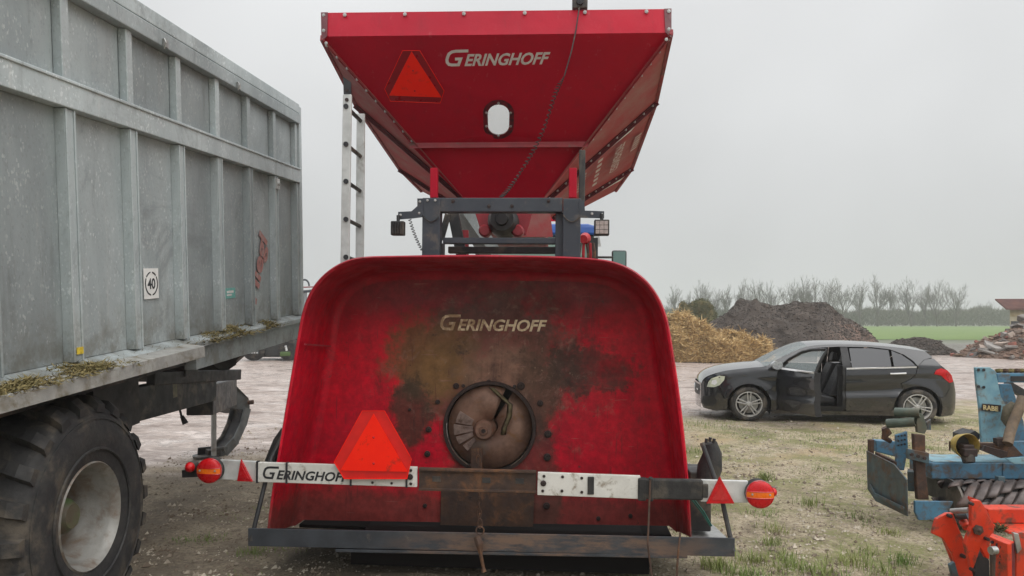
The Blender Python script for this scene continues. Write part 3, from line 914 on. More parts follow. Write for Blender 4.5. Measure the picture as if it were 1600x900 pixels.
def make_tunnel():
    P = bagger
    outer = [(420, 834), (430, 760), (447, 660), (461, 578), (471, 518), (476, 492), (484, 468), (497, 446), (516, 427), (540, 413), (568, 406), (620, 404.5), (760, 404), (880, 406), (930, 409), (958, 414), (984, 425), (1007, 443), (1024, 466), (1035, 492), (1042, 522), (1054, 600), (1065, 690), (1072, 770), (1076, 838)]
    inner = [(466, 818), (478, 745), (499, 640), (512, 560), (520, 505), (525, 484), (534, 466), (547, 450), (564, 440), (588, 433), (618, 429), (660, 427.5), (765, 427), (870, 430), (915, 432), (945, 436), (968, 444), (988, 457), (1002, 474), (1010, 494), (1015, 518), (1026, 590), (1038, 670), (1047, 750), (1054, 828)]
    def fine(pts, k=4):
        r = []
        for i in range(len(pts) - 1):
            p0, p1, p2, p3 = [Vector(pts[max(0, min(len(pts) - 1, i + j))]) for j in (-1, 0, 1, 2)]
            for q in range(k):
                t = q / k
                r.append(0.5 * ((2 * p1) + (p2 - p0) * t + (2 * p0 - 5 * p1 + 4 * p2 - p3) * t * t + (3 * p1 - p0 - 3 * p2 + p3) * t ** 3))
        return [tuple(p) for p in r] + [pts[-1]]
    outer, inner = fine(outer), fine(inner)
    A = [on_y(BM, a, b, 0.0) for a, b in outer]
    B = [on_y(BM, a, b, 0.72) for a, b in inner]
    # rows: rolled rim, wall with a soft cove into the back plate
    cen = Vector((0, 0, 1.2))
    def out(p, d):
        q = Vector((p.x, 0, p.z)) - cen
        q.normalize()
        return p + Vector((q.x, 0, q.z)) * d
    rows = [[out(p, 0.022) + Vector((0, 0.04, 0)) for p in A], [out(p, 0.026) + Vector((0, 0.012, 0)) for p in A], [out(p, 0.014) + Vector((0, -0.01, 0)) for p in A], list(A)]
    for k in range(1, 6):
        s = k / 6 * 0.92
        rows.append([a.lerp(b, s) for a, b in zip(A, B)])
    rows.append([out(b, 0.012) + Vector((0, -0.045, 0)) for b in B])
    rows.append([out(b, -0.02) + Vector((0, -0.008, 0)) for b in B])
    rows.append([out(b, -0.06) for b in B])
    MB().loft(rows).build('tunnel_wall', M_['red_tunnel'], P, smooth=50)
    MB().loft([[out(p, 0.022) + Vector((0, 0.04, 0)) for p in A], [out(b, 0.03) + Vector((0, 0.02, 0)) for b in B]]).build('tunnel_skin', M_['red_frame'], P, smooth=50)
    # back plate with the round auger opening
    c = on_y(BM, 765, 668, 0.72)
    rx = (on_y(BM, 833, 668, 0.72) - c).x
    n = 48
    ring = [Vector((c.x + rx * math.cos(2 * math.pi * k / n), 0.72, c.z + rx * math.sin(2 * math.pi * k / n))) for k in range(n)]
    B2 = [out(b, -0.055) for b in B]
    bl, br = B2[0], B2[-1]
    loop = B2 + [br.lerp(bl, k / 10) for k in range(1, 10)]
    bm = bmesh.new()
    v1 = [bm.verts.new(p) for p in loop]
    v2 = [bm.verts.new(p) for p in ring]
    ed = [bm.edges.new((v1[i], v1[(i + 1) % len(v1)])) for i in range(len(v1))] + [bm.edges.new((v2[i], v2[(i + 1) % n])) for i in range(n)]
    bmesh.ops.triangle_fill(bm, edges=ed, use_beauty=True, use_dissolve=False)
    kill = [f for f in bm.faces if (f.calc_center_median() - c).length < rx * 0.9 and all((v.co - c).length < rx * 1.01 for v in f.verts)]
    bmesh.ops.delete(bm, geom=kill, context='FACES')
    bmesh.ops.recalc_face_normals(bm, faces=bm.faces)
    me = bpy.data.meshes.new('back_plate')
    bm.to_mesh(me); bm.free()
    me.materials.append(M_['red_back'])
    bp = bpy.data.objects.new('back_plate', me)
    COL.objects.link(bp); bp.parent = P
    md = bp.modifiers.new('thickness', 'SOLIDIFY'); md.thickness = 0.01; md.offset = 0
    # auger mouth: collar, dark barrel, worn end disc, hub, flight
    MB().lathe([(-0.02, rx - 0.004), (-0.03, rx - 0.002), (-0.03, rx + 0.022), (-0.008, rx + 0.024)], c, (0, 1, 0), 56).build('collar', M_['dark_bolt'], P, smooth=35)
    au = bpy.data.objects.new('auger', None)
    COL.objects.link(au); au.parent = P
    au.location = c
    t = NT('worn_auger_steel')
    cc = t.mix(t.ramp(t.noise(5, 6, 0.7), 0.35, 0.65), (0.30, 0.175, 0.125), (0.17, 0.095, 0.068))
    cc = t.mix(t.ramp(t.noise(9, 5, 0.7, dist=1), 0.55, 0.7), cc, (0.22, 0.10, 0.04))
    cc = t.mix(t.ramp(t.noise(3, 4), 0.6, 0.72, 0, 0.6), cc, (0.2, 0.17, 0.15))
    am = t.done(cc, 0.5, 0.35)
    r2 = rx - 0.012
    MB().lathe([(0.0, rx - 0.003), (0.25, rx - 0.003), (0.25, 0.0)], (0, 0, 0), (0, 1, 0), 48).build('barrel', M_['black'], au, smooth=35)
    # one turn of screw flight seen end on
    rows = []
    for k in range(49):
        a = R(68) + 2 * math.pi * 0.97 * k / 48
        yy = 0.012 + 0.06 * k / 48
        rows.append([Vector((0.06 * math.cos(a), yy + 0.01, 0.06 * math.sin(a))), Vector((r2 * 0.5 * math.cos(a), yy + 0.004, r2 * 0.5 * math.sin(a))), Vector((r2 * math.cos(a), yy, r2 * math.sin(a)))])
    MB().loft(rows).build('flight', am, au, smooth=60, solid=0.012)
    hub = on_y(BM, 752, 675, 0.60) - c
    MB().lathe([(-0.10, 0.0), (-0.10, 0.03), (-0.085, 0.035), (-0.085, 0.062), (-0.07, 0.075), (0.0, 0.078), (0.02, 0.085), (0.13, 0.1)], (hub.x * 0.8, 0.03, hub.z), (0, 1, 0), 28).build('hub', am, au, smooth=30)
    MB().lathe([(-0.112, 0.0), (-0.112, 0.016), (-0.099, 0.018)], (hub.x * 0.8, 0.03, hub.z), (0, 1, 0), 6).build('hub_nut', M_['dark_bolt'], au)
    # hard-faced wear tiles and the torn strip of film caught on the flight
    gt = pmat('wear_tile_steel', (0.3, 0.22, 0.19), (0.2, 0.14, 0.12), 14, 0.45, 0.3, dirt=(0.1, 0.06, 0.045), dirt_amt=0.4, dscale=12)
    for k_, (a0, a1, ra, rb) in enumerate(((148, 171, 0.12, 0.25), (174, 193, 0.11, 0.262), (196, 211, 0.12, 0.255), (216, 230, 0.13, 0.235))):
        m_ = 5
        ang = [R(a0 + (a1 - a0) * i / m_) for i in range(m_ + 1)]
        hx_, hz_ = hub.x * 0.4, hub.z * 0.5
        out_ = [Vector((hx_ + rb * math.cos(a), 0.0 + 0.006 * k_, hz_ + rb * math.sin(a))) for a in ang]
        in_ = [Vector((hx_ + ra * math.cos(a), 0.004 + 0.006 * k_, hz_ + ra * math.sin(a))) for a in reversed(ang)]
        MB().prism(out_ + in_, (0, 0.012, 0)).build('wear_tile', gt, au, bevel=0.003)
    fm = pmat('torn_film', (0.16, 0.14, 0.07), (0.07, 0.05, 0.03), 14, 0.7)
    st = [(768, 606), (780, 618), (797, 632), (795, 652), (788, 668), (786, 680)]
    rows = []
    for i, (px, py) in enumerate(st):
        q = on_y(BM, px, py, 0.70) - c
        q.y = -0.03 + 0.02 * (i % 2)
        rows.append([q + Vector((-0.022, 0.01, 0)), q + Vector((0.0, -0.02, 0)), q + Vector((0.022, 0.012, 0))])
    MB().loft(rows).build('film_strip', fm, au, smooth=True, solid=0.006)
    # bearer that holds the hub, and centre plate below the opening
    a, b = on_y(BM, 745, 700, 0.62), on_y(BM, 745, 740, 0.62)
    MB().beam(a, b, 0.09, 0.05, up=(0, 1, 0)).build('bearing_bracket', M_['rust'], P, bevel=0.006)
    q = [on_y(BM, *p, 0.706) for p in ((690, 740), (836, 744), (833, 823), (688, 820))]
    MB().prism(q, (0, -0.012, 0)).build('centre_plate', M_['rust'], P, bevel=0.003)
    # bolt heads on the plate
    spots = [(713, 603, 1), (724, 603, .6), (814, 603, 1.3), (804, 604, .6), (764, 597, .8), (684, 628, .8), (844, 630, 1), (670, 671, 1), (668, 709, 1), (666, 746, .9), (856, 678, 1.2), (855, 714, 1.2), (854, 790, 1.1), (735, 777, .9), (762, 776, .7), (640, 640, .5), (935, 810, .7), (985, 806, .7), (664, 790, .7)]
    b0 = MB().lathe([(0, 0.024), (-0.012, 0.024), (-0.014, 0.014), (-0.022, 0.013), (-0.022, 0)], (0, 0, 0), (0, 1, 0), 12).build('bolt', M_['dark_bolt'], P)
    for i, (px, py, k) in enumerate(spots):
        p = on_y(BM, px, py, 0.712)
        o = b0 if i == 0 else put(b0, P)
        o.location = p; o.scale = (k, k, k)
    # seams where wall sections overlap
    a, b = on_y(BM, 474, 538, 0.03), on_y(BM, 514, 541, 0.62)
    MB().beam(a + Vector((0.012, 0, 0)), b + Vector((0.012, 0, 0)), 0.012, 0.012).build('wall_seam', M_['red_frame'], P)
    # worn maker name
    t = NT('worn_lettering')
    x = t.xyz()[0]
    wear = t.ramp(t.math('ADD', t.noise(16, 6, 0.75), t.math('MULTIPLY', x, -0.22)), 0.42, 0.62)
    lm = t.done(t.mix(wear, (0.85, 0.72, 0.5), (0.42, 0.28, 0.16)), 0.6)
    o = on_y(BM, 687, 516, 0.708); ux = on_y(BM, 855, 518, 0.708) - o; uy = on_y(BM, 687, 491, 0.708) - o
    maker_logo(o, ux, uy, lm, bp, 'lettering')
    # under the machine: body, near-black floor and pan added as its shade, two wheels
    q = [on_y(BM, 466, 819, 0.73), on_y(BM, 1054, 829, 0.73)]
    z0 = min(q[0].z, q[1].z)
    MB().span((q[0].x + 0.03, 0.67, 0.19), (q[1].x - 0.03, 3.2, z0 - 0.01)).build('underbody', NT('near_black_underbody').done((0.01, 0.009, 0.009), 0.95, 0, 0.05), P)
    MB().prism([(q[0].x, 0.04, 0.335), (q[1].x, 0.04, 0.315), (q[1].x, 0.665, z0 - 0.012), (q[0].x, 0.665, z0 - 0.012)], (0, 0, -0.012)).build('shade_floor_plate', NT('shade_black_floor').done((0.008, 0.007, 0.007), 0.95, 0, 0.05), P)  # near-black plate added to keep the strip behind the bar dark
    MB().span((on_y(BM, 548, 870, 0.2).x, 0.2, 0.05), (on_y(BM, 1015, 870, 0.2).x, 2.8, 0.2)).build('shade_pan', NT('shade_black_pan').done((0.012, 0.011, 0.011), 0.9, 0, 0.1), P)  # black box added in place of the shadow below the bar
    for sx in (q[0].x + 0.5, q[1].x - 0.62):
        w = MB().lathe([(-0.12, 0.1), (-0.13, 0.2), (-0.1, 0.27), (0.1, 0.27), (0.13, 0.2), (0.12, 0.1)], (sx, 1.5, 0.25), (1, 0, 0), 24).build('wheel', M_['rubber'], P, smooth=40)

def make_rear_bar():
    P = bagger
    # long bottom bar: slate paint, bare and muddy along the lower lip
    t = NT('scuffed_bar')
    x, y, z = t.xyz()
    k = t.math('MULTIPLY', t.ramp(t.noise(4, 7, 0.7, vec=t.mapping((1, 1, 4))), 0.4, 0.62), t.spot(0.55, 0.27, 0.95, 0.2, 0.5))
    c = t.mix(t.ramp(t.noise(6, 6, 0.65), 0.35, 0.65), (0.045, 0.052, 0.062), (0.028, 0.032, 0.04))
    c = t.mix(k, c, (0.15, 0.095, 0.068))
    c = t.mix(t.ramp(t.noise(10, 7, 0.75), 0.58, 0.72), c, (0.11, 0.095, 0.08))
    bmt = t.done(c, 0.5)
    yb = -0.12
    a = on_y(BM, 388, 839, yb); b = on_y(BM, 1148, 855, yb)
    dz = 0.12
    MB().beam(a, b, 0.012, dz).beam(a + Vector((0, 0.06, -dz / 2 + 0.006)), b + Vector((0, 0.06, -dz / 2 + 0.006)), 0.11, 0.011).beam(a + Vector((0.6, 0.02, -dz / 2 - 0.012)), b + Vector((-0.3, 0.02, -dz / 2 - 0.012)), 0.05, 0.02).build('bottom_bar', bmt, P, bevel=0.003)
    # carrying arms from the bar to the tunnel
    for px in (560, 980):
        p = on_y(BM, px, 846, yb)
        MB().beam(p + Vector((0, 0.02, -0.03)), Vector((p.x, 0.5, 0.14)), 0.06, 0.05).build('bar_arm', M_['black'], P)
    # side stays
    for pa, pb, pc in (((392, 845), (424, 715), (441, 682)), ((1146, 862), (1128, 780), (1097, 692))):
        MB().tube([on_y(BM, *pa, yb), on_y(BM, *pb, 0.0), on_y(BM, *pc, 0.12)], 0.016, 8).build('side_stay', M_['black'], P, smooth=40)
    MB().tube([on_y(BM, 424, 722, 0.2), on_y(BM, 436, 690, 0.2), on_y(BM, 445, 672, 0.2)], [0.05, 0.045, 0.03], 8).build('rubber_pad', M_['rubber'], P)
    # step on the right with black box and bundle
    pts = [on_plane(BM, *p, (0, 0, 0.30), (0, 0, 1)) for p in ((1078, 845), (1143, 847), (1112, 818), (1078, 818))]
    MB().prism(pts, (0, 0, -0.012)).build('step_plate', M_['steel'], P)
    a, b = on_y(BM, 1076, 735, 0.35), on_y(BM, 1109, 828, 0.35)
    MB().span((a.x, 0.3, b.z), (b.x, 0.6, a.z)).build('tool_box', M_['black'], P, bevel=0.01)
    bag = MB()
    ln = [on_y(BM, *p, 0.3) for p in ((1104, 752), (1109, 730), (1113, 708), (1109, 692))]
    bag.tube(ln, [0.075, 0.085, 0.065, 0.05], 12)
    bag.build('rubber_bundle', M_['rubber'], P, smooth=50)
    for k in range(3):
        p = on_y(BM, 1103 + 6 * k, 692 - 2 * (k == 1), 0.27)
        MB().tube([p, p + Vector((0.004, 0.0, 0.03))], 0.012, 7).build('hose_end', M_['black'], P)
    gw = pmat('green_cord', (0.02, 0.13, 0.1), (0.015, 0.09, 0.07), 20, 0.6)
    for d in (0, 4):
        MB().tube([on_y(BM, 1080 + d, 780, 0.25), on_y(BM, 1096 + d, 800, 0.25), on_y(BM, 1110 + d * 0.5, 822, 0.25)], 0.006, 5).build('cord', gw, P)

def make_light_bar():
    P = bagger
    lb = bpy.data.objects.new('light_bar', None)
    COL.objects.link(lb); lb.parent = P
    yb = -0.07
    def q(px, py, dy=0.0):
        return on_y(BM, px, py, yb + dy)
    def plank(p0, p1, h, name, mat, d=0.03, dy=0.0, bev=0.004):
        a, b = q(*p0, dy), q(*p1, dy)
        hh = h * (5.0 / FPX)
        return MB().beam(a, b, d, hh).build(name, mat, lb, bevel=bev)
    plank((344, 733), (402, 736), 31, 'bar_section', M_['alu'], dy=0.006)
    main = plank((400, 737), (652, 745), 31, 'bar_section', M_['white'])
    plank((655, 748), (838, 753), 36, 'centre_channel', M_['rust'], 0.02, dy=0.012)
    e0, e1 = q(655, 733), q(838, 737)
    for dy_, s in ((733, 737), (764, 768)):
        MB().beam(q(655, dy_, -0.006), q(838, s, -0.006), 0.035, 0.012).build('channel_lip', M_['rust'], lb)
    for px in (682, 760, 812):
        MB().box(q(px, 750 + (px - 745) * 0.025, 0.0), (0.055, 0.006, 0.035)).build('slot', M_['black'], lb)
    plank((840, 755), (1000, 761), 35, 'bar_section', M_['white'])
    plank((1002, 763), (1098, 765), 31, 'wrapping', M_['rubber'], 0.05, bev=0.012)
    plank((1094, 766), (1168, 768), 33, 'bar_section', M_['alu'], dy=0.004)
    for px in (404, 447, 549, 648):
        pass
    # clamp straps and dark gaps
    for px, w, h in ((403, 3, 34), (449, 3, 33), (549, 3, 34), (636, 3, 33)):
        p = q(px, 737 + (px - 400) * 0.032, -0.003)
        MB().box(p, (w * 0.0043, 0.036, h * 0.00433)).build('strap', M_['ink'], lb)
    MB().box(q(923, 758, -0.003), (0.042, 0.04, 0.117)).build('strap', M_['rubber'], lb, bevel=0.004)
    MB().box(q(1003, 764, -0.004), (0.055, 0.05, 0.15)).build('strap', M_['rubber'], lb, bevel=0.01)
    MB().box(q(1017, 764, -0.004), (0.03, 0.056, 0.155)).build('strap', M_['rubber'], lb, bevel=0.01)
    MB().box(q(1101, 766, -0.004), (0.04, 0.05, 0.09)).build('strap', M_['rubber'], lb, bevel=0.008)
    hb = MB().lathe([(0, 0.02), (-0.008, 0.02), (-0.01, 0.011), (-0.016, 0.01), (-0.016, 0)], (0, 0, 0), (0, 1, 0), 8).build('bolt', M_['dark_bolt'], lb)
    first = True
    for px, py, k in ((642, 735, .5), (641, 745, 1), (642, 756, .5), (582, 754, .45), (612, 755, .45), (850, 744, .5), (849, 755, 1), (848, 767, .5), (879, 745, .5), (909, 747, .5), (878, 767, .5), (909, 769, .5)):
        o = hb if first else put(hb, lb)
        first = False
        o.location = q(px, py, -0.016); o.scale = (k, k, k)
    # maker name, last letter hidden by the triangle
    o = q(410, 748, -0.0165); ux = q(546, 753, -0.0165) - o; uy = q(410, 728, -0.0165) - o
    maker_logo(o, ux, uy, M_['ink'], main, 'lettering')
    # lamps
    def lamp(px, py, rpx, side):
        c = q(px, py, -0.05)
        r = rpx * c.y * 0 + rpx * 4.9 / FPX
        l = MB().lathe([(0.09, r * 0.7), (0.075, r * 0.97), (0.0, r), (-0.008, r * 0.98)], c, (0, 1, 0), 32).build('lamp', M_['rubber'], lb, smooth=40)
        red = MB(); amb = MB()
        n = 40
        def dome(x, z):
            return -0.012 - 0.03 * math.sqrt(max(0, 1 - (x * x + z * z) / (r * r)))
        for zone, mb_, (za, zb) in ((0, red, (0.24, 1.0)), (1, amb, (-0.22, 0.24)), (2, red, (-1.0, -0.22))):
            rows = []
            for i in range(9):
                z = (za + (zb - za) * i / 8) * r * 0.985
                hw = math.sqrt(max(0, (r * 0.985) ** 2 - z * z))
                rows.append([c + Vector((hw * (j / 6 - 1), dome(hw * (j / 6 - 1), z), z)) for j in range(13)])
            mb_.loft(rows)
        for k in (0.24, -0.22):
            z = k * r
            hw = math.sqrt(r * r - z * z) * 0.97
            MB().tube([c + Vector((hw * (j / 6 - 1), dome(hw * (j / 6 - 1), z) - 0.001, z)) for j in range(13)], 0.003, 5).build('lens_rib', M_['reflect'], l)
        for sx in (-0.62, 0.62):
            MB().lathe([(0, 0.007), (-0.006, 0.006), (-0.007, 0)], c + Vector((sx * r, dome(sx * r, 0.0) - 0.001, 0.05 * r)), (0, 1, 0), 8).build('screw', M_['bolt'], l)
        MB().lathe([(0.0, r * 1.0), (-0.012, r * 1.01), (-0.02, r * 0.985), (-0.012, r * 0.95)], c, (0, 1, 0), 32).build('lens_rim', M_['reflect'], l, smooth=40)
        red.build('lens', M_['reflect2'], l, smooth=True)
        amb.build('lens', M_['amber'], l, smooth=True)
        return l
    lamp(328, 735, 20, -1)
    lamp(1187, 772, 21, 1)
    def marker(px, py, rpx, ex, ey):
        c = q(px, py, -0.03)
        r = rpx * 4.9 / FPX
        m = MB().lathe([(0.08, r * 0.6), (0.06, r), (0.0, r)], c, (0, 1, 0), 20).build('marker_lamp', M_['rubber'], lb, smooth=40)
        MB().lathe([(0.0, r * 0.97), (-0.02, r * 0.8), (-0.035, r * 0.4), (-0.038, 0)], c, (0, 1, 0), 20).build('lens', M_['reflect2'], m, smooth=40)
    marker(297, 730, 8.5, 0, 0)
    marker(1207, 769, 7, 0, 0)
    MB().beam(q(286, 740, 0.02), q(330, 738, 0.02), 0.03, 0.05).beam(q(300, 737, 0.02), q(346, 736, 0.02), 0.02, 0.07).build('lamp_bracket', M_['black'], lb)
    MB().beam(q(1165, 770, 0.03), q(1200, 771, 0.03), 0.02, 0.06).build('lamp_bracket', M_['black'], lb)
    # triangular reflectors
    for pts in (((376, 718), (370, 752), (394, 753)), ((1125, 745), (1104, 787), (1148, 787))):
        tri = [q(*p, -0.028) for p in pts]
        ce = sum(tri, Vector()) / 3
        rf = MB().prism(tri, (0, 0.02, 0)).build('triangle_reflector', M_['reflect2'] if pts[0][0] > 800 else M_['reflect'], lb, bevel=0.003)
        tri2 = [ce + (p - ce) * 0.62 + Vector((0, -0.003, 0)) for p in tri]
        MB().prism(tri2, (0, 0.006, 0)).build('lens', M_['reflect'], rf, bevel=0.002)
    # slow-vehicle triangle standing in front of the bar
    slow_sign(lb, [on_y(BM, *p, yb - 0.045) for p in ((566, 642), (601, 642), (643, 717), (636, 748), (538, 748), (522, 722))], [on_y(BM, *p, yb - 0.05) for p in ((584, 646), (637, 737), (532, 735))], M_['fluor'])

def slow_sign(parent, hexa, tri, core):
    dull = pmat('sign_border_red', (0.72, 0.01, 0.006), (0.62, 0.008, 0.006), 8, 0.4, bump=0.03) if core is M_['fluor'] and parent.name.startswith('light') else pmat('sign_border_dark_red', (0.3, 0.004, 0.014), (0.25, 0.004, 0.012), 8, 0.35, bump=0.03)
    n = (hexa[1] - hexa[0]).cross(hexa[2] - hexa[0]).normalized()
    o = parent.matrix_world.inverted() @ Vector((0, 0, 0)) if False else None
    if n.y > 0: n = -n
    s = MB().prism(hexa, n * -0.006).build('slow_vehicle_triangle', dull, parent)
    MB().prism([p + n * 0.0015 for p in tri], n * 0.003).build('triangle', core, s)
    edge = MB()
    for i in range(len(hexa)):
        edge.beam(hexa[i] + n * 0.002, hexa[(i + 1) % len(hexa)] + n * 0.002, 0.004, 0.004)
    edge.build('edge_trim', M_['fluor'], s)
    ce = sum(tri, Vector()) / 3
    for k in (0.38, -0.3):
        p = ce.lerp(tri[0], k) + n * 0.004
        MB().lathe([(0, 0.008), (0.004, 0.008), (0.006, 0)], p, n, 8).build('rivet', M_['reflect'], s)
    return s

def make_hopper():
    P = bagger
    g = {}
    yT, yR, yF, yL = 1.30, 1.22, 2.02, 2.36
    tl, tr = on_y(BM, 502, 20, yT), on_y(BM, 1049, 14, yT)
    bl, br = on_y(BM, 503, 57, yR), on_y(BM, 1049, 51, yR)
    fl, fr = on_y(BM, 643, 226, yF), on_y(BM, 917, 224, yF)
    ll, lr = on_y(BM, 722, 309, yL), on_y(BM, 850, 309, yL)
    cx = (bl.x + br.x) / 2
    MB().prism([tl, tr, br, bl], (0, 0.012, 0)).build('rim_band', M_['red'], P)
    lo = Vector((0, 0.001, -0.012))
    MB().prism([fl + lo, fr + lo, lr, ll], (0, 0.008, 0.006)).build('rear_lower_panel', M_['red'], P)
    MB().beam((fl.x - 0.01, yF - 0.03, fl.z - 0.004), (fr.x + 0.01, yF - 0.03, fr.z - 0.004), 0.07, 0.012).beam((fl.x - 0.01, yF - 0.055, fl.z - 0.028), (fr.x + 0.01, yF - 0.055, fr.z - 0.028), 0.01, 0.036).build('fold_flange', M_['red_frame'], P)
    # side walls in three bolted sections, both sides alike about the hopper axis
    T1r = on_y(BM, 1026, 158, 2.32); T2r = on_y(BM, 988, 262, 3.95); T3r = on_y(BM, 962, 298, 4.6)
    half = [(yR, br.x - cx, br.z), (T1r.y, T1r.x - cx, T1r.z), (T2r.y, T2r.x - cx, T2r.z), (T3r.y, T3r.x - cx, T3r.z)]
    trough = [(yF, fr.x - cx, fr.z), (yL, lr.x - cx, lr.z), (T1r.y + 0.35, lr.x - cx, lr.z + 0.02), (T2r.y, lr.x - cx + 0.05, lr.z + 0.02), (T3r.y - 0.1, lr.x - cx + 0.1, lr.z + 0.05)]
    for sd in (1, -1):
        mat = M_['red_dusty_sheen']
        X = lambda v: Vector((cx + sd * v[1], v[0], v[2]))
        H = [X(v) for v in half]; TR = [X(v) for v in trough]
        thick = Vector((-sd * 0.006, 0, 0.006))
        sec = [[H[0], H[1], TR[2], TR[1], TR[0]], [H[1], H[2], TR[3], TR[2]], [H[2], H[3], TR[4], TR[3]]]
        for s_ in sec:
            m = MB()
            # triangulated fan so that the sheet stays flat between its corners
            for k in range(1, len(s_) - 1):
                m.prism([s_[0], s_[k], s_[k + 1]], thick)
            m.build('side_panel', mat, P)
        # bolted flanges between the sections and along the hip
        nrm = Vector((sd * 0.7, -0.1, -0.7)).normalized()
        bo = None
        for (a, b, nb, w, inset) in ((H[1], TR[2], 13, 0.042, 0), (H[2], TR[3], 12, 0.042, 0), (H[0], TR[0], 10, 0.022, 1)):
            d = (b - a).normalized()
            up = nrm - d * nrm.dot(d)
            up.normalize()
            MB().beam(a + up * w / 2, b + up * w / 2, 0.01, w, up=up).beam(a + up * 0.004, b + up * 0.004, 0.07, 0.008, up=up).build('flange', M_['red_frame'] if inset else M_['dark_red'], P)
            for k in range(nb):
                p = a.lerp(b, (k + 0.5) / nb) + up * 0.01 + d.cross(up) * (0.022 if inset == 0 else -0.02)
                if bo is None:
                    bo = MB().lathe([(0, 0.014), (0.008, 0.014), (0.009, 0.008), (0.015, 0.007), (0.015, 0)], (0, 0, 0), (0, 0, 1), 6).build('bolt', M_['bolt'], P)
                    o = bo
                else:
                    o = put(bo, P)
                o.location = p
                o.rotation_euler = up.to_track_quat('Z', 'Y').to_euler()
        # top rail along the side
        m = MB()
        for a, b in zip(H[:-1], H[1:]):
            m.beam(a + Vector((0, 0, 0.005)), b + Vector((0, 0, 0.005)), 0.03, 0.05)
        m.build('top_rail', M_['red_frame'], P)
        # end cap at the rear corner
        cr = (br if sd > 0 else bl); ct = (tr if sd > 0 else tl)
        MB().prism([ct + Vector((0, -0.004, 0)), ct + Vector((-sd * 0.06, -0.004, 0)), cr + Vector((-sd * 0.05, -0.006, 0)), cr + Vector((0, -0.006, -0.05)), ], (0, -0.006, 0)).build('corner_plate', M_['dark_red'], P)
    H3 = [Vector((cx + s * half[3][1], half[3][0], half[3][2])) for s in (1, -1)]
    T3 = [Vector((cx + s * trough[4][1], trough[4][0], trough[4][2])) for s in (1, -1)]
    MB().prism([H3[0], H3[1], T3[1], T3[0]], (0, -0.01, 0)).build('front_panel', M_['red'], P)
    # trough below the hopper
    m = MB()
    m.span((cx - (lr.x - cx), yL, lr.z - 0.3), (lr.x, T3r.y - 0.1, lr.z - 0.002))
    m.build('trough', M_['red_frame'], P, bevel=0.02)
    # white lettering on the middle section of the right wall
    pm = Vector((sd * 0.7, 0, -0.7))
    H = [Vector((cx + v[1], v[0], v[2])) for v in half]; TR = [Vector((cx + v[1], v[0], v[2])) for v in trough]
    n2 = (H[2] - H[1]).cross(TR[2] - H[1]).normalized()
    if n2.z > 0: n2 = -n2
    org = H[1] + n2 * 0.01
    ydir = (H[2] - H[1]).normalized()
    down = (TR[2] - H[1]); down = (down - ydir * down.dot(ydir)).normalized()
    worn = pmat('dusty_lettering', (0.62, 0.53, 0.5), (0.42, 0.3, 0.28), 12, 0.6)
    rl = random.Random(3)
    for k, (s0, wid, len_) in enumerate(((0.16, 0.10, 0.36), (0.42, 0.13, 0.72), (0.66, 0.07, 0.74), (0.90, 0.11, 0.45))):
        t0 = 0.25 + (0.1 if k in (0, 3) else 0)
        base = org + down * s0 + ydir * (t0 + len_ + 0.25)
        text_on(('FOLIE', 'KORN SERVICE', 'GERINGHOFF', 'DANMARK')[k] if False else ('GERINGHOFF' if k == 1 else 'IIIIII'), base, -ydir, -down, wid * 1.25, worn, P, 'lettering', fit=len_, lift=0.002)['kind'] = 'stuff'
    # white slivers painted in for the gleam below two flanges
    wt_ = pmat('white_edge_strip', (0.75, 0.76, 0.74), (0.68, 0.69, 0.67), 9, 0.4)
    for (a, b, u0, u1) in ((H[1], TR[2], 0.16, 0.42), (H[2], TR[3], 0.08, 0.4)):
        p0, p1 = a.lerp(b, u0), a.lerp(b, u1)
        yd = Vector((0, 0.09, -0.02))
        MB().prism([p0 + yd + n2 * 0.006, p0.lerp(p1, 0.2) + yd * 1.7 + n2 * 0.006, p1 + yd * 1.2 + n2 * 0.006, p1 + yd * 0.8 + n2 * 0.006], n2 * 0.003).build('edge_strip', wt_, P)
    # rear panel plane for what is mounted on it
    n = (br - bl).cross(fl - bl).normalized()
    if n.y > 0: n = -n
    on = lambda px, py, k=0.004: on_plane(BM, px, py, bl + n * k, n)
    # oval inspection window with frame and bolts
    c = on(779, 187, 0.0)
    ex = (on(796, 187) - c); ez = (on(779, 163) - c)
    hx, hz = ex.length, ez.length
    ud, vd = ex.normalized(), ez.normalized()
    def oval(a, b, k, nn=32):
        r = a
        pts = []
        for i in range(nn):
            w = 2 * math.pi * i / nn
            pts.append(c + ud * (r * math.cos(w)) + vd * (r * math.sin(w) + (b - r) * (1 if math.sin(w) >= 0 else -1)) + n * k)
        return pts
    # rear panel with the opening of the window cut out
    bm = bmesh.new()
    v1 = [bm.verts.new(p) for p in (bl, br, fr, fl)]
    v2 = [bm.verts.new(p) for p in oval(hx * 0.98, hz * 0.98, 0.0)]
    ed = [bm.edges.new((v1[i], v1[(i + 1) % 4])) for i in range(4)] + [bm.edges.new((v2[i], v2[(i + 1) % 32])) for i in range(32)]
    bmesh.ops.triangle_fill(bm, edges=ed, use_beauty=True, use_dissolve=False)
    bmesh.ops.delete(bm, geom=[f for f in bm.faces if all(v in v2 for v in f.verts)], context='FACES')
    bm.normal_update()
    bmesh.ops.reverse_faces(bm, faces=[f for f in bm.faces if f.normal.dot(n) < 0])
    me = bpy.data.meshes.new('rear_panel')
    bm.to_mesh(me); bm.free()
    me.materials.append(M_['red'])
    rp = bpy.data.objects.new('rear_panel', me)
    COL.objects.link(rp); rp.parent = P
    sm = NT('smudged_window_surround')
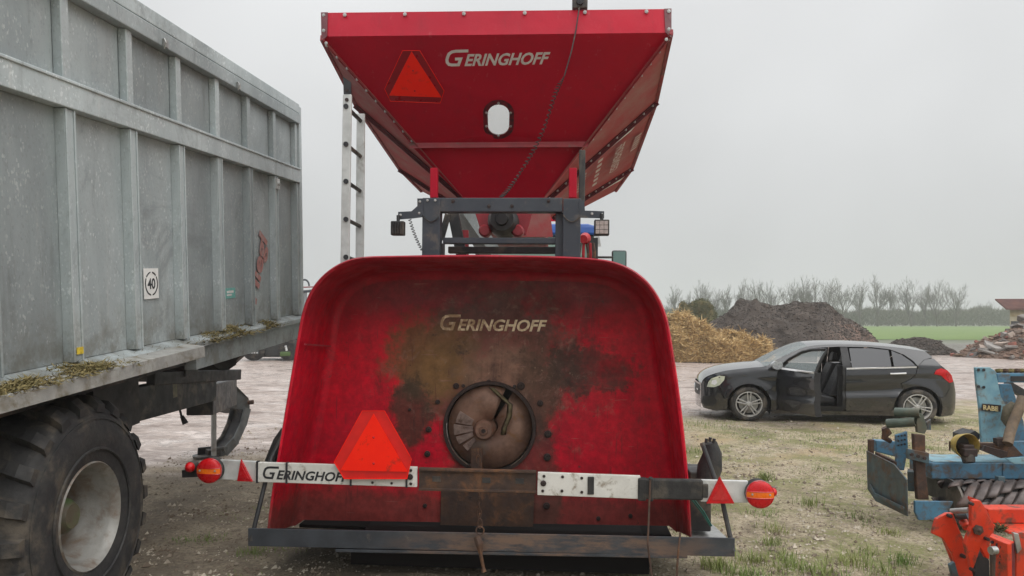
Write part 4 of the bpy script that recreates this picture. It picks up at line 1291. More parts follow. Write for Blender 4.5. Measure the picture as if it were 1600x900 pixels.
    fr_ = MB().loft([oval(hx, hz, 0.003) + oval(hx, hz, 0.003)[:1], oval(hx * 1.42, hz * 1.3, 0.003) + oval(hx * 1.42, hz * 1.3, 0.003)[:1]]).build('window_frame', sm.done(sm.mix(sm.ramp(sm.noise(18, 5), 0.35, 0.6), (0.03, 0.006, 0.009), (0.15, 0.004, 0.012)), 0.5), P)
    MB().prism(oval(hx, hz, 0.004), n * 0.004).build('pane', NT('clear_pane').done((0.8, 0.84, 0.83), 0.1, 0, 0.5, None, 0.28), fr_)
    for px, py in ((779, 161), (779, 212), (760, 176), (760, 197), (798, 176), (798, 197)):
        p = on(px, py, 0.008)
        MB().lathe([(0, 0.012), (0.008, 0.011), (0.01, 0)], p, n, 6).build('bolt', M_['bolt'], fr_)
    # bolts on the rim band
    b0 = None
    for i in range(7):
        px = 505 + (1046 - 505) * (i / 6) if False else (539, 633, 725, 820, 914, 1010, 1045)[i]
        p = on_y(BM, px, 24 - 6 * (px - 503) / 545, yT - 0.02)
        o = MB().lathe([(0, 0.017), (-0.01, 0.017), (-0.012, 0)], p, (0, 1, 0), 6).build('bolt', M_['bolt'], P)
    for px, py in ((506, 24), (506, 48), (510, 68), (1045, 46), (1041, 62)):
        p = on_y(BM, px, py, yR - 0.025)
        MB().lathe([(0, 0.015), (-0.01, 0.015), (-0.012, 0)], p, (0, 1, 0), 6).build('bolt', M_['bolt'], P)
    # maker name and slow-vehicle triangle
    o = on(695, 104); ux = on(858, 100) - o; uy = on(695, 78) - o
    maker_logo(o, ux, uy, M_['decal'], P, 'lettering')
    slow_sign(P, [on(*p) for p in ((629, 79), (656, 79), (694, 142), (688, 161), (610, 158), (601, 139))], [on(*p, 0.006) for p in ((643, 80), (690, 152), (608, 149))], M_['fluor'])
    # rear camera on the rim, straight cable, then a coiled one down to the frame
    p = on_y(BM, 906, 6, 1.32)
    cm = MB().box(p, (0.13, 0.09, 0.11)).build('camera_box', M_['black'], P, bevel=0.012)
    MB().lathe([(0, 0.03), (-0.02, 0.03), (-0.022, 0.0)], p + Vector((0, -0.045, 0)), (0, 1, 0), 14).build('lens', M_['ink'], cm)
    a = on_y(BM, 905, 12, 1.24); b = on_y(BM, 893, 80, 1.2); c1 = on_y(BM, 882, 118, 1.2)
    MB().tube([a, a.lerp(b, 0.5) + Vector((0.006, 0, 0)), b, c1], 0.006, 6).build('cable', M_['black'], P)
    ctrl = [c1, on_y(BM, 868, 145, 1.24), on_y(BM, 850, 200, 1.28), on_y(BM, 826, 248, 1.28), on_y(BM, 800, 288, 1.22), on_y(BM, 783, 308, 1.1)]
    def curve(t):
        k = min(int(t * 5), 4); f = t * 5 - k
        p0, p1, p2, p3 = ctrl[max(k - 1, 0)], ctrl[k], ctrl[k + 1], ctrl[min(k + 2, 5)]
        return 0.5 * ((2 * p1) + (p2 - p0) * f + (2 * p0 - 5 * p1 + 4 * p2 - p3) * f * f + (3 * p1 - p0 - 3 * p2 + p3) * f ** 3)
    pts = []
    N, turns = 420, 38
    for i in range(N + 1):
        t = i / N
        w = 2 * math.pi * turns * t
        amp = 0.017 * (0.65 + 0.5 * abs(math.sin(t * 9))) * min(1, t * 8)
        pts.append(curve(t) + Vector((math.cos(w) * amp, math.sin(w) * amp, 0)))
    MB().tube(pts, 0.0045, 4).build('coiled_cable', M_['black'], P, smooth=True)

def make_frame():
    P = bagger
    yP = 0.98
    def post(x0, x1, y0, y1, name, mat, d=0.13, yy=yP):
        a, b = on_y(BM, x0, y0, yy), on_y(BM, x1, y1, yy)
        return MB().span((a.x, yy, min(a.z, b.z)), (b.x, yy + d, max(a.z, b.z))).build(name, mat, P, bevel=0.006)
    post(660, 685, 309, 560, 'frame_post', M_['slate'])
    post(880, 905, 310, 560, 'frame_post', M_['slate'])
    post(686, 879, 309, 331, 'frame_beam', M_['slate'], 0.11, yP + 0.01)
    post(692, 876, 371, 381, 'frame_beam', M_['slate'], 0.08, yP + 0.1)
    post(700, 870, 385, 396, 'frame_beam', M_['black'], 0.08, yP + 0.25)
    post(685, 694, 380, 412, 'frame_gusset', M_['black'], 0.04, yP + 0.06)
    post(868, 880, 332, 412, 'frame_gusset', M_['slate'], 0.04, yP + 0.08)
    for x0, x1 in ((672, 683), (889, 901)):
        post(x0, x1, 262, 309, 'hopper_leg', M_['red'], 0.06, yP + 0.35)
    # slotted strip beside the right leg
    ch = post(905, 914, 234, 316, 'slotted_strip', M_['black'], 0.04, yP + 0.5)
    # diagonal struts behind
    MB().beam(on_y(BM, 708, 332, 1.5), on_y(BM, 724, 412, 1.5), 0.07, 0.09).build('strut', M_['black'], P)
    MB().beam(on_y(BM, 700, 335, 1.35), on_y(BM, 689, 375, 1.35), 0.03, 0.05).build('strut', M_['black'], P)
    MB().beam(on_y(BM, 722, 330, 2.2), on_y(BM, 770, 400, 2.4), 0.22, 0.12).build('auger_tube', M_['galv2'], P)
    MB().beam(on_y(BM, 727, 360, 1.9), on_y(BM, 727, 412, 1.9), 0.06, 0.06).build('strut', M_['red_frame'], P)
    # gearbox and red bearing lugs
    c = on_y(BM, 786, 345, 1.45)
    MB().lathe([(-0.16, 0.0), (-0.16, 0.05), (-0.12, 0.06), (-0.12, 0.1), (-0.05, 0.13), (0.2, 0.14)], c, (0, 1, 0), 18).build('gearbox', M_['black'], P, smooth=30)
    q = [on_y(BM, *p, 1.55) for p in ((742, 332), (832, 332), (822, 368), (800, 360), (772, 360), (754, 369))]
    MB().prism(q, (0, 0.04, 0)).build('gearbox_plate', M_['red_frame'], P, bevel=0.006)
    for px in (758, 809):
        p = on_y(BM, px, 361, 1.45)
        MB().lathe([(-0.05, 0.0), (-0.05, 0.04), (-0.03, 0.055), (0.06, 0.055)], p, (0, 1, 0), 14).build('bearing_lug', M_['red_frame'], P, smooth=30)
    for px, py in ((764, 322), (800, 322), (708, 314), (857, 314)):
        p = on_y(BM, px, py, yP + 0.006)
        MB().lathe([(0, 0.015), (-0.008, 0.015), (-0.01, 0)], p, (0, 1, 0), 6).build('bolt', M_['dark_bolt'], P)
    # dusty plate seen through the frame on the right
    q = [on_y(BM, *p, 2.1) for p in ((826, 334), (860, 334), (864, 370), (812, 370))]
    MB().prism(q, (0, 0.02, 0.0)).build('chute_plate', M_['red_dusty_sheen'], P)
    # stepped light brackets
    for pts, nb in ((((622, 343), (622, 331), (643, 330), (652, 322), (652, 310), (661, 310), (661, 339), (645, 341)), ((626, 336), (656, 315), (655, 333), (668, 313), (680, 313))), (((904, 313), (913, 313), (914, 329), (944, 330), (944, 341), (906, 340)), ((925, 334), (941, 335)))):
        q = [on_y(BM, *p, yP - 0.006) for p in pts]
        br = MB().prism(q, (0, 0.014, 0)).build('light_bracket', M_['slate'], P)
        for px, py in nb:
            p = on_y(BM, px, py, yP - 0.008)
            MB().lathe([(0, 0.011), (-0.006, 0.011), (-0.008, 0)], p, (0, 1, 0), 6).build('bolt', M_['bolt'], br)
    # working lamps
    def worklamp(px, py, w, h, facing):
        c = on_y(BM, px, py, yP - 0.02)
        k = 0.0052
        l = MB().box(c, (w * k, 0.07, h * k)).box(c + Vector((0, 0.05, 0)), (w * k * 0.8, 0.04, h * k * 0.75)).build('work_lamp', M_['rubber'], P, bevel=0.008)
        MB().tube([c + Vector((0, 0, h * k / 2)), c + Vector((0, 0, h * k / 2 + 0.05))], 0.014, 8).build('lamp_stem', M_['black'], l)
        if facing:
            gm = pmat('lamp_glass', (0.42, 0.36, 0.33), (0.3, 0.26, 0.24), 40, 0.2, coat=0.6)
            for i in range(3):
                for j in range(3):
                    MB().box(c + Vector(((i - 1) * w * k * 0.28, -0.038, (j - 1) * h * k * 0.28)), (w * k * 0.25, 0.008, h * k * 0.25)).build('cell', gm, l)
        else:
            for i in range(4):
                MB().box(c + Vector(((i - 1.5) * w * k * 0.2, -0.04, 0)), (w * k * 0.06, 0.02, h * k * 0.8)).build('fin', M_['black'], l)
    worklamp(622, 357, 21, 22, False)
    worklamp(940, 356, 23, 24, True)
    # thin coiled lead under the left bracket
    a, b, c = on_y(BM, 640, 342, yP), on_y(BM, 647, 370, yP), on_y(BM, 660, 392, yP)
    pts = []
    for i in range(161):
        t = i / 160
        p = a.lerp(b, t).lerp(b.lerp(c, t), t)
        w = 2 * math.pi * 12 * t
        pts.append(p + Vector((math.cos(w) * 0.012, math.sin(w) * 0.012, 0)))
    MB().tube(pts, 0.0035, 4).build('coiled_cable', M_['black'], P)
    for x0 in (660, 880):
        MB().tube([on_y(BM, x0 + 25 * k / 8, 336 + 3 * k / 8 + 9 * (1 - (k / 4 - 1) ** 2), yP - 0.012) for k in range(9)], 0.006, 5).build('cable', M_['black'], P)

def make_ladder():
    P = bagger
    la = bpy.data.objects.new('ladder', None)
    COL.objects.link(la); la.parent = P
    y1, y2 = 1.02, 1.46
    a0, a1 = on_y(BM, 543, 148, y1), on_y(BM, 539, 420, y1)
    b0, b1 = on_y(BM, 564, 178, y2), on_y(BM, 562, 420, y2)
    a1 = a0 + (a1 - a0) * 1.9; b1 = b0 + (b1 - b0) * 1.9
    for (p, q) in ((a0, a1), (b0, b1)):
        MB().beam(p, q, 0.072, 0.026, up=(0, 1, 0)).build('rail', M_['alu'], la, bevel=0.004)
    for py in (167, 226, 284, 343, 402, 461):
        a = on_y(BM, 541.5, py, y1)
        t = (a.z - b0.z) / (b1.z - b0.z)
        b = b0.lerp(b1, t); b.z = a.z
        rg = MB().tube([a + Vector((0, -0.01, 0)), b], 0.017, 8).build('rung', M_['black'], la, smooth=40)
        MB().lathe([(0, 0.021), (-0.012, 0.021), (-0.012, 0.0)], a + Vector((0, -0.012, 0)), (0, 1, 0), 10).build('rung_plug', M_['ink'], rg)
    q = [on_y(BM, *p, y1 + 0.02) for p in ((536, 120), (548, 128), (549, 156), (537, 152))]
    MB().prism(q, (0, 0.02, 0)).build('hanging_bracket', M_['black'], la)
    for py in (141, 156):
        p = on_y(BM, 542, py, y1 - 0.016)
        MB().lathe([(0, 0.016), (-0.01, 0.016), (-0.01, 0)], p, (0, 1, 0), 6).build('bolt', M_['dark_bolt'], la)

def make_chain():
    P = bagger
    # shackle and pull rod hanging from the auger bearing, with links
    pts = [(747, 708), (748, 730), (748, 755), (749, 780), (749, 800), (750, 818)]
    ch = bpy.data.objects.new('hanging_chain', None)
    COL.objects.link(ch); ch.parent = P
    k = 0
    prev = None
    for i in range(12):
        t = i / 11 * (len(pts) - 1)
        j = min(int(t), len(pts) - 2)
        px = pts[j][0] + (pts[j + 1][0] - pts[j][0]) * (t - j); py = pts[j][1] + (pts[j + 1][1] - pts[j][1]) * (t - j)
        c = on_y(BM, px, py, 0.52 - 0.55 * i / 11)
        an = 0 if i % 2 else 90
        ring = []
        for w in range(15):
            a = 2 * math.pi * w / 14
            v = Vector((0.014 * math.cos(a), 0, 0.034 * math.sin(a)))
            v.rotate(Matrix.Rotation(R(an), 3, 'Z'))
            ring.append(c + v)
        MB().tube(ring, 0.0048, 5, cap=False).build('link', M_['rust'], ch)
    c = on_y(BM, 750, 829, -0.16)
    ring = [c + Vector((0.026 * math.cos(2 * math.pi * w / 20), 0, 0.026 * math.sin(2 * math.pi * w / 20))) for w in range(21)]
    MB().tube(ring, 0.005, 6, cap=False).build('ring', M_['rust'], ch)
    MB().tube([on_y(BM, 745, 838, -0.17), on_y(BM, 749, 850, -0.18), on_y(BM, 751, 866, -0.18), on_y(BM, 755, 886, -0.17), on_y(BM, 756, 893, -0.17)], [0.024, 0.026, 0.012, 0.011, 0.017], 8).build('pull_rod', M_['rust'], ch)
    # two loose strings at the right
    MB().tube([on_y(BM, 1016, 750, -0.11), on_y(BM, 1014, 800, -0.14), on_y(BM, 1012, 850, -0.2), on_y(BM, 1019, 905, -0.2)], 0.007, 5).build('loose_cord', M_['rust'], P)
    MB().tube([on_y(BM, 1063, 832, -0.16), on_y(BM, 1060, 860, -0.2), on_y(BM, 1057, 905, -0.2)], 0.007, 5).build('loose_cord', M_['rust'], P)

M_['dark_red'] = pmat('dark_red_flange', (0.13, 0.012, 0.02), (0.09, 0.012, 0.018), 8, 0.5, dirt=(0.1, 0.06, 0.05), dirt_amt=0.3)
# ------------------------------------------------------------------ dark hatchback with its driver's door open
CF, CR_ = seen(1170, 658, 13.2), seen(1433, 664, 12.72)
c_dir = (Vector((CR_.x, CR_.y, 0)) - Vector((CF.x, CF.y, 0)))
c_scale = c_dir.length / 2.70
c_dir.normalize()
c_y = Vector((-c_dir.y, c_dir.x, 0))
CW0, CW1, TYR = 0.93, 3.63, 0.312
c_org = Vector((CF.x, CF.y, -0.012)) - c_dir * CW0 * c_scale + c_y * 0.84
CM = axes(c_org, c_dir, c_y, Vector((0, 0, 1))) @ Matrix.Diagonal((c_scale, 1, 1, 1))
car = thing('parked_car', 'dark grey five-door hatchback with its front door standing open', 'car', CM)

def lerp_tab(tab, x):
    if x <= tab[0][0]: return tab[0][1]
    for (a, b), (c, d) in zip(tab[:-1], tab[1:]):
        if x <= c:
            t = (x - a) / (c - a)
            return b + (d - b) * t
    return tab[-1][1]

def smooth_tab(tab, x):
    """Catmull-Rom through a table"""
    n = len(tab)
    if x <= tab[0][0]: return tab[0][1]
    if x >= tab[-1][0]: return tab[-1][1]
    for k in range(n - 1):
        if x <= tab[k + 1][0]:
            break
    x0, y0 = tab[k]; x1, y1 = tab[k + 1]
    ml = (y1 - tab[k - 1][1]) / (x1 - tab[k - 1][0]) if k > 0 else (y1 - y0) / (x1 - x0)
    mr = (tab[k + 2][1] - y0) / (tab[k + 2][0] - x0) if k < n - 2 else (y1 - y0) / (x1 - x0)
    h = x1 - x0; t = (x - x0) / h
    return (2 * t ** 3 - 3 * t ** 2 + 1) * y0 + (t ** 3 - 2 * t ** 2 + t) * h * ml + (-2 * t ** 3 + 3 * t ** 2) * y1 + (t ** 3 - t ** 2) * h * mr

PLAN = [(0.0, 0.60), (0.10, 0.715), (0.25, 0.80), (0.5, 0.855), (0.9, 0.882), (1.6, 0.888), (2.6, 0.89), (3.4, 0.885), (3.8, 0.865), (4.05, 0.82), (4.2, 0.75), (4.29, 0.66)]
BELT = [(0.0, 0.70), (0.5, 0.80), (1.2, 0.90), (1.6, 0.925), (2.6, 0.965), (3.6, 1.01), (4.29, 0.98)]
SIDE_TOP = [(0.0, 0.60), (0.05, 0.72), (0.17, 0.80), (0.4, 0.87), (0.63, 0.915), (1.0, 0.965), (1.2, 0.99), (1.40, 1.10), (1.60, 1.205), (1.83, 1.305), (2.05, 1.36), (2.42, 1.38), (2.8, 1.375), (3.25, 1.345), (3.6, 1.30), (3.83, 1.25), (3.92, 1.14), (4.02, 1.02), (4.12, 0.94), (4.19, 0.87), (4.25, 0.72), (4.29, 0.55)]
CENTRE = [(0.0, 0.66), (0.05, 0.76), (0.17, 0.855), (0.4, 0.925), (0.63, 0.97), (1.0, 1.02), (1.2, 1.045), (1.40, 1.16), (1.60, 1.27), (1.83, 1.375), (2.05, 1.42), (2.42, 1.435), (2.8, 1.43), (3.25, 1.40), (3.6, 1.355), (3.83, 1.305), (3.92, 1.17), (4.02, 1.045), (4.12, 0.965), (4.19, 0.89), (4.25, 0.74), (4.29, 0.56)]

def half_w(x, z):
    w = smooth_tab(PLAN, x)
    b = lerp_tab(BELT, x)
    if z > b:
        t = (z - b)
        w -= 0.50 * t + 0.18 * t * t
    else:
        t = (b - z) / b
        w -= 0.025 * max(0, 1 - abs(z - b) / 0.25) * 0.5
    if z < 0.42:
        w -= 0.30 * (0.42 - z) ** 1.5
    # scooped flank: a crease falls from the rear handle to the front sill
    cr = 0.40 + 0.12 * max(0, min(1, (x - 1.3) / 2.2))
    d = z - cr
    if 1.2 < x < 3.7 and -0.2 < d < 0.3:
        k = min(1, (x - 1.2) / 0.3) * min(1, (3.7 - x) / 0.3)
        w -= 0.030 * k * math.exp(-((d - 0.1) / 0.07) ** 2)
        w += 0.012 * k * math.exp(-(d / 0.05) ** 2)
    c2 = 0.80 + 0.035 * (x - 1.0)
    if x > 0.7:
        w += 0.014 * math.exp(-((z - c2) / 0.035) ** 2) * min(1, (x - 0.7) / 0.5)
    for wx in (CW0, CW1):
        dr = math.hypot(x - wx, z - TYR) - 0.37
        if abs(dr) < 0.10:
            w += 0.018 * math.cos(dr / 0.10 * math.pi / 2)
    return w

def clip(poly, axis, val, keep_low):
    out = []
    for i in range(len(poly)):
        p, q = poly[i], poly[(i + 1) % len(poly)]
        pi = (p[axis] <= val) if keep_low else (p[axis] >= val)
        qi = (q[axis] <= val) if keep_low else (q[axis] >= val)
        if pi: out.append(p)
        if pi != qi:
            t = (val - p[axis]) / (q[axis] - p[axis])
            out.append((p[0] + (q[0] - p[0]) * t, p[1] + (q[1] - p[1]) * t))
    return out

def patch(poly, side=-1, off=0.0, cell=0.045, fn=half_w):
    """body panel: polygon of the side view pressed onto the curved flank"""
    m = MB()
    m.orient = lambda c: Vector((0, side, 0))
    key = {}
    x0 = min(p[0] for p in poly); x1 = max(p[0] for p in poly)
    z0 = min(p[1] for p in poly); z1 = max(p[1] for p in poly)
    nx = max(1, int((x1 - x0) / cell) + 1); nz = max(1, int((z1 - z0) / cell) + 1)
    def vid(p):
        k = (round(p[0], 4), round(p[1], 4))
        if k not in key:
            key[k] = len(m.v)
            m.v.append(Vector((k[0], side * (fn(*k) + off), k[1])))
        return key[k]
    for i in range(nx):
        a, b = x0 + (x1 - x0) * i / nx, x0 + (x1 - x0) * (i + 1) / nx
        col = clip(clip(poly, 0, a, False), 0, b, True)
        if len(col) < 3: continue
        for j in range(nz):
            c, d = z0 + (z1 - z0) * j / nz, z0 + (z1 - z0) * (j + 1) / nz
            q = clip(clip(col, 1, c, False), 1, d, True)
            ids = []
            for p in q:
                k = vid(p)
                if k not in ids: ids.append(k)
            if len(ids) >= 3:
                # drop slivers
                ar = 0
                for s in range(len(ids)):
                    pa, pb = m.v[ids[s]], m.v[ids[(s + 1) % len(ids)]]
                    ar += pa.x * pb.z - pb.x * pa.z
                if abs(ar) > 1e-6:
                    m.f.append(tuple(ids)); m.m.append(0)
    return m

def arc(wx, r, a0, a1, n=14):
    return [(wx + r * math.cos(R(a0 + (a1 - a0) * k / n)), TYR + r * math.sin(R(a0 + (a1 - a0) * k / n))) for k in range(n + 1)]

def top_pts(x0, x1, tab=SIDE_TOP, n=12):
    return [(x0 + (x1 - x0) * k / n, smooth_tab(tab, x0 + (x1 - x0) * k / n)) for k in range(n + 1)]

def make_car():
    P = car
    t = NT('dark_metallic_paint')
    c = t.mix(t.ramp(t.noise(400, 2), 0.4, 0.7), (0.014, 0.015, 0.018), (0.028, 0.03, 0.035))
    dust = t.math('MULTIPLY', t.ramp(t.xyz()[2], 0.55, 0.15), t.ramp(t.noise(7, 6, 0.7), 0.35, 0.7, 0.2, 0.8))
    c = t.mix(dust, c, (0.10, 0.088, 0.075))
    body = t.done(c, 0.26, 0.15, 0.5, 1.0)
    t.p.inputs['Coat Roughness'].default_value = 0.03
    trim = pmat('black_plastic', (0.012, 0.012, 0.013), (0.02, 0.02, 0.021), 9, 0.5)
    g = NT('dark_tinted_glass'); dark_glass = g.done((0.05, 0.053, 0.06), 0.06, 0, 0.5)
    g = NT('clear_glass'); clear = g.done((0.30, 0.35, 0.35), 0.03, 0, 0.8, None, 0.55)
    chrome = pmat('chrome_strip', (0.82, 0.82, 0.83), (0.75, 0.75, 0.76), 20, 0.3, 0.0)
    inside = pmat('dark_interior', (0.012, 0.012, 0.014), (0.02, 0.02, 0.022), 8, 0.7)
    leather = pmat('black_seat_leather', (0.018, 0.018, 0.021), (0.026, 0.026, 0.03), 14, 0.45)
    sill = 0.20
    g_ = 0.006
    DOOR_F = [(1.40, 0.30), (1.375, 0.55), (1.38, 0.80), (1.42, 0.925)]
    for side in (-1, 1):
        # front wing
        poly = [(0.42, 0.60)] + [(x, z) for x, z in top_pts(0.42, 1.20)] + [(1.38, 0.99), (1.41, 0.93), (1.375, 0.80), (1.37, 0.55), (1.39, 0.30), (1.37, 0.21)] + arc(CW0, 0.365, -15, 180)[0:15] + [(0.56, 0.40), (0.45, 0.48)]
        patch(poly, side).build('front_wing', body, P, smooth=35)
        # bumper
        poly = [(0.01, 0.30), (0.01, 0.60), (0.05, 0.70), (0.17, 0.785), (0.414, 0.872), (0.414, 0.60), (0.444, 0.47), (0.555, 0.39), (0.566, 0.33), (0.57, 0.22), (0.35, 0.17), (0.06, 0.21)]
        bp = patch(poly, side).build('front_bumper', body, P, smooth=35)
        patch([(0.03, 0.30), (0.05, 0.43), (0.22, 0.45), (0.36, 0.36), (0.30, 0.27), (0.1, 0.25)], side, 0.006).build('air_intake', trim, bp, smooth=35)
        hl = patch([(0.13, 0.60), (0.16, 0.68), (0.22, 0.755), (0.40, 0.81), (0.52, 0.805), (0.50, 0.73), (0.40, 0.64), (0.28, 0.60)], side, 0.008).build('headlight', pmat('lit_headlight_glass', (0.72, 0.74, 0.58), (0.5, 0.54, 0.44), 14, 0.12, coat=1.0), P, smooth=35)
        patch([(0.22, 0.66), (0.24, 0.72), (0.33, 0.74), (0.35, 0.68), (0.3, 0.64)], side, 0.014).build('projector', chrome, hl, smooth=35)
        # rear door
        rd = [(2.505, 0.225), (2.505, 0.955), (3.62, 1.0), (3.60, 0.90), (3.52, 0.80), (3.36, 0.72)] + [(CW1 + 0.375 * math.cos(R(a)), TYR + 0.375 * math.sin(R(a))) for a in (125, 140, 155, 170)] + [(3.245, 0.30), (3.2, 0.225)]
        o = patch(rd, side).build('rear_door', body, P, smooth=35)
        patch([(2.51, 0.950), (3.61, 0.992), (3.61, 1.018), (2.51, 0.980)], side, 0.012).build('chrome_strip', chrome, o, smooth=35)
        patch([(2.60, 0.985), (2.60, 1.315), (2.95, 1.315), (3.22, 1.285), (3.22, 1.008)], side, -0.004).build('window', dark_glass, o, smooth=True)
        patch([(3.26, 1.010), (3.26, 1.278), (3.42, 1.20), (3.54, 1.10), (3.60, 1.025)], side, -0.004).build('quarter_window', dark_glass, o, smooth=True)
        hd = MB()
        for k in range(9):
            pass
        rows = [(3.20 + 0.24 * k / 6, 0.885 + 0.012 * k / 6) for k in range(7)]
        hd.tube([(x, side * (half_w(x, z) + (0.028 if 0 < i < 6 else 0.002)), z) for i, (x, z) in enumerate(rows)], 0.014, 8)
        hd.build('handle', chrome if side < 0 else body, o, smooth=40)
        # pillars and roof rail: frame round the side windows
        fr = [(1.205, 0.99)] + top_pts(1.23, 3.9, n=26) + [(3.75, 1.13), (3.63, 1.02), (3.57, 1.11), (3.44, 1.215), (3.24, 1.30), (2.95, 1.335), (2.42, 1.34), (2.1, 1.32), (1.88, 1.27), (1.62, 1.135), (1.44, 0.995)]
        patch(fr, side, 0.0, 0.05).build('roof_rail', body, P, smooth=35)
        patch([(2.45, 0.24), (2.46, 1.335), (2.575, 1.335), (2.595, 0.96), (2.498, 0.955), (2.498, 0.24)], side, -0.012).build('door_pillar', trim, P, smooth=35)
        # quarter panel
        qp = [(3.63, 1.0), (3.64, 1.02), (3.76, 1.13), (3.90, 1.15)] + [(x, smooth_tab(SIDE_TOP, x)) for x in (3.93, 3.97, 4.02, 4.07, 4.12)] + [(4.14, 0.62), (4.06, 0.50)] + [(CW1 + 0.368 * math.cos(R(a)), TYR + 0.368 * math.sin(R(a))) for a in (28, 42, 56, 70, 84, 98, 112, 124)] + [(3.37, 0.715), (3.53, 0.795), (3.61, 0.895)]
        patch(qp, side).build('rear_quarter', body, P, smooth=35)
        rb = [(4.148, 0.62), (4.128, 0.925), (4.19, 0.86), (4.25, 0.71), (4.285, 0.56), (4.28, 0.28), (4.22, 0.17), (4.02, 0.15)] + [(CW1 + 0.368 * math.cos(R(a)), TYR + 0.368 * math.sin(R(a))) for a in (-22, -8, 6, 20, 27)] + [(4.065, 0.495)]
        o = patch(rb, side).build('rear_bumper', body, P, smooth=35)
        tl = patch([(3.88, 0.885), (3.92, 0.955), (4.00, 0.985), (4.10, 0.955), (4.19, 0.86), (4.22, 0.75), (4.14, 0.735), (4.06, 0.80), (4.0, 0.86)], side, 0.009).build('tail_light', M_['reflect2'], P, smooth=35)
        patch([(4.08, 0.90), (4.14, 0.90), (4.2, 0.80), (4.15, 0.76), (4.10, 0.83)], side, 0.014).build('lamp_core', M_['reflect'], tl, smooth=35)
        # sill
        patch([(1.30, 0.155), (1.30, 0.205), (1.41, 0.218), (3.19, 0.218), (3.25, 0.28), (3.26, 0.155)], side, 0.004).build('sill', body, P, smooth=35)
        patch([(1.41, 0.215), (1.405, 0.30), (2.49, 0.30), (2.49, 0.215)], side, -0.03).build('door_sill', trim, P, smooth=35)
        # wheel wells
        for wx in (CW0, CW1):
            rows = []
            for yy in (0.86, 0.80, 0.50):
                rows.append([Vector((wx + 0.385 * math.cos(R(a)), side * yy, TYR + 0.385 * math.sin(R(a)))) for a in range(-25, 206, 15)])
            m = MB().loft(rows)
            m.add([Vector((wx, side * 0.5, TYR))] + rows[2], [(0, k, k + 1) for k in range(1, len(rows[2]))])
            m.build('wheel_well', trim, P, smooth=50)
    # far front door stays shut; near one hangs open on its hinges
    fd = [(1.415, 0.225), (1.40, 0.30), (1.383, 0.55), (1.388, 0.80), (1.42, 0.93), (1.46, 0.985), (2.49, 0.95), (2.49, 0.225)]
    wframe = [(1.44, 0.985), (1.60, 1.125), (1.86, 1.262), (2.1, 1.312), (2.42, 1.33), (2.50, 1.33), (2.49, 0.95)]
    win = [(1.56, 0.985), (1.66, 1.10), (1.88, 1.222), (2.1, 1.272), (2.40, 1.285), (2.415, 0.975)]
    far = patch(fd, 1).build('front_door', body, P, smooth=35)
    patch(win, 1, -0.004).build('window', clear, far, smooth=True)
    hx, hz = 1.42, 0.0
    hinge = Vector((hx, -half_w(hx, 0.6) + 0.03, 0))
    ang = R(-68)
    m = patch(fd, -1)
    dr = m.build('open_front_door', body, P, smooth=35, shift=hinge)
    dr.rotation_euler.z = ang
    tag(dr, 'driver door swung wide open towards the camera')
    def on_door(mb, name, mat, smooth=35):
        mb.v = [p - hinge for p in mb.v]
        o = mb.build(name, mat, dr, smooth=smooth)
        return o
    # window frame as a closed band
    wf = MB()
    outer = [wframe[0], wframe[1], wframe[2], wframe[3], wframe[4], wframe[5], (2.49, 1.15), (2.49, 0.96)]
    wf.tube([Vector((x, -(half_w(x, z) - 0.012), z)) for x, z in outer], 0.024, 6)
    on_door(wf, 'window_frame', trim)
    on_door(patch([(1.56, 0.985), (1.66, 1.10), (1.88, 1.23), (2.1, 1.28), (2.46, 1.305), (2.465, 0.965)], -1, -0.02), 'window', clear, True)
    on_door(patch([(1.47, 0.95), (1.47, 0.982), (2.485, 0.968), (2.485, 0.936)], -1, 0.012), 'chrome_strip', chrome)
    on_door(patch([(1.43, 0.23), (1.40, 0.55), (1.43, 0.92), (2.48, 0.94), (2.48, 0.23)], -1, -0.11), 'inner_panel', inside)
    eg = MB()
    for (a, b) in (((2.488, 0.228), (2.488, 0.945)), ((1.42, 0.228), (2.488, 0.228)), ((1.44, 0.945), (2.488, 0.945))):
        n = 8
        r1 = [Vector((a[0] + (b[0] - a[0]) * k / n, -half_w(a[0] + (b[0] - a[0]) * k / n, a[1] + (b[1] - a[1]) * k / n) + 0.001, a[1] + (b[1] - a[1]) * k / n)) for k in range(n + 1)]
        eg.loft([r1, [p + Vector((0, 0.112, 0)) for p in r1]])
    on_door(eg, 'door_edge', inside)
    on_door(MB().tube([(2.16 + 0.24 * k / 6, -(half_w(2.3, 0.86) + (0.03 if 0 < k < 6 else 0.0)), 0.862 + 0.01 * k / 6) for k in range(7)], 0.014, 8), 'handle', trim)
    mi = MB()
    cpos = Vector((1.50, -(half_w(1.5, 0.98) + 0.10), 1.02))
    rows = []
    for t_, sx, sz in ((-0.07, 0.03, 0.03), (-0.05, 0.075, 0.055), (0.0, 0.10, 0.075), (0.06, 0.10, 0.078)):
        rows.append([cpos + Vector((t_, sx * math.cos(2 * math.pi * k / 14), sz * math.sin(2 * math.pi * k / 14))) for k in range(14)])
    mi.loft(rows, close=True)
    mi.add(rows[0], [tuple(range(14))]); mi.add(rows[-1], [tuple(range(14))])
    mi.beam(cpos + Vector((0.0, 0.03, -0.05)), (1.5, -(half_w(1.5, 0.96) - 0.01), 0.965), 0.05, 0.03)
    on_door(mi, 'mirror', pmat('pale_mirror_cap', (0.42, 0.44, 0.45), (0.3, 0.31, 0.32), 10, 0.25, 0.2, coat=0.6), 40)

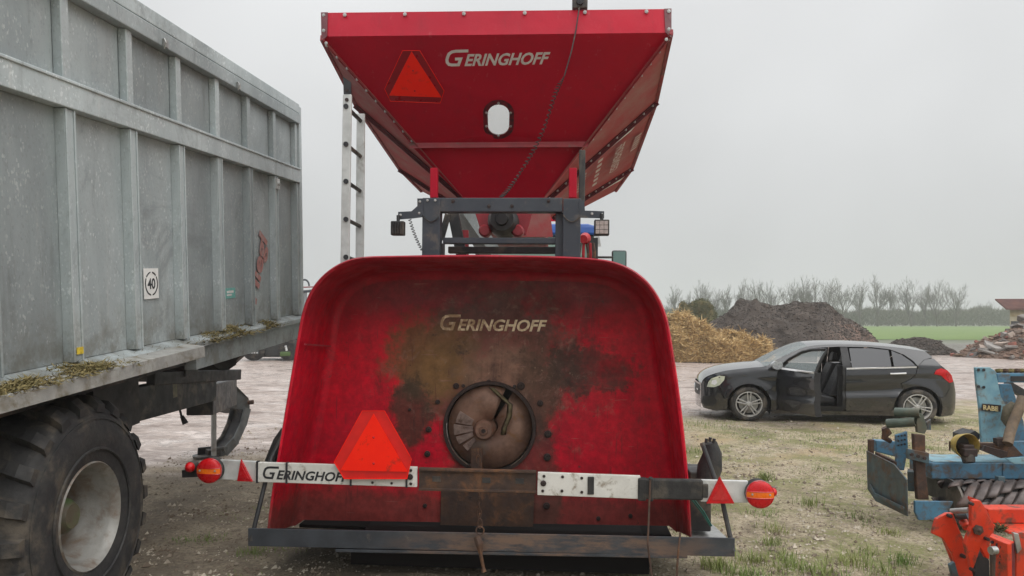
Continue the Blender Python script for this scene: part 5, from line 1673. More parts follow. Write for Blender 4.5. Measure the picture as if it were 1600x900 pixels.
    # top skins: bonnet, windscreen, roof, hatch
    def skin(x0, x1, n, name, mat, lift=0.0, vv=None, k0=1.0):
        rows = []
        for i in range(n + 1):
            x = x0 + (x1 - x0) * i / n
            zs, zc = smooth_tab(SIDE_TOP, x), smooth_tab(CENTRE, x)
            w = half_w(x, zs) * k0
            rows.append([Vector((x, w * v, zs + (zc - zs) * (1 - abs(v) ** 2.2) + lift)) for v in [q / 8 - 1 for q in range(17)]])
        m_ = MB().loft(rows)
        m_.orient = lambda c: Vector((0, 0, 1))
        return m_.build(name, mat, P, smooth=60)
    skin(0.0, 1.19, 26, 'bonnet', body)
    ws = skin(1.19, 1.93, 18, 'windscreen', clear, 0.002)
    skin(1.93, 3.84, 26, 'roof', body)
    skin(3.84, 4.02, 6, 'tailgate_frame', body, -0.03, k0=0.97)
    skin(3.86, 4.01, 6, 'rear_window', NT('rear_glass').done((0.02, 0.02, 0.022), 0.3, 0, 0.3), -0.022, k0=0.85)
    skin(4.02, 4.29, 10, 'tailgate', body, -0.025, k0=0.975)
    MB().loft([[Vector((x, w * v, smooth_tab(SIDE_TOP, 3.80) + 0.045 - 0.02 * (v * v) - (x - 3.7) * 0.12)) for v in (-1, -.5, 0, .5, 1)] for x, w in ((3.62, 0.55), (3.75, 0.57), (3.93, 0.56))]).build('roof_spoiler', body, P, smooth=50, solid=0.02)
    # nose and tail caps
    def cap(x, z0, z1, bulge, name, mat):
        rows = []
        for j in range(9):
            z = z0 + (z1 - z0) * j / 8
            w = half_w(x, z)
            rows.append([Vector((x + bulge * (1 - v * v), w * v, z)) for v in [q / 8 - 1 for q in range(17)]])
        m_ = MB().loft(rows)
        m_.orient = lambda c: Vector((1 if x > 2 else -1, 0, 0))
        return m_.build(name, mat, P, smooth=60)
    nose = cap(0.012, 0.21, 0.66, -0.07, 'front_fascia', body)
    MB().loft([[Vector((-0.068 + 0.075 * v * v * 0.7, 0.50 * v, z)) for v in [q / 6 - 1 for q in range(13)]] for z in (0.43, 0.62)]).build('grille', trim, nose)
    MB().lathe([(0, 0.07), (-0.012, 0.068), (-0.012, 0.058), (0, 0.056)], (-0.074, 0, 0.54), (1, 0, 0), 24).beam((-0.08, 0, 0.54), (-0.08, 0, 0.6), 0.012, 0.008, up=(1, 0, 0)).beam((-0.08, 0, 0.54), (-0.08, 0.052, 0.51), 0.012, 0.008, up=(1, 0, 0)).beam((-0.08, 0, 0.54), (-0.08, -0.052, 0.51), 0.012, 0.008, up=(1, 0, 0)).build('emblem', chrome, nose)
    MB().beam((-0.05, -0.48, 0.525), (-0.05, -0.08, 0.53), 0.012, 0.02).beam((-0.05, 0.08, 0.53), (-0.05, 0.48, 0.525), 0.012, 0.02).build('grille_bar', chrome, nose)
    cap(4.275, 0.18, 0.62, 0.06, 'rear_fascia', body)
    # floor, cabin walls, dashboard, seats, wheel
    MB().span((0.25, -0.70, 0.17), (4.1, 0.70, 0.21)).build('floor_pan', trim, P)
    MB().span((1.25, -0.72, 0.21), (1.30, 0.72, 0.93)).build('bulkhead', inside, P)
    MB().span((2.62, -0.74, 0.22), (4.0, 0.74, 0.9)).build('rear_bench', inside, P, bevel=0.05)
    MB().prism([(1.30, -0.70, 0.62), (1.30, -0.70, 0.97), (1.55, -0.70, 0.98), (1.70, -0.70, 0.9), (1.68, -0.70, 0.66)], (0, 1.4, 0)).build('dashboard', inside, P, bevel=0.03)
    for sy in (-0.37, 0.37):
        s = MB().prism([(1.92, sy - 0.25, 0.32), (1.90, sy - 0.25, 0.48), (2.02, sy - 0.25, 0.52), (2.40, sy - 0.25, 0.44), (2.42, sy - 0.25, 0.32)], (0, 0.5, 0)).build('seat', leather, P, bevel=0.04)
        MB().prism([(2.28, sy - 0.24, 0.46), (2.42, sy - 0.24, 0.78), (2.52, sy - 0.24, 1.0), (2.58, sy - 0.24, 1.01), (2.60, sy - 0.24, 0.95), (2.45, sy - 0.24, 0.44)], (0, 0.48, 0)).build('backrest', leather, s, bevel=0.045)
        MB().prism([(2.53, sy - 0.13, 1.03), (2.57, sy - 0.13, 1.2), (2.63, sy - 0.13, 1.21), (2.64, sy - 0.13, 1.04)], (0, 0.26, 0)).build('headrest', leather, s, bevel=0.03)
    ring = [Vector((1.80 + 0.10 * math.sin(a), -0.37 + 0.18 * math.cos(a), 0.86 + 0.16 * math.sin(a))) for a in [2 * math.pi * k / 24 for k in range(25)]]
    st = MB().tube(ring, 0.016, 6, cap=False).build('steering_wheel', inside, P, smooth=50)
    MB().beam((1.62, -0.37, 0.80), (1.80, -0.37, 0.86), 0.07, 0.07).build('column', inside, st)
    MB().span((2.4, -0.745, 0.25), (2.62, -0.70, 1.0)).build('pillar_lining', inside, P)
    # the front overhang is short: pull the nose back towards the wheel
    for o in list(P.children):
        if o.type != 'MESH' or o.name.startswith(('wheel_well', 'open_front')): continue
        for q in [o] + list(o.children):
            for vv in q.data.vertices:
                if vv.co.x < 0.56:
                    vv.co.x = 0.56 - (0.56 - vv.co.x) * 0.76
    # wheels with five twin spokes
    tyre_m = pmat('car_tyre', (0.02, 0.02, 0.021), (0.05, 0.045, 0.04), 9, 0.8, dirt=(0.13, 0.11, 0.09), dirt_amt=0.45, dscale=6)
    alloy = pmat('machined_alloy', (0.6, 0.59, 0.57), (0.45, 0.44, 0.42), 12, 0.35, 0.3, dirt=(0.2, 0.17, 0.14), dirt_amt=0.3)
    dark = pmat('wheel_black', (0.02, 0.02, 0.021), (0.04, 0.038, 0.036), 12, 0.5)
    def wheel():
        e = bpy.data.objects.new('wheel', None)
        COL.objects.link(e); e.parent = P
        r = 0.222
        MB().lathe([(0.07, r - 0.006), (0.0, r), (-0.012, r + 0.02), (-0.014, r + 0.055), (0.01, TYR - 0.008), (0.035, TYR), (0.18, TYR), (0.205, TYR - 0.01), (0.21, r)], (0, 0, 0), (0, 1, 0), 48).build('tyre', tyre_m, e, smooth=45)
        rim = MB().lathe([(0.0, r + 0.004), (-0.010, r + 0.002), (-0.010, r - 0.012), (0.0, r - 0.016), (0.1, r - 0.03), (0.17, r - 0.03)], (0, 0, 0), (0, 1, 0), 48).build('rim', alloy, e, smooth=35)
        MB().lathe([(0.075, 0.165), (0.085, 0.165), (0.085, 0.0)], (0, 0, 0), (0, 1, 0), 32).build('brake_disc', M_['steel'], e)
        MB().lathe([(0.12, r - 0.02), (0.12, 0.0)], (0, 0, 0), (0, 1, 0), 32).build('dark_back', dark, e)
        for k in range(5):
            a = 2 * math.pi * k / 5 + 0.3
            for s in (-1, 1):
                sp = MB()
                p0 = Vector((0.045 * math.cos(a + s * 0.35), 0.01, 0.045 * math.sin(a + s * 0.35)))
                p1 = Vector(((r - 0.01) * math.cos(a + s * 0.15), 0.0, (r - 0.01) * math.sin(a + s * 0.15)))
                sp.beam(p0, p1, 0.018, 0.03, up=(0, 1, 0))
                sp.build('spoke', alloy, rim, bevel=0.003)
        MB().lathe([(-0.006, 0.0), (-0.006, 0.03), (0.02, 0.055), (0.03, 0.055)], (0, 0, 0), (0, 1, 0), 20).build('hub_cap', alloy, rim, smooth=35)
        return e
    def clone(e):
        c = e.copy(); COL.objects.link(c); c.parent = P
        for ch in e.children:
            d = ch.copy(); COL.objects.link(d); d.parent = c
            for g2 in ch.children:
                h = g2.copy(); COL.objects.link(h); h.parent = d
        return c
    w0 = wheel()
    for i, (wx, sy) in enumerate(((CW0, -1), (CW1, -1), (CW0, 1), (CW1, 1))):
        w = w0 if i == 0 else clone(w0)
        w.location = (wx, sy * 0.868, TYR)
        w.rotation_euler = (0, 0.5 * i, 0 if sy < 0 else math.pi)
# ------------------------------------------------------------------ tractor in front of the bagger (only bits of it show)
def tractor_frame():
    return BM @ Matrix.Translation((0, 5.2, 0))
TRM = tractor_frame()
def make_tractor():
    blue = pmat('tractor_blue', (0.02, 0.11, 0.42), (0.016, 0.08, 0.32), 3, 0.4, coat=0.3)
    green_glass = NT('green_cab_glass'); gg = green_glass.done((0.30, 0.48, 0.42), 0.08, 0, 0.6, None, 0.75)
    tr = thing('tractor', 'blue tractor hidden behind the red bagger with its mirror sticking out', 'tractor', TRM)
    P = tr
    def q(px, py, y):
        return on_y(TRM, px, py, y)
    cab = q(915, 352, 1.0)
    cx = 0.1
    roof_z = q(915, 350, 1.0).z
    hw = q(931, 360, 1.0).x - cx
    MB().prism([(cx - hw, 0.9, roof_z - 0.17), (cx - hw, 0.9, roof_z - 0.04), (cx - hw + 0.12, 0.95, roof_z), (cx + hw - 0.12, 0.95, roof_z), (cx + hw, 0.9, roof_z - 0.04), (cx + hw, 0.9, roof_z - 0.17)], (0, 1.5, 0)).build('cab_roof', blue, P, bevel=0.03)
    for sx in (cx - hw + 0.08, cx + hw - 0.08):
        for yy in (1.0, 2.3):
            MB().beam((sx, yy, 1.2), (sx, yy, roof_z - 0.17), 0.08, 0.08).build('cab_pillar', M_['black'], P)
    MB().span((cx - hw + 0.1, 0.98, 1.5), (cx + hw - 0.1, 1.0, roof_z - 0.2)).build('rear_window', gg, P)
    MB().span((cx - hw + 0.1, 2.3, 1.5), (cx + hw - 0.1, 2.32, roof_z - 0.2)).build('windscreen', gg, P)
    MB().span((cx - 0.75, 0.6, 0.5), (cx + 0.75, 2.4, 1.25)).build('cab_floor', M_['black'], P, bevel=0.05)
    MB().span((cx - 0.4, 2.4, 0.7), (cx + 0.4, 4.2, 1.6)).build('bonnet', blue, P, bevel=0.12)
    MB().prism([(cx - 0.25, 1.5, 1.3), (cx - 0.28, 1.5, 2.05), (cx + 0.28, 1.5, 2.05), (cx + 0.25, 1.5, 1.3)], (0, 0.18, 0)).build('seat', M_['black'], P, bevel=0.06)
    for sx in (-0.95, 0.95):
        w = MB().lathe([(-0.24, 0.5), (-0.27, 0.7), (-0.2, 0.85), (0.2, 0.85), (0.27, 0.7), (0.24, 0.5)], (cx + sx, 0.9, 0.85), (1, 0, 0), 32).build('wheel', M_['rubber'], P, smooth=40)
        MB().lathe([(-0.2, 0.5), (-0.1, 0.45), (-0.08, 0.0), (0.08, 0.0), (0.1, 0.45), (0.2, 0.5)], (cx + sx, 0.9, 0.85), (1, 0, 0), 28).build('rim', M_['white'], w, smooth=40)
    for sx in (-0.85, 0.85):
        w = MB().lathe([(-0.2, 0.35), (-0.22, 0.5), (-0.16, 0.6), (0.16, 0.6), (0.22, 0.5), (0.2, 0.35)], (cx + sx, 3.5, 0.6), (1, 0, 0), 28).build('wheel', M_['rubber'], P, smooth=40)
    # mirror on its arm
    y = 1.3
    a = q(925, 402, y); b = q(962, 402, y)
    MB().tube([a, b], 0.018, 8).build('mirror_arm', M_['black'], P)
    m0, m1 = q(956, 391, y), q(979, 419, y)
    mr = MB().span((m0.x, y - 0.02, m1.z), (m1.x, y + 0.06, m0.z)).build('mirror', M_['black'], P, bevel=0.03)
    MB().span((m0.x + 0.02, y - 0.027, m1.z + 0.02), (m1.x - 0.02, y - 0.021, m0.z - 0.02)).build('mirror_glass', NT('mirror_glass_green').done((0.16, 0.25, 0.23), 0.12, 0.5), mr)
    MB().beam(q(930, 372, y), q(930, 412, y), 0.08, 0.08).build('work_light_post', M_['black'], P)
    MB().beam(q(931, 355, y), q(936, 385, y), 0.06, 0.06).build('exhaust', M_['alu'], P)
    # red couplings and hoses hanging at the cab corner
    rd = pmat('red_coupling', (0.4, 0.012, 0.02), (0.3, 0.01, 0.018), 9, 0.5)
    c = q(913, 373, 0.4)
    MB().lathe([(-0.06, 0.0), (-0.06, 0.06), (0.05, 0.085), (0.12, 0.05)], c, (0.3, 1, 0.2), 14).build('coupling', rd, P, smooth=30)
    rnd = random.Random(11)
    for k in range(5):
        p0 = q(907 + 5 * k, 380, 0.45); p1 = q(905 + 6 * k + rnd.uniform(-3, 3), 398, 0.4); p2 = q(906 + 5 * k, 425, 0.5)
        MB().tube([p0, p1, p2], 0.022, 6).build('hose', rd if k % 2 else M_['rust'], P, smooth=40)

# ------------------------------------------------------------------ blue cultivator on the right
M_['hblue'] = pmat('weathered_blue_paint', (0.07, 0.20, 0.31), (0.055, 0.15, 0.235), 5, 0.5, dirt=(0.10, 0.07, 0.05), dirt_amt=0.55, dscale=9, lo=0.3, hi=0.7)
M_['hblue_pale'] = pmat('chalky_blue_paint', (0.2, 0.36, 0.42), (0.13, 0.28, 0.36), 6, 0.5, dirt=(0.16, 0.14, 0.11), dirt_amt=0.45, dscale=8)
M_['plate'] = pmat('scraped_steel_plate', (0.075, 0.125, 0.15), (0.075, 0.09, 0.09), 5, 0.5, 0.3, dirt=(0.1, 0.06, 0.04), dirt_amt=0.5, dscale=7)
M_['packer'] = pmat('polished_packer_steel', (0.11, 0.088, 0.082), (0.065, 0.053, 0.05), 7, 0.45, 0.4, dirt=(0.09, 0.06, 0.05), dirt_amt=0.35)
M_['green'] = pmat('green_grey_tube', (0.085, 0.115, 0.09), (0.06, 0.08, 0.062), 8, 0.5, dirt=(0.1, 0.09, 0.06), dirt_amt=0.35)
M_['orange'] = pmat('orange_red_paint', (0.62, 0.045, 0.012), (0.52, 0.035, 0.012), 5, 0.42, dirt=(0.11, 0.05, 0.03), dirt_amt=0.36, dscale=11)

def slab(pts, thick, name, mat, parent, org, bevel=0.004):
    """plate from pixels with their depths, given a real thickness away from the camera"""
    p = [seen(*q) - org for q in pts]
    # flatten on the best plane through the corners
    c = sum(p, Vector()) / len(p)
    n = Vector()
    for i in range(len(p)):
        n += (p[i] - c).cross(p[(i + 1) % len(p)] - c)
    n.normalize()
    if n.y < 0: n = -n
    p = [v - n * (v - c).dot(n) for v in p]
    return MB().prism(p, n * thick).build(name, mat, parent, bevel=bevel)

def make_cultivator():
    org = Vector((4.3, 6.8, 0))
    P = thing('blue_cultivator', 'weathered blue soil cultivator with packer roller standing near the car', 'farm implement', Matrix.Translation(org))
    S = lambda px, py, d: seen(px, py, d) - org
    # main beam: pale top, blue front
    a = S(1432, 706, 6.85); X0 = a.x
    zt, zb = S(1500, 723, 6.6).z, S(1500, 749, 6.6).z
    yF = 6.6 - org.y
    MB().span((X0, yF, zb), (X0 + 3.0, yF + 0.38, zt)).build('main_beam', M_['hblue'], P, bevel=0.012)
    MB().span((X0 + 0.02, yF + 0.012, zt + 0.002), (X0 + 2.98, yF + 0.37, zt + 0.008)).build('beam_top_plate', M_['hblue_pale'], P)
    MB().span((X0 + 0.63, yF - 0.01, zb + 0.005), (X0 + 0.645, yF - 0.001, zt - 0.005)).build('weld_seam', M_['hblue'], P)
    # dark tine gearbox bed with stones of soil below the beam
    MB().span((X0 + 0.15, yF + 0.05, 0.16), (X0 + 2.9, yF + 0.4, zb)).build('tine_bed', M_['black'], P)
    for k in range(14):
        x = X0 + 0.22 + k * 0.19
        MB().tube([(x, yF + 0.06, zb), (x + 0.02, yF + 0.03, 0.22), (x - 0.02, yF + 0.02, 0.12)], [0.035, 0.03, 0.015], 6).build('tine', M_['rust'], P)
    # roller: tube with overlapping swept blades
    yc, zc, r = 6.42 - org.y, S(1500, 793, 6.3).z + 0.02, 0.2
    zc = 0.215
    MB().lathe([(0, 0), (0, r * 0.78), (2.7, r * 0.78), (2.7, 0)], (X0 + 0.12, yc, zc), (1, 0, 0), 28).build('roller', M_['black'], P, smooth=40)
    pitch = 0.135
    bl = []
    for ring in range(19):
        x0 = X0 + 0.14 + ring * pitch
        for s in range(6):
            rows = []
            for k in range(7):
                w = k / 6
                an = R(60 * s + 13 * ring) + w * R(74)
                sweep = 0.2 * w - 0.1
                hw = 0.062 * (1 - 0.3 * abs(w - 0.35))
                row = []
                for e_, dr in ((-hw, 0.0), (-hw * 0.4, 0.022), (hw * 0.5, 0.026), (hw, 0.004)):
                    row.append(Vector((x0 + sweep + e_, yc - (r * 0.86 + dr) * math.cos(an), zc + (r * 0.86 + dr) * math.sin(an))))
                rows.append(row)
            m = MB().loft(rows)
            bl.append(m)
    for m in bl:
        m.build('roller_blade', M_['packer'], P, smooth=40, solid=-0.012)
    # scraper bar above the roller
    MB().span((X0 + 0.2, yc + 0.14, zb - 0.07), (X0 + 2.8, yc + 0.17, zb - 0.03)).build('scraper_bar', M_['rust'], P)
    for k in range(18):
        MB().box((X0 + 0.24 + k * pitch, yc + 0.13, zb - 0.1), (0.07, 0.012, 0.09), Matrix.Rotation(R(20), 3, 'X')).build('scraper', M_['rust'], P)
    # end shield standing at the left end
    sh = slab([(1352, 704, 7.0), (1355, 764, 7.0), (1370, 783, 6.85), (1414, 807, 6.3), (1417, 749, 6.3), (1397, 725, 6.5)], 0.014, 'end_shield', M_['plate'], P, org)
    slab([(1359, 762, 6.92), (1371, 777, 6.8), (1411, 797, 6.29), (1411, 792, 6.29), (1372, 771, 6.8), (1360, 756, 6.92)], 0.012, 'shield_fold', M_['plate'], P, org)
    slab([(1360, 688, 7.0), (1366, 687, 7.0), (1366, 712, 7.0), (1360, 709, 7.0)], 0.06, 'shield_hinge_post', M_['rust'], P, org)
    slab([(1369, 688, 7.05), (1400, 690, 7.05), (1400, 714, 7.05), (1369, 706, 7.05)], 0.1, 'side_box', M_['hblue'], P, org, 0.008)
    slab([(1367, 706, 6.95), (1400, 722, 6.6), (1400, 727, 6.6), (1367, 711, 6.95)], 0.03, 'shield_rail', M_['rust'], P, org)
    slab([(1400, 680, 6.6), (1418, 674, 6.6), (1419, 700, 6.6), (1413, 735, 6.6), (1401, 735, 6.6)], 0.03, 'hole_plate', M_['hblue'], P, org)
    hp = bpy.data.objects['hole_plate']
    for i in range(3):
        for j in range(3):
            p = S(1404 + 5 * i, 682 + 7 * j - i, 6.58)
            MB().lathe([(0, 0.009), (0.006, 0.009), (0.006, 0)], p, (0, 1, 0), 8).build('hole', M_['ink'], hp)
    slab([(1428, 678, 6.5), (1446, 680, 6.5), (1447, 740, 6.5), (1452, 781, 6.5), (1434, 781, 6.5), (1431, 735, 6.5)], 0.05, 'brown_arm', M_['rust'], P, org, 0.006)
    slab([(1418, 701, 6.45), (1452, 708, 6.45), (1452, 725, 6.45), (1418, 717, 6.45)], 0.03, 'clamp_plate', M_['plate'], P, org)
    cp = bpy.data.objects['clamp_plate']
    for i in range(3):
        p = S(1424 + 10 * i, 710 + 3 * i, 6.43)
        MB().lathe([(0, 0.016), (-0.012, 0.016), (-0.012, 0)], p, (0, 1, 0), 6).build('bolt', M_['dark_bolt'], cp)
    slab([(1430, 783, 6.3), (1490, 784, 6.3), (1480, 804, 6.3), (1462, 812, 6.3), (1436, 813, 6.3), (1430, 800, 6.3)], 0.03, 'roller_cheek', M_['hblue'], P, org)
    sd = MB().lathe([(0, 0), (0, 0.2), (0.02, 0.2), (0.02, 0)], (X0 + 0.06, yc + 0.02, zc), (1, 0, 0), 30).build('side_disc', M_['black'], P, smooth=40)
    MB().beam(S(1423, 735, 6.55), S(1424, 765, 6.6), 0.05, 0.06).build('side_bracket', M_['plate'], P)
    # green tubes, hollow at the right end
    for (x0, y0, x1, y1, r_) in ((1399, 644, 1438, 645, 0.042), (1386, 662, 1430, 659, 0.042)):
        p0, p1 = S(x0, y0, 6.75), S(x1, y1, 6.6)
        d = (p1 - p0)
        L = d.length
        tb = MB().lathe([(0, 0), (0, r_), (L, r_), (L, r_ * 0.72), (L * 0.6, r_ * 0.72), (L * 0.6, 0)], p0, d, 18).build('green_tube', M_['green'], P, smooth=40)
    slab([(1436, 645, 6.6), (1443, 648, 6.6), (1449, 670, 6.6), (1445, 678, 6.6), (1434, 676, 6.6), (1432, 660, 6.6)], 0.04, 'tube_bracket', M_['green'], P, org)
    slab([(1448, 660, 6.65), (1455, 655, 6.65), (1455, 672, 6.65), (1449, 672, 6.65)], 0.03, 'tube_bracket', M_['plate'], P, org)
    MB().tube([S(1382, 668, 6.8), S(1386, 676, 6.8), S(1382, 684, 6.8), S(1392, 690, 6.8)], [0.03, 0.045, 0.03, 0.02], 8).build('mud_clod', M_['rust'], P)
    # yellow-rimmed drive guard with dark shaft
    c = S(1511, 697, 6.5)
    yl = pmat('faded_yellow_guard', (0.42, 0.30, 0.06), (0.26, 0.19, 0.05), 9, 0.55, dirt=(0.1, 0.08, 0.05), dirt_amt=0.4)
    gd = MB().lathe([(0.1, 0.09), (0.0, 0.112), (-0.012, 0.108), (0.0, 0.098), (0.1, 0.08)], c, (0, 1, 0), 32).build('drive_guard', yl, P, smooth=40)
    MB().lathe([(0.1, 0.0), (0.1, 0.08)], c, (0, 1, 0), 24).build('guard_back', M_['black'], gd)
    MB().box(c + Vector((0, 0.02, -0.01)), (0.1, 0.1, 0.05)).box(c + Vector((0, -0.02, -0.05)), (0.12, 0.08, 0.07)).build('drive_joint', M_['dark_bolt'], P, bevel=0.01)
    MB().tube([c + Vector((0, 0.0, -0.06)), c + Vector((0, -0.03, -0.14))], [0.06, 0.05], 12).build('drive_shaft', M_['rubber'], P, smooth=40)
    MB().tube([S(1484, 704, 6.6), S(1484, 690, 6.6), S(1491, 690, 6.6), S(1491, 704, 6.6)], 0.008, 6).build('handle', M_['rust'], P)
    # headstock: two tall plates with the maker's name, cross tubes
    hs = slab([(1524, 574, 6.9), (1547, 574, 6.9), (1556, 580, 6.9), (1564, 620, 6.9), (1577, 642, 6.9), (1580, 691, 6.9), (1534, 691, 6.9), (1531, 640, 6.9), (1526, 600, 6.9)], 0.03, 'headstock_plate', M_['hblue_pale'], P, org)
    for px, py in ((1529, 578), (1537, 578), (1529, 604), (1537, 605)):
        p = S(px, py, 6.895)
        MB().lathe([(0, 0.014), (-0.005, 0.014), (-0.005, 0)], p, (0, 1, 0), 10).build('hole', M_['ink'], hs)
    cream = pmat('cream_name_plate', (0.62, 0.53, 0.28), (0.5, 0.4, 0.2), 30, 0.6)
    MB().box(S(1549, 637, 6.89), (0.175, 0.004, 0.062), Matrix.Rotation(R(5), 3, 'Y')).build('name_plate', M_['dark_bolt'], hs)
    o = S(1536.5, 640, 6.886)
    text_on('RABE', o, S(1562, 643, 6.886) - o, S(1536, 630, 6.886) - o, 0.062, cream, hs, 'lettering', fit=0.14, bold=0.04)
    slab([(1562, 600, 7.25), (1580, 600, 7.25), (1600, 660, 7.25), (1602, 700, 7.25), (1566, 700, 7.25)], 0.03, 'headstock_plate', M_['hblue'], P, org)
    MB().beam(S(1552, 590, 7.0), S(1640, 590, 7.0), 0.12, 0.085).build('top_tube', M_['hblue'], P, bevel=0.006)
    MB().beam(S(1556, 591, 7.0) + Vector((0.1, -0.063, 0)), S(1640, 591, 7.0) + Vector((0, -0.063, 0)), 0.004, 0.05).build('tube_patch', M_['black'], P)
    MB().beam(S(1572, 600, 7.3), S(1640, 640, 7.3), 0.08, 0.07).build('top_brace', M_['black'], P)
    for k in range(5):
        p = S(1561 + 9 * k, 579, 7.0)
        MB().lathe([(-0.02, 0.0), (-0.015, 0.03), (0.01, 0.035), (0.02, 0.0)], p, (0.1, 0.3, 1), 7).build('mud_clod', M_['rust'] if k % 2 else M_['clip'], P)
    slab([(1508, 680, 6.95), (1524, 673, 6.95), (1534, 680, 6.95), (1528, 690, 6.95), (1508, 688, 6.95)], 0.2, 'linkage_foot', M_['black'], P, org)
    slab([(1529, 692, 6.6), (1582, 694, 6.6), (1600, 712, 6.6), (1565, 716, 6.6), (1535, 704, 6.6)], 0.05, 'linkage_arm', M_['rust'], P, org)
    MB().beam(S(1536, 700, 6.55), S(1572, 710, 6.5), 0.05, 0.05).beam(S(1555, 690, 6.6), S(1578, 688, 6.6), 0.06, 0.06).build('linkage_pin', M_['dark_bolt'], P)
    hs_ = [S(1598, 622, 6.7), S(1592, 640, 6.65), S(1584, 658, 6.65), S(1578, 676, 6.6), S(1574, 694, 6.55)]
    MB().tube(hs_, 0.045, 12).build('corrugated_hose', pmat('dusty_brown_hose', (0.17, 0.12, 0.075), (0.11, 0.08, 0.055), 20, 0.7), P, smooth=50)
    MB().tube([S(1585, 632, 6.8), S(1577, 640, 6.8), S(1574, 655, 6.8), S(1580, 668, 6.8)], [0.04, 0.055, 0.055, 0.035], 12).build('guard_boot', pmat('dirty_guard_boot', (0.16, 0.14, 0.09), (0.09, 0.075, 0.05), 9, 0.7), P, smooth=50)
    slab([(1570, 716, 6.5), (1585, 725, 6.5), (1640, 727, 6.5), (1640, 712, 6.5)], 0.012, 'tread_plate', M_['hblue_pale'], P, org)
    slab([(1578, 690, 6.75), (1640, 690, 6.75), (1640, 745, 6.75), (1578, 745, 6.75)], 0.06, 'tool_carrier', M_['hblue'], P, org)
    slab([(1560, 745, 6.4), (1571, 745, 6.4), (1571, 757, 6.4), (1560, 757, 6.4)], 0.05, 'scraper_bracket', M_['plate'], P, org)

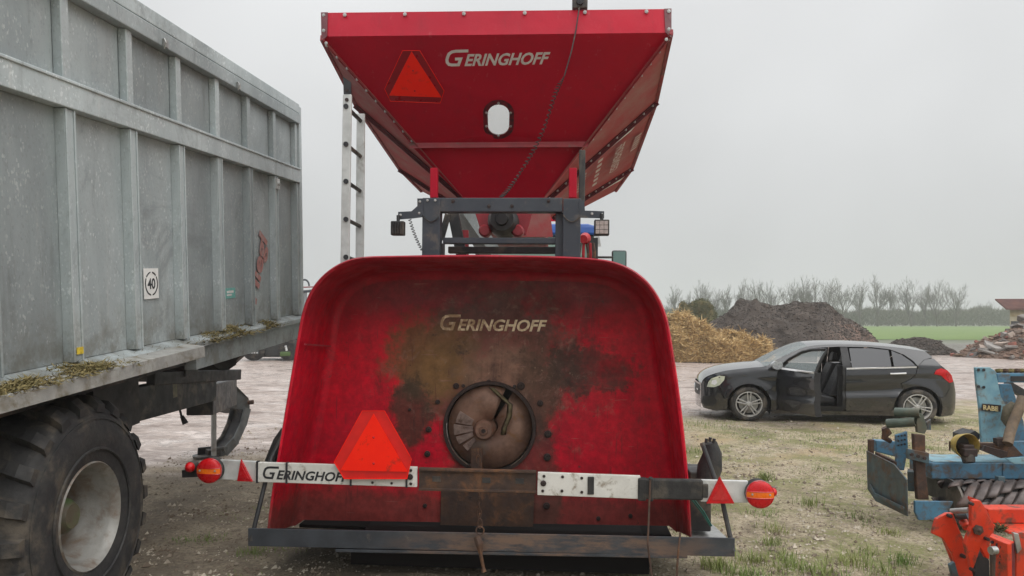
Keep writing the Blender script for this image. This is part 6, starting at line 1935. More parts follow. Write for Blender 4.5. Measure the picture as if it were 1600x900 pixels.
def make_orange():
    org = Vector((3.2, 5.1, 0))
    P = thing('orange_subsoiler', 'bright orange-red implement frame in the bottom right corner', 'farm implement', Matrix.Translation(org))
    S = lambda px, py, d: seen(px, py, d) - org
    M = M_['orange']
    d1, d2 = 5.15, 5.0
    a = slab([(1457, 834, d1), (1463, 811, d1), (1480, 802, d1), (1489, 802, d1), (1507, 848, d1), (1514, 872, d1), (1522, 905, d1), (1530, 960, d1), (1506, 960, d1), (1499, 905, d1), (1488, 866, d1), (1474, 842, d1)], 0.03, 'leg_plate', M, P, org, 0.004)
    slab([(1459, 833, d1 + .12), (1464, 812, d1 + .12), (1484, 803, d1 + .12), (1490, 806, d1 + .12), (1508, 848, d1 + .12), (1516, 900, d1 + .12), (1499, 905, d1 + .12), (1474, 842, d1 + .12)], 0.03, 'leg_plate', M, P, org, 0.004)
    b = slab([(1521, 782, d2), (1531, 782, d2), (1546, 808, d2), (1554, 821, d2), (1553, 838, d2), (1547, 850, d2), (1546, 874, d2), (1541, 872, d2), (1532, 856, d2), (1526, 876, d2), (1519, 893, d2), (1508, 850, d2), (1518, 822, d2), (1518, 790, d2)], 0.035, 'upright_plate', M, P, org, 0.004)
    slab([(1532, 782, d2 + .03), (1547, 806, d2 + .03), (1547, 812, d2 + .03), (1531, 786, d2 + .03)], 0.14, 'upright_edge', M, P, org, 0.003)
    # beam across with a soil-filled tray
    p = S(1543, 806, 5.25)
    MB().span((p.x, p.y, p.z - 0.055), (p.x + 1.4, p.y + 0.12, p.z + 0.052)).build('cross_beam', M, P, bevel=0.01)
    MB().span((p.x + 0.02, p.y - 0.2, p.z - 0.07), (p.x + 1.4, p.y + 0.0, p.z - 0.056)).build('tray', M, P)
    slab([(1550, 833, 4.85), (1585, 846, 4.7), (1575, 851, 4.6), (1546, 838, 4.75)], 0.012, 'bracket_top', M, P, org)
    br = slab([(1547, 839, 4.75), (1574, 850, 4.6), (1575, 960, 4.6), (1549, 960, 4.75)], 0.03, 'bracket_plate', M, P, org, 0.004)
    slab([(1577, 851, 4.63), (1586, 847, 4.72), (1586, 960, 4.72), (1577, 960, 4.63)], 0.02, 'bracket_side', M_['dark_red'], P, org)
    slab([(1588, 832, 4.75), (1640, 832, 4.75), (1640, 960, 4.75), (1588, 960, 4.75)], 0.03, 'side_plate', M, P, org, 0.004)
    hl = MB().lathe([(0, 0.011), (-0.004, 0.011), (-0.004, 0)], (0, 0, 0), (0, 1, 0), 10).build('hole', M_['ink'], br)
    first = True
    for px, py in ((1550, 847), (1558, 851), (1565, 855), (1548, 858), (1557, 864), (1564, 869), (1563, 879)):
        o = hl if first else put(hl, br)
        first = False
        o.location = S(px, py, 4.66 + 0.004 * (1575 - px) - 0.06 + 0.02)
    # bolts, pins and rollers between the plates
    MB().tube([S(1486, 799, 5.22), S(1514, 797, 5.12)], 0.02, 12).build('pivot_pin', M_['steel'], P, smooth=40)
    MB().tube([S(1495, 806, 5.3), S(1512, 804, 5.25)], 0.03, 12).build('pivot_bush', M_['plate'], P, smooth=40)
    MB().tube([S(1505, 815, 5.3), S(1511, 824, 5.25)], 0.03, 10).build('roller_pin', M, P, smooth=40)
    for px, py, d, r_ in ((1484, 806, d1 - .02, .014), (1505, 869, d1 - .02, .014), (1518, 787, d2 - .02, .012), (1519, 890, d2 - .02, .012), (1542, 842, d2 - .02, .012)):
        MB().lathe([(0.02, r_), (-0.014, r_), (-0.016, r_ * .5), (-0.016, 0)], S(px, py, d), (0, 1, 0), 8).build('bolt', M_['dark_bolt'], P)
    c = S(1528, 828, d2 - 0.006)
    nut = MB()
    nut.lathe([(0.01, 0.035), (-0.01, 0.035), (-0.012, 0.02), (-0.02, 0.0)], c, (0, 1, 0), 6)
    nut.build('spring_nut', M_['rust'], P)
    rod = [S(1551, 860, 4.62), S(1551, 905, 4.62), S(1551, 960, 4.62)]
    MB().tube(rod, [0.018, 0.014, 0.014], 8).build('hook_rod', M_['rust'], P)
    MB().lathe([(-0.02, 0), (-0.02, 0.025), (0.02, 0.025), (0.02, 0)], S(1552, 860, 4.6), (1, 0.2, 0), 14).build('hook_eye', M_['steel'], P, smooth=40)
    slab([(1583, 832, 4.7), (1592, 834, 4.7), (1597, 858, 4.7), (1590, 866, 4.7)], 0.02, 'steel_clip', M_['steel'], P, org)
    slab([(1524, 876, 5.15), (1535, 860, 5.15), (1546, 876, 5.15), (1548, 960, 5.15), (1520, 960, 5.15)], 0.05, 'shank', M_['black'], P, org)
    slab([(1484, 883, 5.1), (1492, 878, 5.1), (1500, 905, 5.1), (1495, 930, 5.1)], 0.03, 'chisel_point', M_['plate'], P, org)
    # clod with moss lying in the tray
    rnd = random.Random(4)
    m = MB()
    for k in range(90):
        c = S(1562 + rnd.gauss(0, 5), 826 + rnd.gauss(0, 3), 5.1)
        d = Vector((rnd.uniform(-1, 1), rnd.uniform(-1, 1), rnd.uniform(0.2, 1))).normalized() * rnd.uniform(0.015, 0.04)
        w = d.orthogonal().normalized() * 0.008
        m.add([c - w, c + w, c + d], [(0, 1, 2)])
    o = m.build('moss_clump', M_['moss'], P)
    o['kind'] = 'stuff'
M_['moss'] = pmat('moss', (0.11, 0.12, 0.035), (0.06, 0.05, 0.025), 40, 0.9)
# ------------------------------------------------------------------ heaps, rubble, trees, far machines
def heap(name, label, cat, cx, cy, rx, ry, h, prof, mat, seed, rough, n=84, m=30, lump=0.0, flat=0.0):
    """heap of loose stuff: steep lumpy mound on an elliptic foot"""
    v = []
    for j in range(m + 1):
        t = j / m
        for i in range(n):
            a = 2 * math.pi * i / n
            foot = 1 + 0.22 * mnoise.noise(Vector((math.cos(a) * 1.3 + seed, math.sin(a) * 1.3, seed)))
            r = t * foot
            x, y = rx * r * math.cos(a), ry * r * math.sin(a)
            z = h * prof(t)
            z *= 1 + 0.28 * mnoise.noise(Vector((x * 0.7 + seed * 3, y * 0.7, 1.3)))
            p = Vector((cx + x, cy + y, z - 0.03))
            k = rough * min(1, (1.02 - t) * 4)
            for f, am in ((0.9, 1.0), (2.3, 0.5), (5.5, 0.26), (12, 0.14)):
                q = Vector((p.x * f + seed, p.y * f, p.z * f))
                b = mnoise.noise_vector(q)
                p += Vector((b.x, b.y, b.z)) * k * am
                if lump:
                    p.z += lump * am * k * (0.5 - abs(mnoise.noise(q * 1.3)))
            if p.z < -0.05: p.z = -0.05
            v.append(p)
    f = [(j * n + i, j * n + (i + 1) % n, (j + 1) * n + (i + 1) % n, (j + 1) * n + i) for j in range(m) for i in range(n)]
    mb = MB().add(v, f)
    base = Vector((cx, cy, 0))
    o = mb.build(name, mat, None, smooth=35, shift=base)
    tag(o, label, cat)
    return o

def scatter_on(o, name, mat, count, seed, fn):
    """loose pieces lying on a heap's own faces"""
    rnd = random.Random(seed)
    me = o.data
    polys = [p for p in me.polygons if p.center.y < 0.8 and p.area > 1e-6]
    ws = [p.area for p in polys]
    m = MB()
    for p in rnd.choices(polys, ws, k=count):
        vs_ = [me.vertices[i].co for i in p.vertices]
        a, b = rnd.random(), rnd.random()
        c = vs_[0].lerp(vs_[1], a).lerp(vs_[3].lerp(vs_[2], a), b) if len(vs_) == 4 else p.center
        fn(m, rnd, c, p.normal)
    q = m.build(name, mat, o)
    q['kind'] = 'stuff'
    return q

def straw_bit(L0, L1, w):
    def fn(m, rnd, c, n):
        d = Vector((rnd.gauss(0, 1), rnd.gauss(0, 1), rnd.gauss(0, 0.6))) + n * rnd.uniform(0, 0.9)
        d.normalize()
        l = rnd.uniform(L0, L1)
        s = d.cross(Vector((rnd.gauss(0, 1), rnd.gauss(0, 1), rnd.gauss(0, 1)))).normalized() * w
        m.add([c - s, c + s, c + d * l + s * 0.5, c + d * l - s * 0.5], [(0, 1, 2, 3)])
    return fn

def clod_bit(r0, r1):
    def fn(m, rnd, c, n):
        r = rnd.uniform(r0, r1) * (1 if rnd.random() < 0.9 else 1.8)
        v = []
        for q in ((1, 0, 0), (-1, 0, 0), (0, 1, 0), (0, -1, 0), (0, 0, 1), (0, 0, -1)):
            v.append(c + Vector((q[0] + rnd.uniform(-0.4, 0.4), q[1] + rnd.uniform(-0.4, 0.4), q[2] * 0.7)) * r * rnd.uniform(0.7, 1.1) + Vector((0, 0, r * 0.2)))
        m.add(v, [(0, 2, 4), (2, 1, 4), (1, 3, 4), (3, 0, 4), (2, 0, 5), (1, 2, 5), (3, 1, 5), (0, 3, 5)])
    return fn

def make_heaps():
    t = NT('straw_manure')
    c = t.mix(t.ramp(t.noise(1.1, 7, 0.7), 0.35, 0.65), (0.48, 0.32, 0.14), (0.25, 0.155, 0.07))
    c = t.mix(t.ramp(t.noise(5, 6, 0.75), 0.5, 0.66), c, (0.52, 0.36, 0.16))
    c = t.mix(t.ramp(t.noise(9, 5, 0.7), 0.58, 0.42, 0, 0.6), c, (0.17, 0.10, 0.05))
    straw = t.done(c, 0.9)
    straw2 = pmat('loose_straw', (0.72, 0.53, 0.26), (0.3, 0.19, 0.085), 9, 0.85, bump=0)
    t = NT('dark_soil')
    c = t.mix(t.ramp(t.noise(0.7, 7, 0.7), 0.35, 0.65), (0.05, 0.04, 0.034), (0.08, 0.062, 0.051))
    c = t.mix(t.ramp(t.noise(4, 6, 0.75), 0.55, 0.75), c, (0.11, 0.086, 0.071))
    c = t.mix(t.math('MULTIPLY', t.spot(3.2, 0.6, 1.9, 1.1, 0.5), t.ramp(t.noise(1.5, 6, 0.7), 0.4, 0.6)), c, (0.2, 0.13, 0.10))
    soil = t.done(c, 0.95)
    clod = pmat('soil_clods', (0.07, 0.055, 0.046), (0.04, 0.032, 0.027), 3, 0.95, bump=0)
    dome = lambda t: max(0.0, (1 - t ** 2.0)) ** 0.75
    plateau = lambda t: 1 - max(0, (t - 0.42) / 0.58) ** 1.05 if t > 0.42 else 1.0
    # straw heap: tall end against the machine, lower toe to the right
    a = heap('straw_heap', 'golden brown straw heap beside the red tunnel', 'straw heap', 7.6, 33.5, 1.7, 2.0, 1.2, dome, straw, 2.1, 0.5, lump=1.9)
    mb = MB()
    scatter_on(a, 'straw', straw2, 26000, 3, straw_bit(0.08, 0.3, 0.008))
    scatter_on(a, 'straw_tufts', straw2, 5000, 4, straw_bit(0.15, 0.45, 0.02))
    b = heap('straw_heap', 'low wide straw heap in front of the dark soil mound', 'straw heap', 9.55, 32.3, 1.6, 1.4, 0.62, dome, straw, 5.4, 0.46, lump=1.9)
    scatter_on(b, 'straw', straw2, 20000, 5, straw_bit(0.08, 0.3, 0.008))
    scatter_on(b, 'straw_tufts', straw2, 4000, 6, straw_bit(0.15, 0.45, 0.02))
    s = heap('soil_mound', 'big dark brown soil mound behind the car', 'soil mound', 14.9, 40.5, 5.0, 3.8, 2.55, plateau, soil, 8.3, 0.26, n=130, m=44, lump=0.8)
    scatter_on(s, 'clods', clod, 9000, 6, clod_bit(0.015, 0.05))
    s2 = heap('soil_mound', 'small soil heap in front of the green field behind the car', 'soil mound', 21.6, 39.5, 1.9, 1.6, 0.72, dome, soil, 1.7, 0.13, lump=0.8)
    scatter_on(s2, 'clods', clod, 1800, 7, clod_bit(0.03, 0.08))
    t = NT('mossy_cover')
    c = t.mix(t.ramp(t.noise(1.4, 6, 0.7), 0.4, 0.6), (0.075, 0.08, 0.03), (0.15, 0.12, 0.05))
    m = heap('overgrown_mound', 'mossy flat-topped mound between straw heap and soil mound', 'mound', 14.0, 55.5, 1.75, 1.5, 3.0, lambda t: 1 - max(0, (t - 0.62) / 0.38) ** 1.3 if t > 0.62 else 1.0, t.done(c, 0.95), 4.2, 0.2)
    scatter_on(m, 'weeds', M_['moss'], 3500, 9, straw_bit(0.1, 0.35, 0.02))
    lowm = heap('overgrown_mound', 'low grey-brown bank right behind the golden straw heaps', 'mound', 11.5, 46.0, 3.6, 2.0, 1.0, dome, soil, 6.6, 0.2)

def make_rubble():
    rnd = random.Random(21)
    earth = pmat('rubble_earth', (0.2, 0.125, 0.09), (0.12, 0.082, 0.062), 1.5, 0.95, bump=0.4, bscale=9)
    cols = [pmat('broken_concrete', (0.30, 0.28, 0.26), (0.22, 0.2, 0.185), 4, 0.9), pmat('broken_brick', (0.28, 0.10, 0.07), (0.2, 0.08, 0.06), 4, 0.9),
            pmat('pale_mortar', (0.38, 0.3, 0.25), (0.3, 0.24, 0.2), 4, 0.9), pmat('dark_rubble', (0.07, 0.06, 0.055), (0.1, 0.085, 0.075), 4, 0.9), pmat('old_timber', (0.2, 0.13, 0.08), (0.14, 0.09, 0.06), 4, 0.85)]
    dome = lambda t: max(0.0, (1 - t ** 1.6))
    a = heap('rubble_pile', 'large pile of broken concrete, brick and timber at the right edge', 'rubble', 28.0, 36.2, 6.2, 2.8, 2.05, dome, earth, 3.3, 0.22, n=100, m=30)
    def chunk(par, c, sz, mat, name):
        v = []
        for x in (-1, 1):
            for y in (-1, 1):
                for z in (-1, 1):
                    v.append(Vector((x * sz[0] * rnd.uniform(0.6, 1.1), y * sz[1] * rnd.uniform(0.6, 1.1), z * sz[2] * rnd.uniform(0.6, 1.1))) * 0.5)
        rot = Matrix.Rotation(rnd.uniform(0, 6.3), 3, 'Z') @ Matrix.Rotation(rnd.uniform(-0.6, 0.6), 3, 'X') @ Matrix.Rotation(rnd.uniform(-0.6, 0.6), 3, 'Y')
        m = MB().add([rot @ p + c for p in v], [(0, 1, 3, 2), (4, 6, 7, 5), (0, 4, 5, 1), (2, 3, 7, 6), (0, 2, 6, 4), (1, 5, 7, 3)])
        return m.build(name, mat, par, bevel=min(sz) * 0.12)
    me = a.data
    polys = [p for p in me.polygons if p.center.y < 0.9 and p.center.z > 0.0 and p.center.x < 4.2]
    for p in rnd.choices(polys, [q.area for q in polys], k=210):
        k = rnd.random()
        if k < 0.14:
            sz = (rnd.uniform(0.4, 0.95), rnd.uniform(0.4, 0.8), rnd.uniform(0.12, 0.22)); mat = cols[rnd.choice((0, 0, 2, 3))]; nm = 'concrete_slab'
        elif k < 0.32:
            sz = (rnd.uniform(0.8, 1.9), rnd.uniform(0.08, 0.14), rnd.uniform(0.05, 0.12)); mat = cols[4]; nm = 'timber'
        else:
            s_ = rnd.uniform(0.13, 0.38); sz = (s_, s_ * rnd.uniform(0.6, 1), s_ * rnd.uniform(0.5, 0.9)); mat = cols[rnd.choice((0, 1, 1, 2, 3))]; nm = 'lump'
        chunk(a, p.center + p.normal * 0.05, sz, mat, nm)
    scatter_on(a, 'debris', earth, 5000, 13, clod_bit(0.03, 0.1))
    # flat scatter of slabs on the yard in front of it
    for k in range(26):
        c = Vector((rnd.uniform(-5.2, 3.5), rnd.uniform(-3.6, -2.2), 0.06))
        s_ = rnd.uniform(0.2, 0.8)
        chunk(a, c, (s_, s_ * 0.6, 0.14), cols[rnd.choice((0, 2, 3, 4))], 'lump')

def make_building():
    B = Vector((46.75, 66, 0))
    P = thing('brick_shed', 'beige shed with brown tiled roof behind the rubble pile', 'building', Matrix.Translation(B))
    wall = pmat('beige_render', (0.5, 0.43, 0.3), (0.42, 0.36, 0.25), 0.6, 0.9)
    roof = pmat('red_brown_tiles', (0.16, 0.065, 0.05), (0.12, 0.05, 0.042), 1.2, 0.8)
    board = pmat('weathered_gable_boards', (0.42, 0.33, 0.2), (0.34, 0.26, 0.15), 2, 0.85)
    z_e, z_r = 2.75, 3.6
    MB().prism([(-2.3, 0, 0), (9, 0, 0), (9, 3.2, 0), (0.3, 3.2, 0)], (0, 0, z_e)).build('wall', wall, P)
    MB().span((-2.3, -0.03, z_e - 0.65), (9.0, -0.002, z_e)).build('wall_band', board, P)
    r = MB().prism([(-2.9, -0.4, z_e - 0.05), (-2.5, 1.7, z_r), (9.2, 1.7, z_r), (9.2, -0.4, z_e - 0.05)], (0, 0, 0.14)).prism([(0.2, 3.5, z_e), (-2.5, 1.72, z_r), (9.2, 1.72, z_r), (9.2, 3.5, z_e)], (0, 0, 0.14)).build('roof', roof, P)
    for k in range(12):
        y0 = -0.4 + 2.1 * k / 12; zz = z_e - 0.05 + (z_r + 0.05 - z_e) * k / 12 + 0.145
        MB().span((-2.9 + 0.4 * k / 12, y0, zz), (9.2, y0 + 0.17, zz + 0.04)).build('tile_course', roof, P)
    MB().span((-2.2, -0.05, 0.6), (-1.0, -0.01, 1.7)).build('opening', M_['black'], P)
    MB().span((1.5, -0.05, 0), (2.6, -0.01, 2.0)).build('door', M_['rust'], P)

# ------------------------------------------------------------------ bare trees
bark = None
def tree_mesh(seed, h, spread=1.0):
    rnd = random.Random(seed)
    tr, cr = MB(), MB()
    def grow(p, d, l, r, depth):
        n = 3 if depth < 3 else 2
        pts = [p]; rs = [r]
        q, dd = p.copy(), d.copy()
        for i in range(n):
            dd = (dd + Vector((rnd.gauss(0, 0.11), rnd.gauss(0, 0.11), rnd.gauss(0.03, 0.06)))).normalized()
            q = q + dd * l / n
            pts.append(q.copy()); rs.append(max(0.014, r * (1 - 0.42 * (i + 1) / n)))
        (tr if depth == 0 else cr).tube(pts, rs, 5 if depth < 2 else 3, cap=False)
        if depth >= 5: return
        kids = (5, 4, 3, 2, 2)[depth]
        for k in range(kids):
            t = rnd.uniform(0.35 if depth == 0 else 0.2, 1.0)
            i = min(int(t * n), n - 1)
            b = pts[i].lerp(pts[i + 1], t * n - i)
            az = rnd.uniform(0, 2 * math.pi)
            side = dd.orthogonal().normalized()
            side.rotate(Matrix.Rotation(az, 3, dd))
            an = rnd.uniform(0.3, 0.75) * spread
            nd = (dd * math.cos(an) + side * math.sin(an) + Vector((0, 0, 0.25))).normalized()
            grow(b, nd, l * rnd.uniform(0.5, 0.75), max(0.016, rs[i + 1] * rnd.uniform(0.5, 0.72)), depth + 1)
        grow(pts[-1], (dd + Vector((rnd.gauss(0, 0.2), rnd.gauss(0, 0.2), 0.2))).normalized(), l * 0.68, rs[-1], depth + 1)
    grow(Vector((0, 0, -0.1)), Vector((rnd.gauss(0, 0.05), rnd.gauss(0, 0.05), 1)).normalized(), h * 0.4, h * 0.02, 0)
    return tr, cr

def make_trees():
    bk = pmat('grey_bark', (0.06, 0.052, 0.044), (0.09, 0.08, 0.066), 2, 0.95, bump=0)
    protos = []
    for s in range(6):
        t, c = tree_mesh(40 + s, 11.0, (1.0, 0.8, 1.1, 0.7, 0.9, 1.0)[s])
        zmax = max(p.z for p in c.v)
        k = 11.0 / zmax
        t.v = [p * k for p in t.v]; c.v = [p * k for p in c.v]
        a = t.build('trunk', bk); b = c.build('crown', bk)
        protos.append((a, b))
    rows = [  # pixel x, depth, pixel y of the top, shape of the crown, what singles it out
        (1026, 150, 470, 3, 'thin bare tree just right of the red tunnel, far behind the straw'),
        (1052, 158, 448, 1, 'slender bare tree above the tall straw heap'),
        (1074, 150, 455, 3, 'thin bare tree left of the mossy mound'),
        (1094, 156, 440, 0, 'forked bare tree rising right behind the mossy mound'),
        (1112, 162, 450, 2, 'hazy bare tree just right of the mossy mound'),
        (1134, 148, 447, 1, 'pale bare tree above the gap between mossy mound and soil mound'),
        (1160, 156, 436, 4, 'bare tree over the left slope of the big soil mound'),
        (1184, 150, 438, 0, 'bushy bare tree over the left shoulder of the soil mound'),
        (1212, 158, 440, 2, 'bare tree above the left of the soil mound top'),
        (1232, 154, 437, 5, 'bare tree above the middle of the soil mound top'),
        (1252, 162, 434, 1, 'upright bare tree right of the middle of the soil mound top'),
        (1272, 152, 433, 4, 'tall bare tree above the right end of the soil mound top'),
        (1292, 158, 438, 0, 'bare tree above the right shoulder of the soil mound'),
        (1318, 146, 435, 2, 'broad bare tree over the right slope of the soil mound'),
        (1345, 156, 439, 3, 'narrow bare tree where the soil mound slope meets the field'),
        (1371, 148, 430, 4, 'tallest wide bare tree above the car roof'),
        (1394, 160, 445, 1, 'slim leaning bare tree right of the tallest one'),
        (1424, 150, 434, 5, 'large spreading bare tree above the small soil heap'),
        (1446, 158, 442, 3, 'narrow bare tree just right of the large spreading one'),
        (1464, 148, 439, 2, 'wide forked bare tree left of the last tall one'),
        (1494, 152, 443, 0, 'last tall bare tree before the lower growth at right'),
        (1530, 160, 473, 4, 'low twiggy tree left of the shed'),
        (1550, 165, 470, 5, 'low twiggy tree touching the shed roof edge'),
    ]
    rnd = random.Random(2)
    used = set()
    for px, d, top, s, what in rows:
        d *= 1.33
        base = seen(px, HORIZON, d); base.z = 0
        h = seen(px, top, d).z * 1.06
        e_ = thing('bare_tree', what, 'tree', Matrix.Translation(base), 'row of bare trees along the far hedge')
        sc_ = h / 11.0
        for a in protos[s]:
            if s in used:
                o = a.copy(); COL.objects.link(o)
            else:
                o = a
            o.parent = e_
            o.scale = (sc_ * rnd.uniform(0.85, 1.1),) * 2 + (sc_,)
            o.rotation_euler = (0, 0, rnd.uniform(0, 6.28))
            rz = o.rotation_euler.z if a is protos[s][0] else rz0
            if a is protos[s][0]:
                rz0 = o.rotation_euler.z; sx0 = o.scale[0]
            else:
                o.rotation_euler.z = rz0; o.scale = (sx0, sx0, sc_)
        used.add(s)
    # hedge of brush below the trees: nobody could count its twigs
    m = MB()
    hm = pmat('brushwood', (0.10, 0.10, 0.07), (0.075, 0.085, 0.05), 0.15, 0.95, bump=0)
    for k in range(34000):
        x = rnd.uniform(32, 160); y = 212 + rnd.gauss(0, 1.6)
        hh = 4.6 + 2.0 * mnoise.noise(Vector((x * 0.16, 0, 0))) + 0.6 * mnoise.noise(Vector((x * 0.7, 3, 0)))
        z = rnd.random() ** 0.8 * hh * 0.9
        d = Vector((rnd.gauss(0, 0.5), rnd.gauss(0, 0.3), rnd.uniform(0.3, 1))).normalized() * rnd.uniform(0.7, 1.9)
        w = Vector((rnd.uniform(0.04, 0.13), 0, rnd.uniform(-0.03, 0.03)))
        c = Vector((x, y, z))
        m.add([c - w, c + w, c + d], [(0, 1, 2)])
    o = m.build('hedgerow', hm)
    tag(o, 'grey brushwood hedge under the bare trees beyond the field', 'hedge', kind='stuff')

def make_far_left():
    """dark farm machine standing behind the trailer, and the mast of another beyond it"""
    D = 33.0
    B = Vector((-11.0, D, 0))
    P = thing('dark_implement', 'dark implement with a pale lattice panel seen under the trailer front', 'farm implement', Matrix.Translation(B))
    S = lambda px, py, d=D: seen(px, py, d) - B
    a, b = S(384, 520), S(500, 558)
    MB().span((a.x, 0, max(0.12, b.z)), (b.x + 1, 2.0, a.z)).build('body', pmat('dark_machine_paint', (0.03, 0.034, 0.036), (0.05, 0.05, 0.048), 2, 0.6), P, bevel=0.08)
    for px in (400, 455, 500):
        c = S(px, 550)
        MB().lathe([(-0.1, 0.0), (-0.15, 0.2), (-0.16, 0.4), (-0.1, 0.5), (0.1, 0.5), (0.16, 0.4), (0.15, 0.2)], (c.x, -0.25, 0.5), (0, 1, 0), 24).build('wheel', M_['rubber'], P, smooth=40)
    MB().beam(S(380, 534), S(436, 533), 0.06, 0.08).build('draw_beam', M_['black'], P)
    pa, pb = S(388, 538, D - 0.6), S(404, 553, D - 0.6)
    fr = MB().span((pa.x, -0.62, pb.z), (pb.x, -0.58, pa.z)).build('lattice_panel', M_['plate'], P)
    for i in range(4):
        for j in range(4):
            MB().box((pa.x + (pb.x - pa.x) * (i + .5) / 4, -0.63, pb.z + (pa.z - pb.z) * (j + .5) / 4), (0.06, 0.02, 0.055)).build('cell', M_['alu'], fr)
    for x0, y0, x1, y1 in ((414, 531, 440, 523), (424, 521, 440, 526), (446, 540, 448, 548)):
        MB().tube([S(x0, y0, D - 0.8), S(x1, y1, D - 0.8)], 0.05, 8).build('hydraulic_pipe', M_['alu'], P, smooth=40)
    c = S(446, 526, D - 0.7)
    MB().lathe([(-0.2, 0), (-0.2, 0.16), (0.2, 0.2), (0.2, 0)], c, (0.2, 1, 0), 12).build('valve_block', M_['ink'], P)
    MB().box(S(446, 553, D - 0.4), (0.45, 0.2, 0.2)).build('green_guard', pmat('dull_green_guard', (0.1, 0.17, 0.05), (0.07, 0.12, 0.04), 4, 0.7), P, bevel=0.05)
    # tall machine behind: portal with a round guard on top
    D2 = 38.0
    B2 = Vector((-10.6, D2, 0))
    Q = thing('grey_loader', 'grey machine mast with rounded guard peeping between trailer and tunnel', 'farm machine', Matrix.Translation(B2))
    S2 = lambda px, py: seen(px, py, D2) - B2
    MB().beam(S2(476, 455), S2(474, 540), 0.16, 0.2).build('mast', pmat('pale_mast_paint', (0.3, 0.33, 0.34), (0.22, 0.24, 0.25), 2, 0.5), Q)
    MB().beam(S2(486, 452), S2(488, 540), 0.12, 0.15).build('mast', M_['alu'], Q)
    MB().beam(S2(468, 456), S2(500, 454), 0.3, 0.12).build('head_beam', M_['slate'], Q)
    MB().beam(S2(470, 449), S2(500, 448), 0.2, 0.05).build('red_strip', M_['red_frame'], Q)
    ring = [S2(476 + 7 * math.cos(R(a_)), 447 - 10 * math.sin(R(a_))) for a_ in range(0, 181, 15)]
    MB().tube(ring, 0.05, 6).build('round_guard', M_['slate'], Q, smooth=40)
    MB().span((S2(470, 500).x, 0, 0.3), (S2(540, 500).x, 1.5, 1.4)).build('body', M_['slate'], Q, bevel=0.1)
    for px in (478, 520):
        c = S2(px, 555)
        MB().lathe([(-0.1, 0.0), (-0.15, 0.2), (-0.16, 0.45), (-0.1, 0.55), (0.1, 0.55), (0.16, 0.45), (0.15, 0.2)], (c.x, -0.1, 0.55), (0, 1, 0), 24).build('wheel', M_['rubber'], Q, smooth=40)
# ------------------------------------------------------------------ grass tufts, stones, haze
def make_grass():
    rnd = random.Random(17)
    gm = NT('grass_blades')
    c = gm.mix(gm.ramp(gm.noise(1.7, 4), 0.35, 0.65), (0.12, 0.2, 0.035), (0.25, 0.27, 0.085))
    g = gm.done(c, 0.7)
    m = MB()
    def blade(x, y, h, lean):
        z = ground_z(x, y) - 0.004
        a = rnd.uniform(0, 6.28)
        d = Vector((math.cos(a), math.sin(a), 0)) * lean * h
        w = Vector((-math.sin(a), math.cos(a), 0)) * rnd.uniform(0.0016, 0.0032)
        p = Vector((x, y, z))
        q = p + d * 0.4 + Vector((0, 0, h * 0.62))
        m.add([p - w, p + w, q + w * 0.8, q - w * 0.8, p + d + Vector((0, 0, h))], [(0, 1, 2, 3), (3, 2, 4)])
    def tuft(px, py, n, h, r):
        d = FPX * CAM_H / (py - HORIZON)
        p = seen(px, py, d)
        for _ in range(n):
            blade(p.x + rnd.gauss(0, r), p.y + rnd.gauss(0, r), h * rnd.uniform(0.4, 1.1), rnd.uniform(0.2, 1.1))
    for px, py, n, h, r in ((1195, 748, 130, 0.13, 0.045), (1265, 788, 110, 0.11, 0.07), (1212, 827, 110, 0.08, 0.07), (1207, 848, 90, 0.09, 0.05), (1120, 886, 190, 0.11, 0.06), (1238, 885, 150, 0.09, 0.08), (1330, 878, 160, 0.10, 0.09), (1410, 878, 110, 0.1, 0.05), (1393, 832, 110, 0.06, 0.05), (1175, 876, 120, 0.1, 0.06), (1105, 735, 90, 0.1, 0.09), (1085, 705, 120, 0.09, 0.12), (1345, 700, 90, 0.07, 0.2), (1330, 703, 70, 0.07, 0.2), (1280, 735, 60, 0.07, 0.1), (1165, 900, 160, 0.1, 0.08), (1290, 893, 120, 0.09, 0.07),
                            (1345, 808, 70, 0.06, 0.08), (1080, 662, 160, 0.09, 0.3), (1120, 668, 120, 0.07, 0.3), (1260, 684, 120, 0.06, 0.3), (395, 862, 130, 0.06, 0.07), (330, 843, 80, 0.05, 0.08), (450, 858, 60, 0.04, 0.07), (285, 845, 60, 0.04, 0.06), (1190, 803, 60, 0.06, 0.07), (1228, 868, 90, 0.08, 0.06), (1350, 860, 90, 0.07, 0.1), (1385, 895, 120, 0.1, 0.07), (1455, 700, 60, 0.08, 0.1), (1500, 660, 90, 0.08, 0.2)):
        tuft(px, py, n, h, r)
    # thin trodden grass between the tufts
    for _ in range(80000):
        y = 4.9 + 8.8 * rnd.random() ** 1.3
        x = rnd.uniform(0.7, 8.0)
        k = mnoise.noise(Vector((x * 0.9, y * 0.9, 7))) + 0.5 * mnoise.noise(Vector((x * 3, y * 3, 2)))
        if k < 0.1 + 0.32 * rnd.random() or y > wet_start(x) + 0.5: continue
        blade(x, y, rnd.uniform(0.008, 0.032), rnd.uniform(0.4, 1.8))
    for _ in range(5000):
        y = rnd.uniform(5.0, 8.5); x = rnd.uniform(-3.2, 0.7)
        if mnoise.noise(Vector((x * 1.1, y * 1.1, 17))) < 0.3: continue
        blade(x, y, rnd.uniform(0.01, 0.03), rnd.uniform(0.4, 1.6))
    o = m.build('grass', g)
    tag(o, 'sparse green grass tufts on the brown yard', 'grass', kind='stuff')

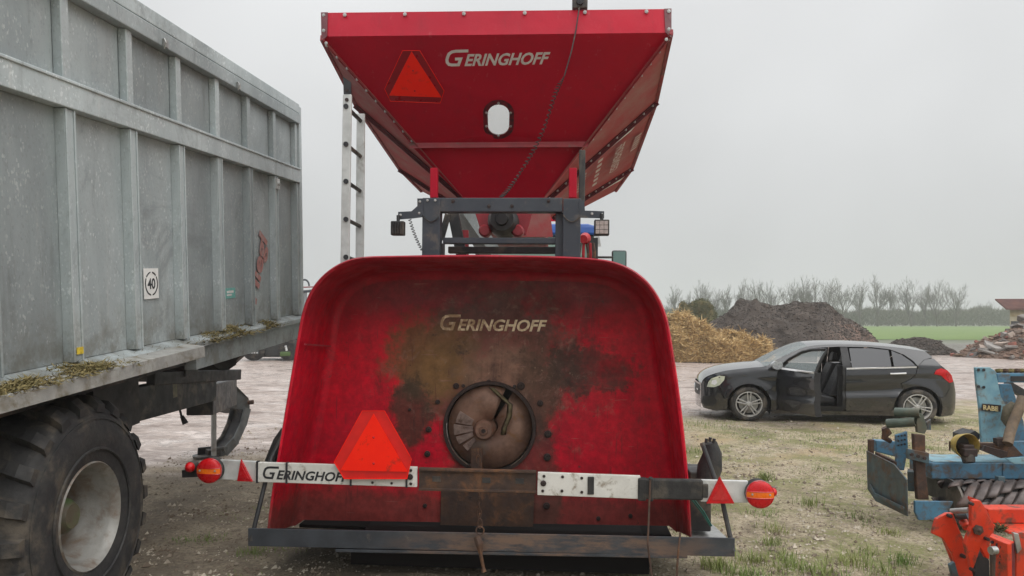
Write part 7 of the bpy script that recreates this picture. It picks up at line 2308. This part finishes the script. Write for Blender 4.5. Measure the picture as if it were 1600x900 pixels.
def make_stones():
    rnd = random.Random(23)
    st = NT('gravel_and_clods')
    vo = st.voro(9, out=1)
    sp = st.t.nodes.new('ShaderNodeSeparateColor'); st.L(vo, sp.inputs[0])
    c = st.mix(st.ramp(sp.outputs[0], 0.2, 0.9), (0.17, 0.13, 0.095), (0.52, 0.46, 0.37))
    m = MB()
    for _ in range(26000):
        y = 4.7 + 11 * rnd.random() ** 2.0
        x = rnd.uniform(-4.5, 8.5)
        if y > wet_start(x) + 3: continue
        r = rnd.uniform(0.004, 0.012) * (1 if rnd.random() < 0.93 else rnd.uniform(1.6, 3.2))
        cpt = Vector((x, y, ground_z(x, y) + r * 0.25))
        v = [cpt + Vector(q) * r * rnd.uniform(0.6, 1.3) for q in ((1, 0, 0), (-0.5, 0.87, 0), (-0.5, -0.87, 0), (0.2, 0.1, 0.75), (0, 0, -0.6))]
        m.add(v, [(0, 1, 3), (1, 2, 3), (2, 0, 3), (1, 0, 4), (2, 1, 4), (0, 2, 4)])
    # crumbled clods, in drifts
    for _ in range(16000):
        y = 4.8 + 8 * rnd.random() ** 1.8
        x = rnd.uniform(-4.2, 7.5)
        if y > wet_start(x) + 1 or mnoise.noise(Vector((x * 1.2, y * 1.2, 31))) < 0.05 + 0.2 * rnd.random(): continue
        r = rnd.uniform(0.008, 0.022)
        cpt = Vector((x, y, ground_z(x, y) + r * 0.2))
        v = [cpt + Vector(q) * r * rnd.uniform(0.5, 1.4) for q in ((1, 0, 0), (-0.5, 0.87, 0), (-0.5, -0.87, 0), (0.2, 0.1, 0.8), (0, 0, -0.6))]
        m.add(v, [(0, 1, 3), (1, 2, 3), (2, 0, 3), (1, 0, 4), (2, 1, 4), (0, 2, 4)])
    o = m.build('gravel', st.done(c, 0.9))
    tag(o, 'small stones and crumbs of earth strewn over the yard', 'gravel', kind='stuff')

def make_haze():
    m = MB().span((-400, -45, -1.4), (400, 400, 17.5))
    me = bpy.data.meshes.new('haze')
    me.from_pydata([tuple(p) for p in m.v], [], m.f)
    mt = bpy.data.materials.new('haze_air')
    mt.use_nodes = True
    nt = mt.node_tree
    nt.nodes.clear()
    ou = nt.nodes.new('ShaderNodeOutputMaterial')
    pv = nt.nodes.new('ShaderNodeVolumePrincipled')
    pv.inputs['Color'].default_value = (0.97, 0.98, 0.98, 1)
    pv.inputs['Density'].default_value = 0.0012
    pv.inputs['Anisotropy'].default_value = 0.3
    nt.links.new(pv.outputs[0], ou.inputs['Volume'])
    me.materials.append(mt)
    o = bpy.data.objects.new('haze', me)
    COL.objects.link(o)
    tag(o, kind='stuff')
    bm = bmesh.new(); bm.from_mesh(me); bmesh.ops.recalc_face_normals(bm, faces=bm.faces); bm.to_mesh(me); bm.free()
make_haze()
make_trailer(); make_running_gear(); make_trailer_wheel(); make_clippings()
make_tunnel(); make_rear_bar(); make_light_bar(); make_hopper(); make_frame(); make_ladder(); make_chain()
make_tractor(); make_car(); make_cultivator(); make_orange()
make_heaps(); make_rubble(); make_building(); make_trees(); make_far_left()
make_grass(); make_stones()
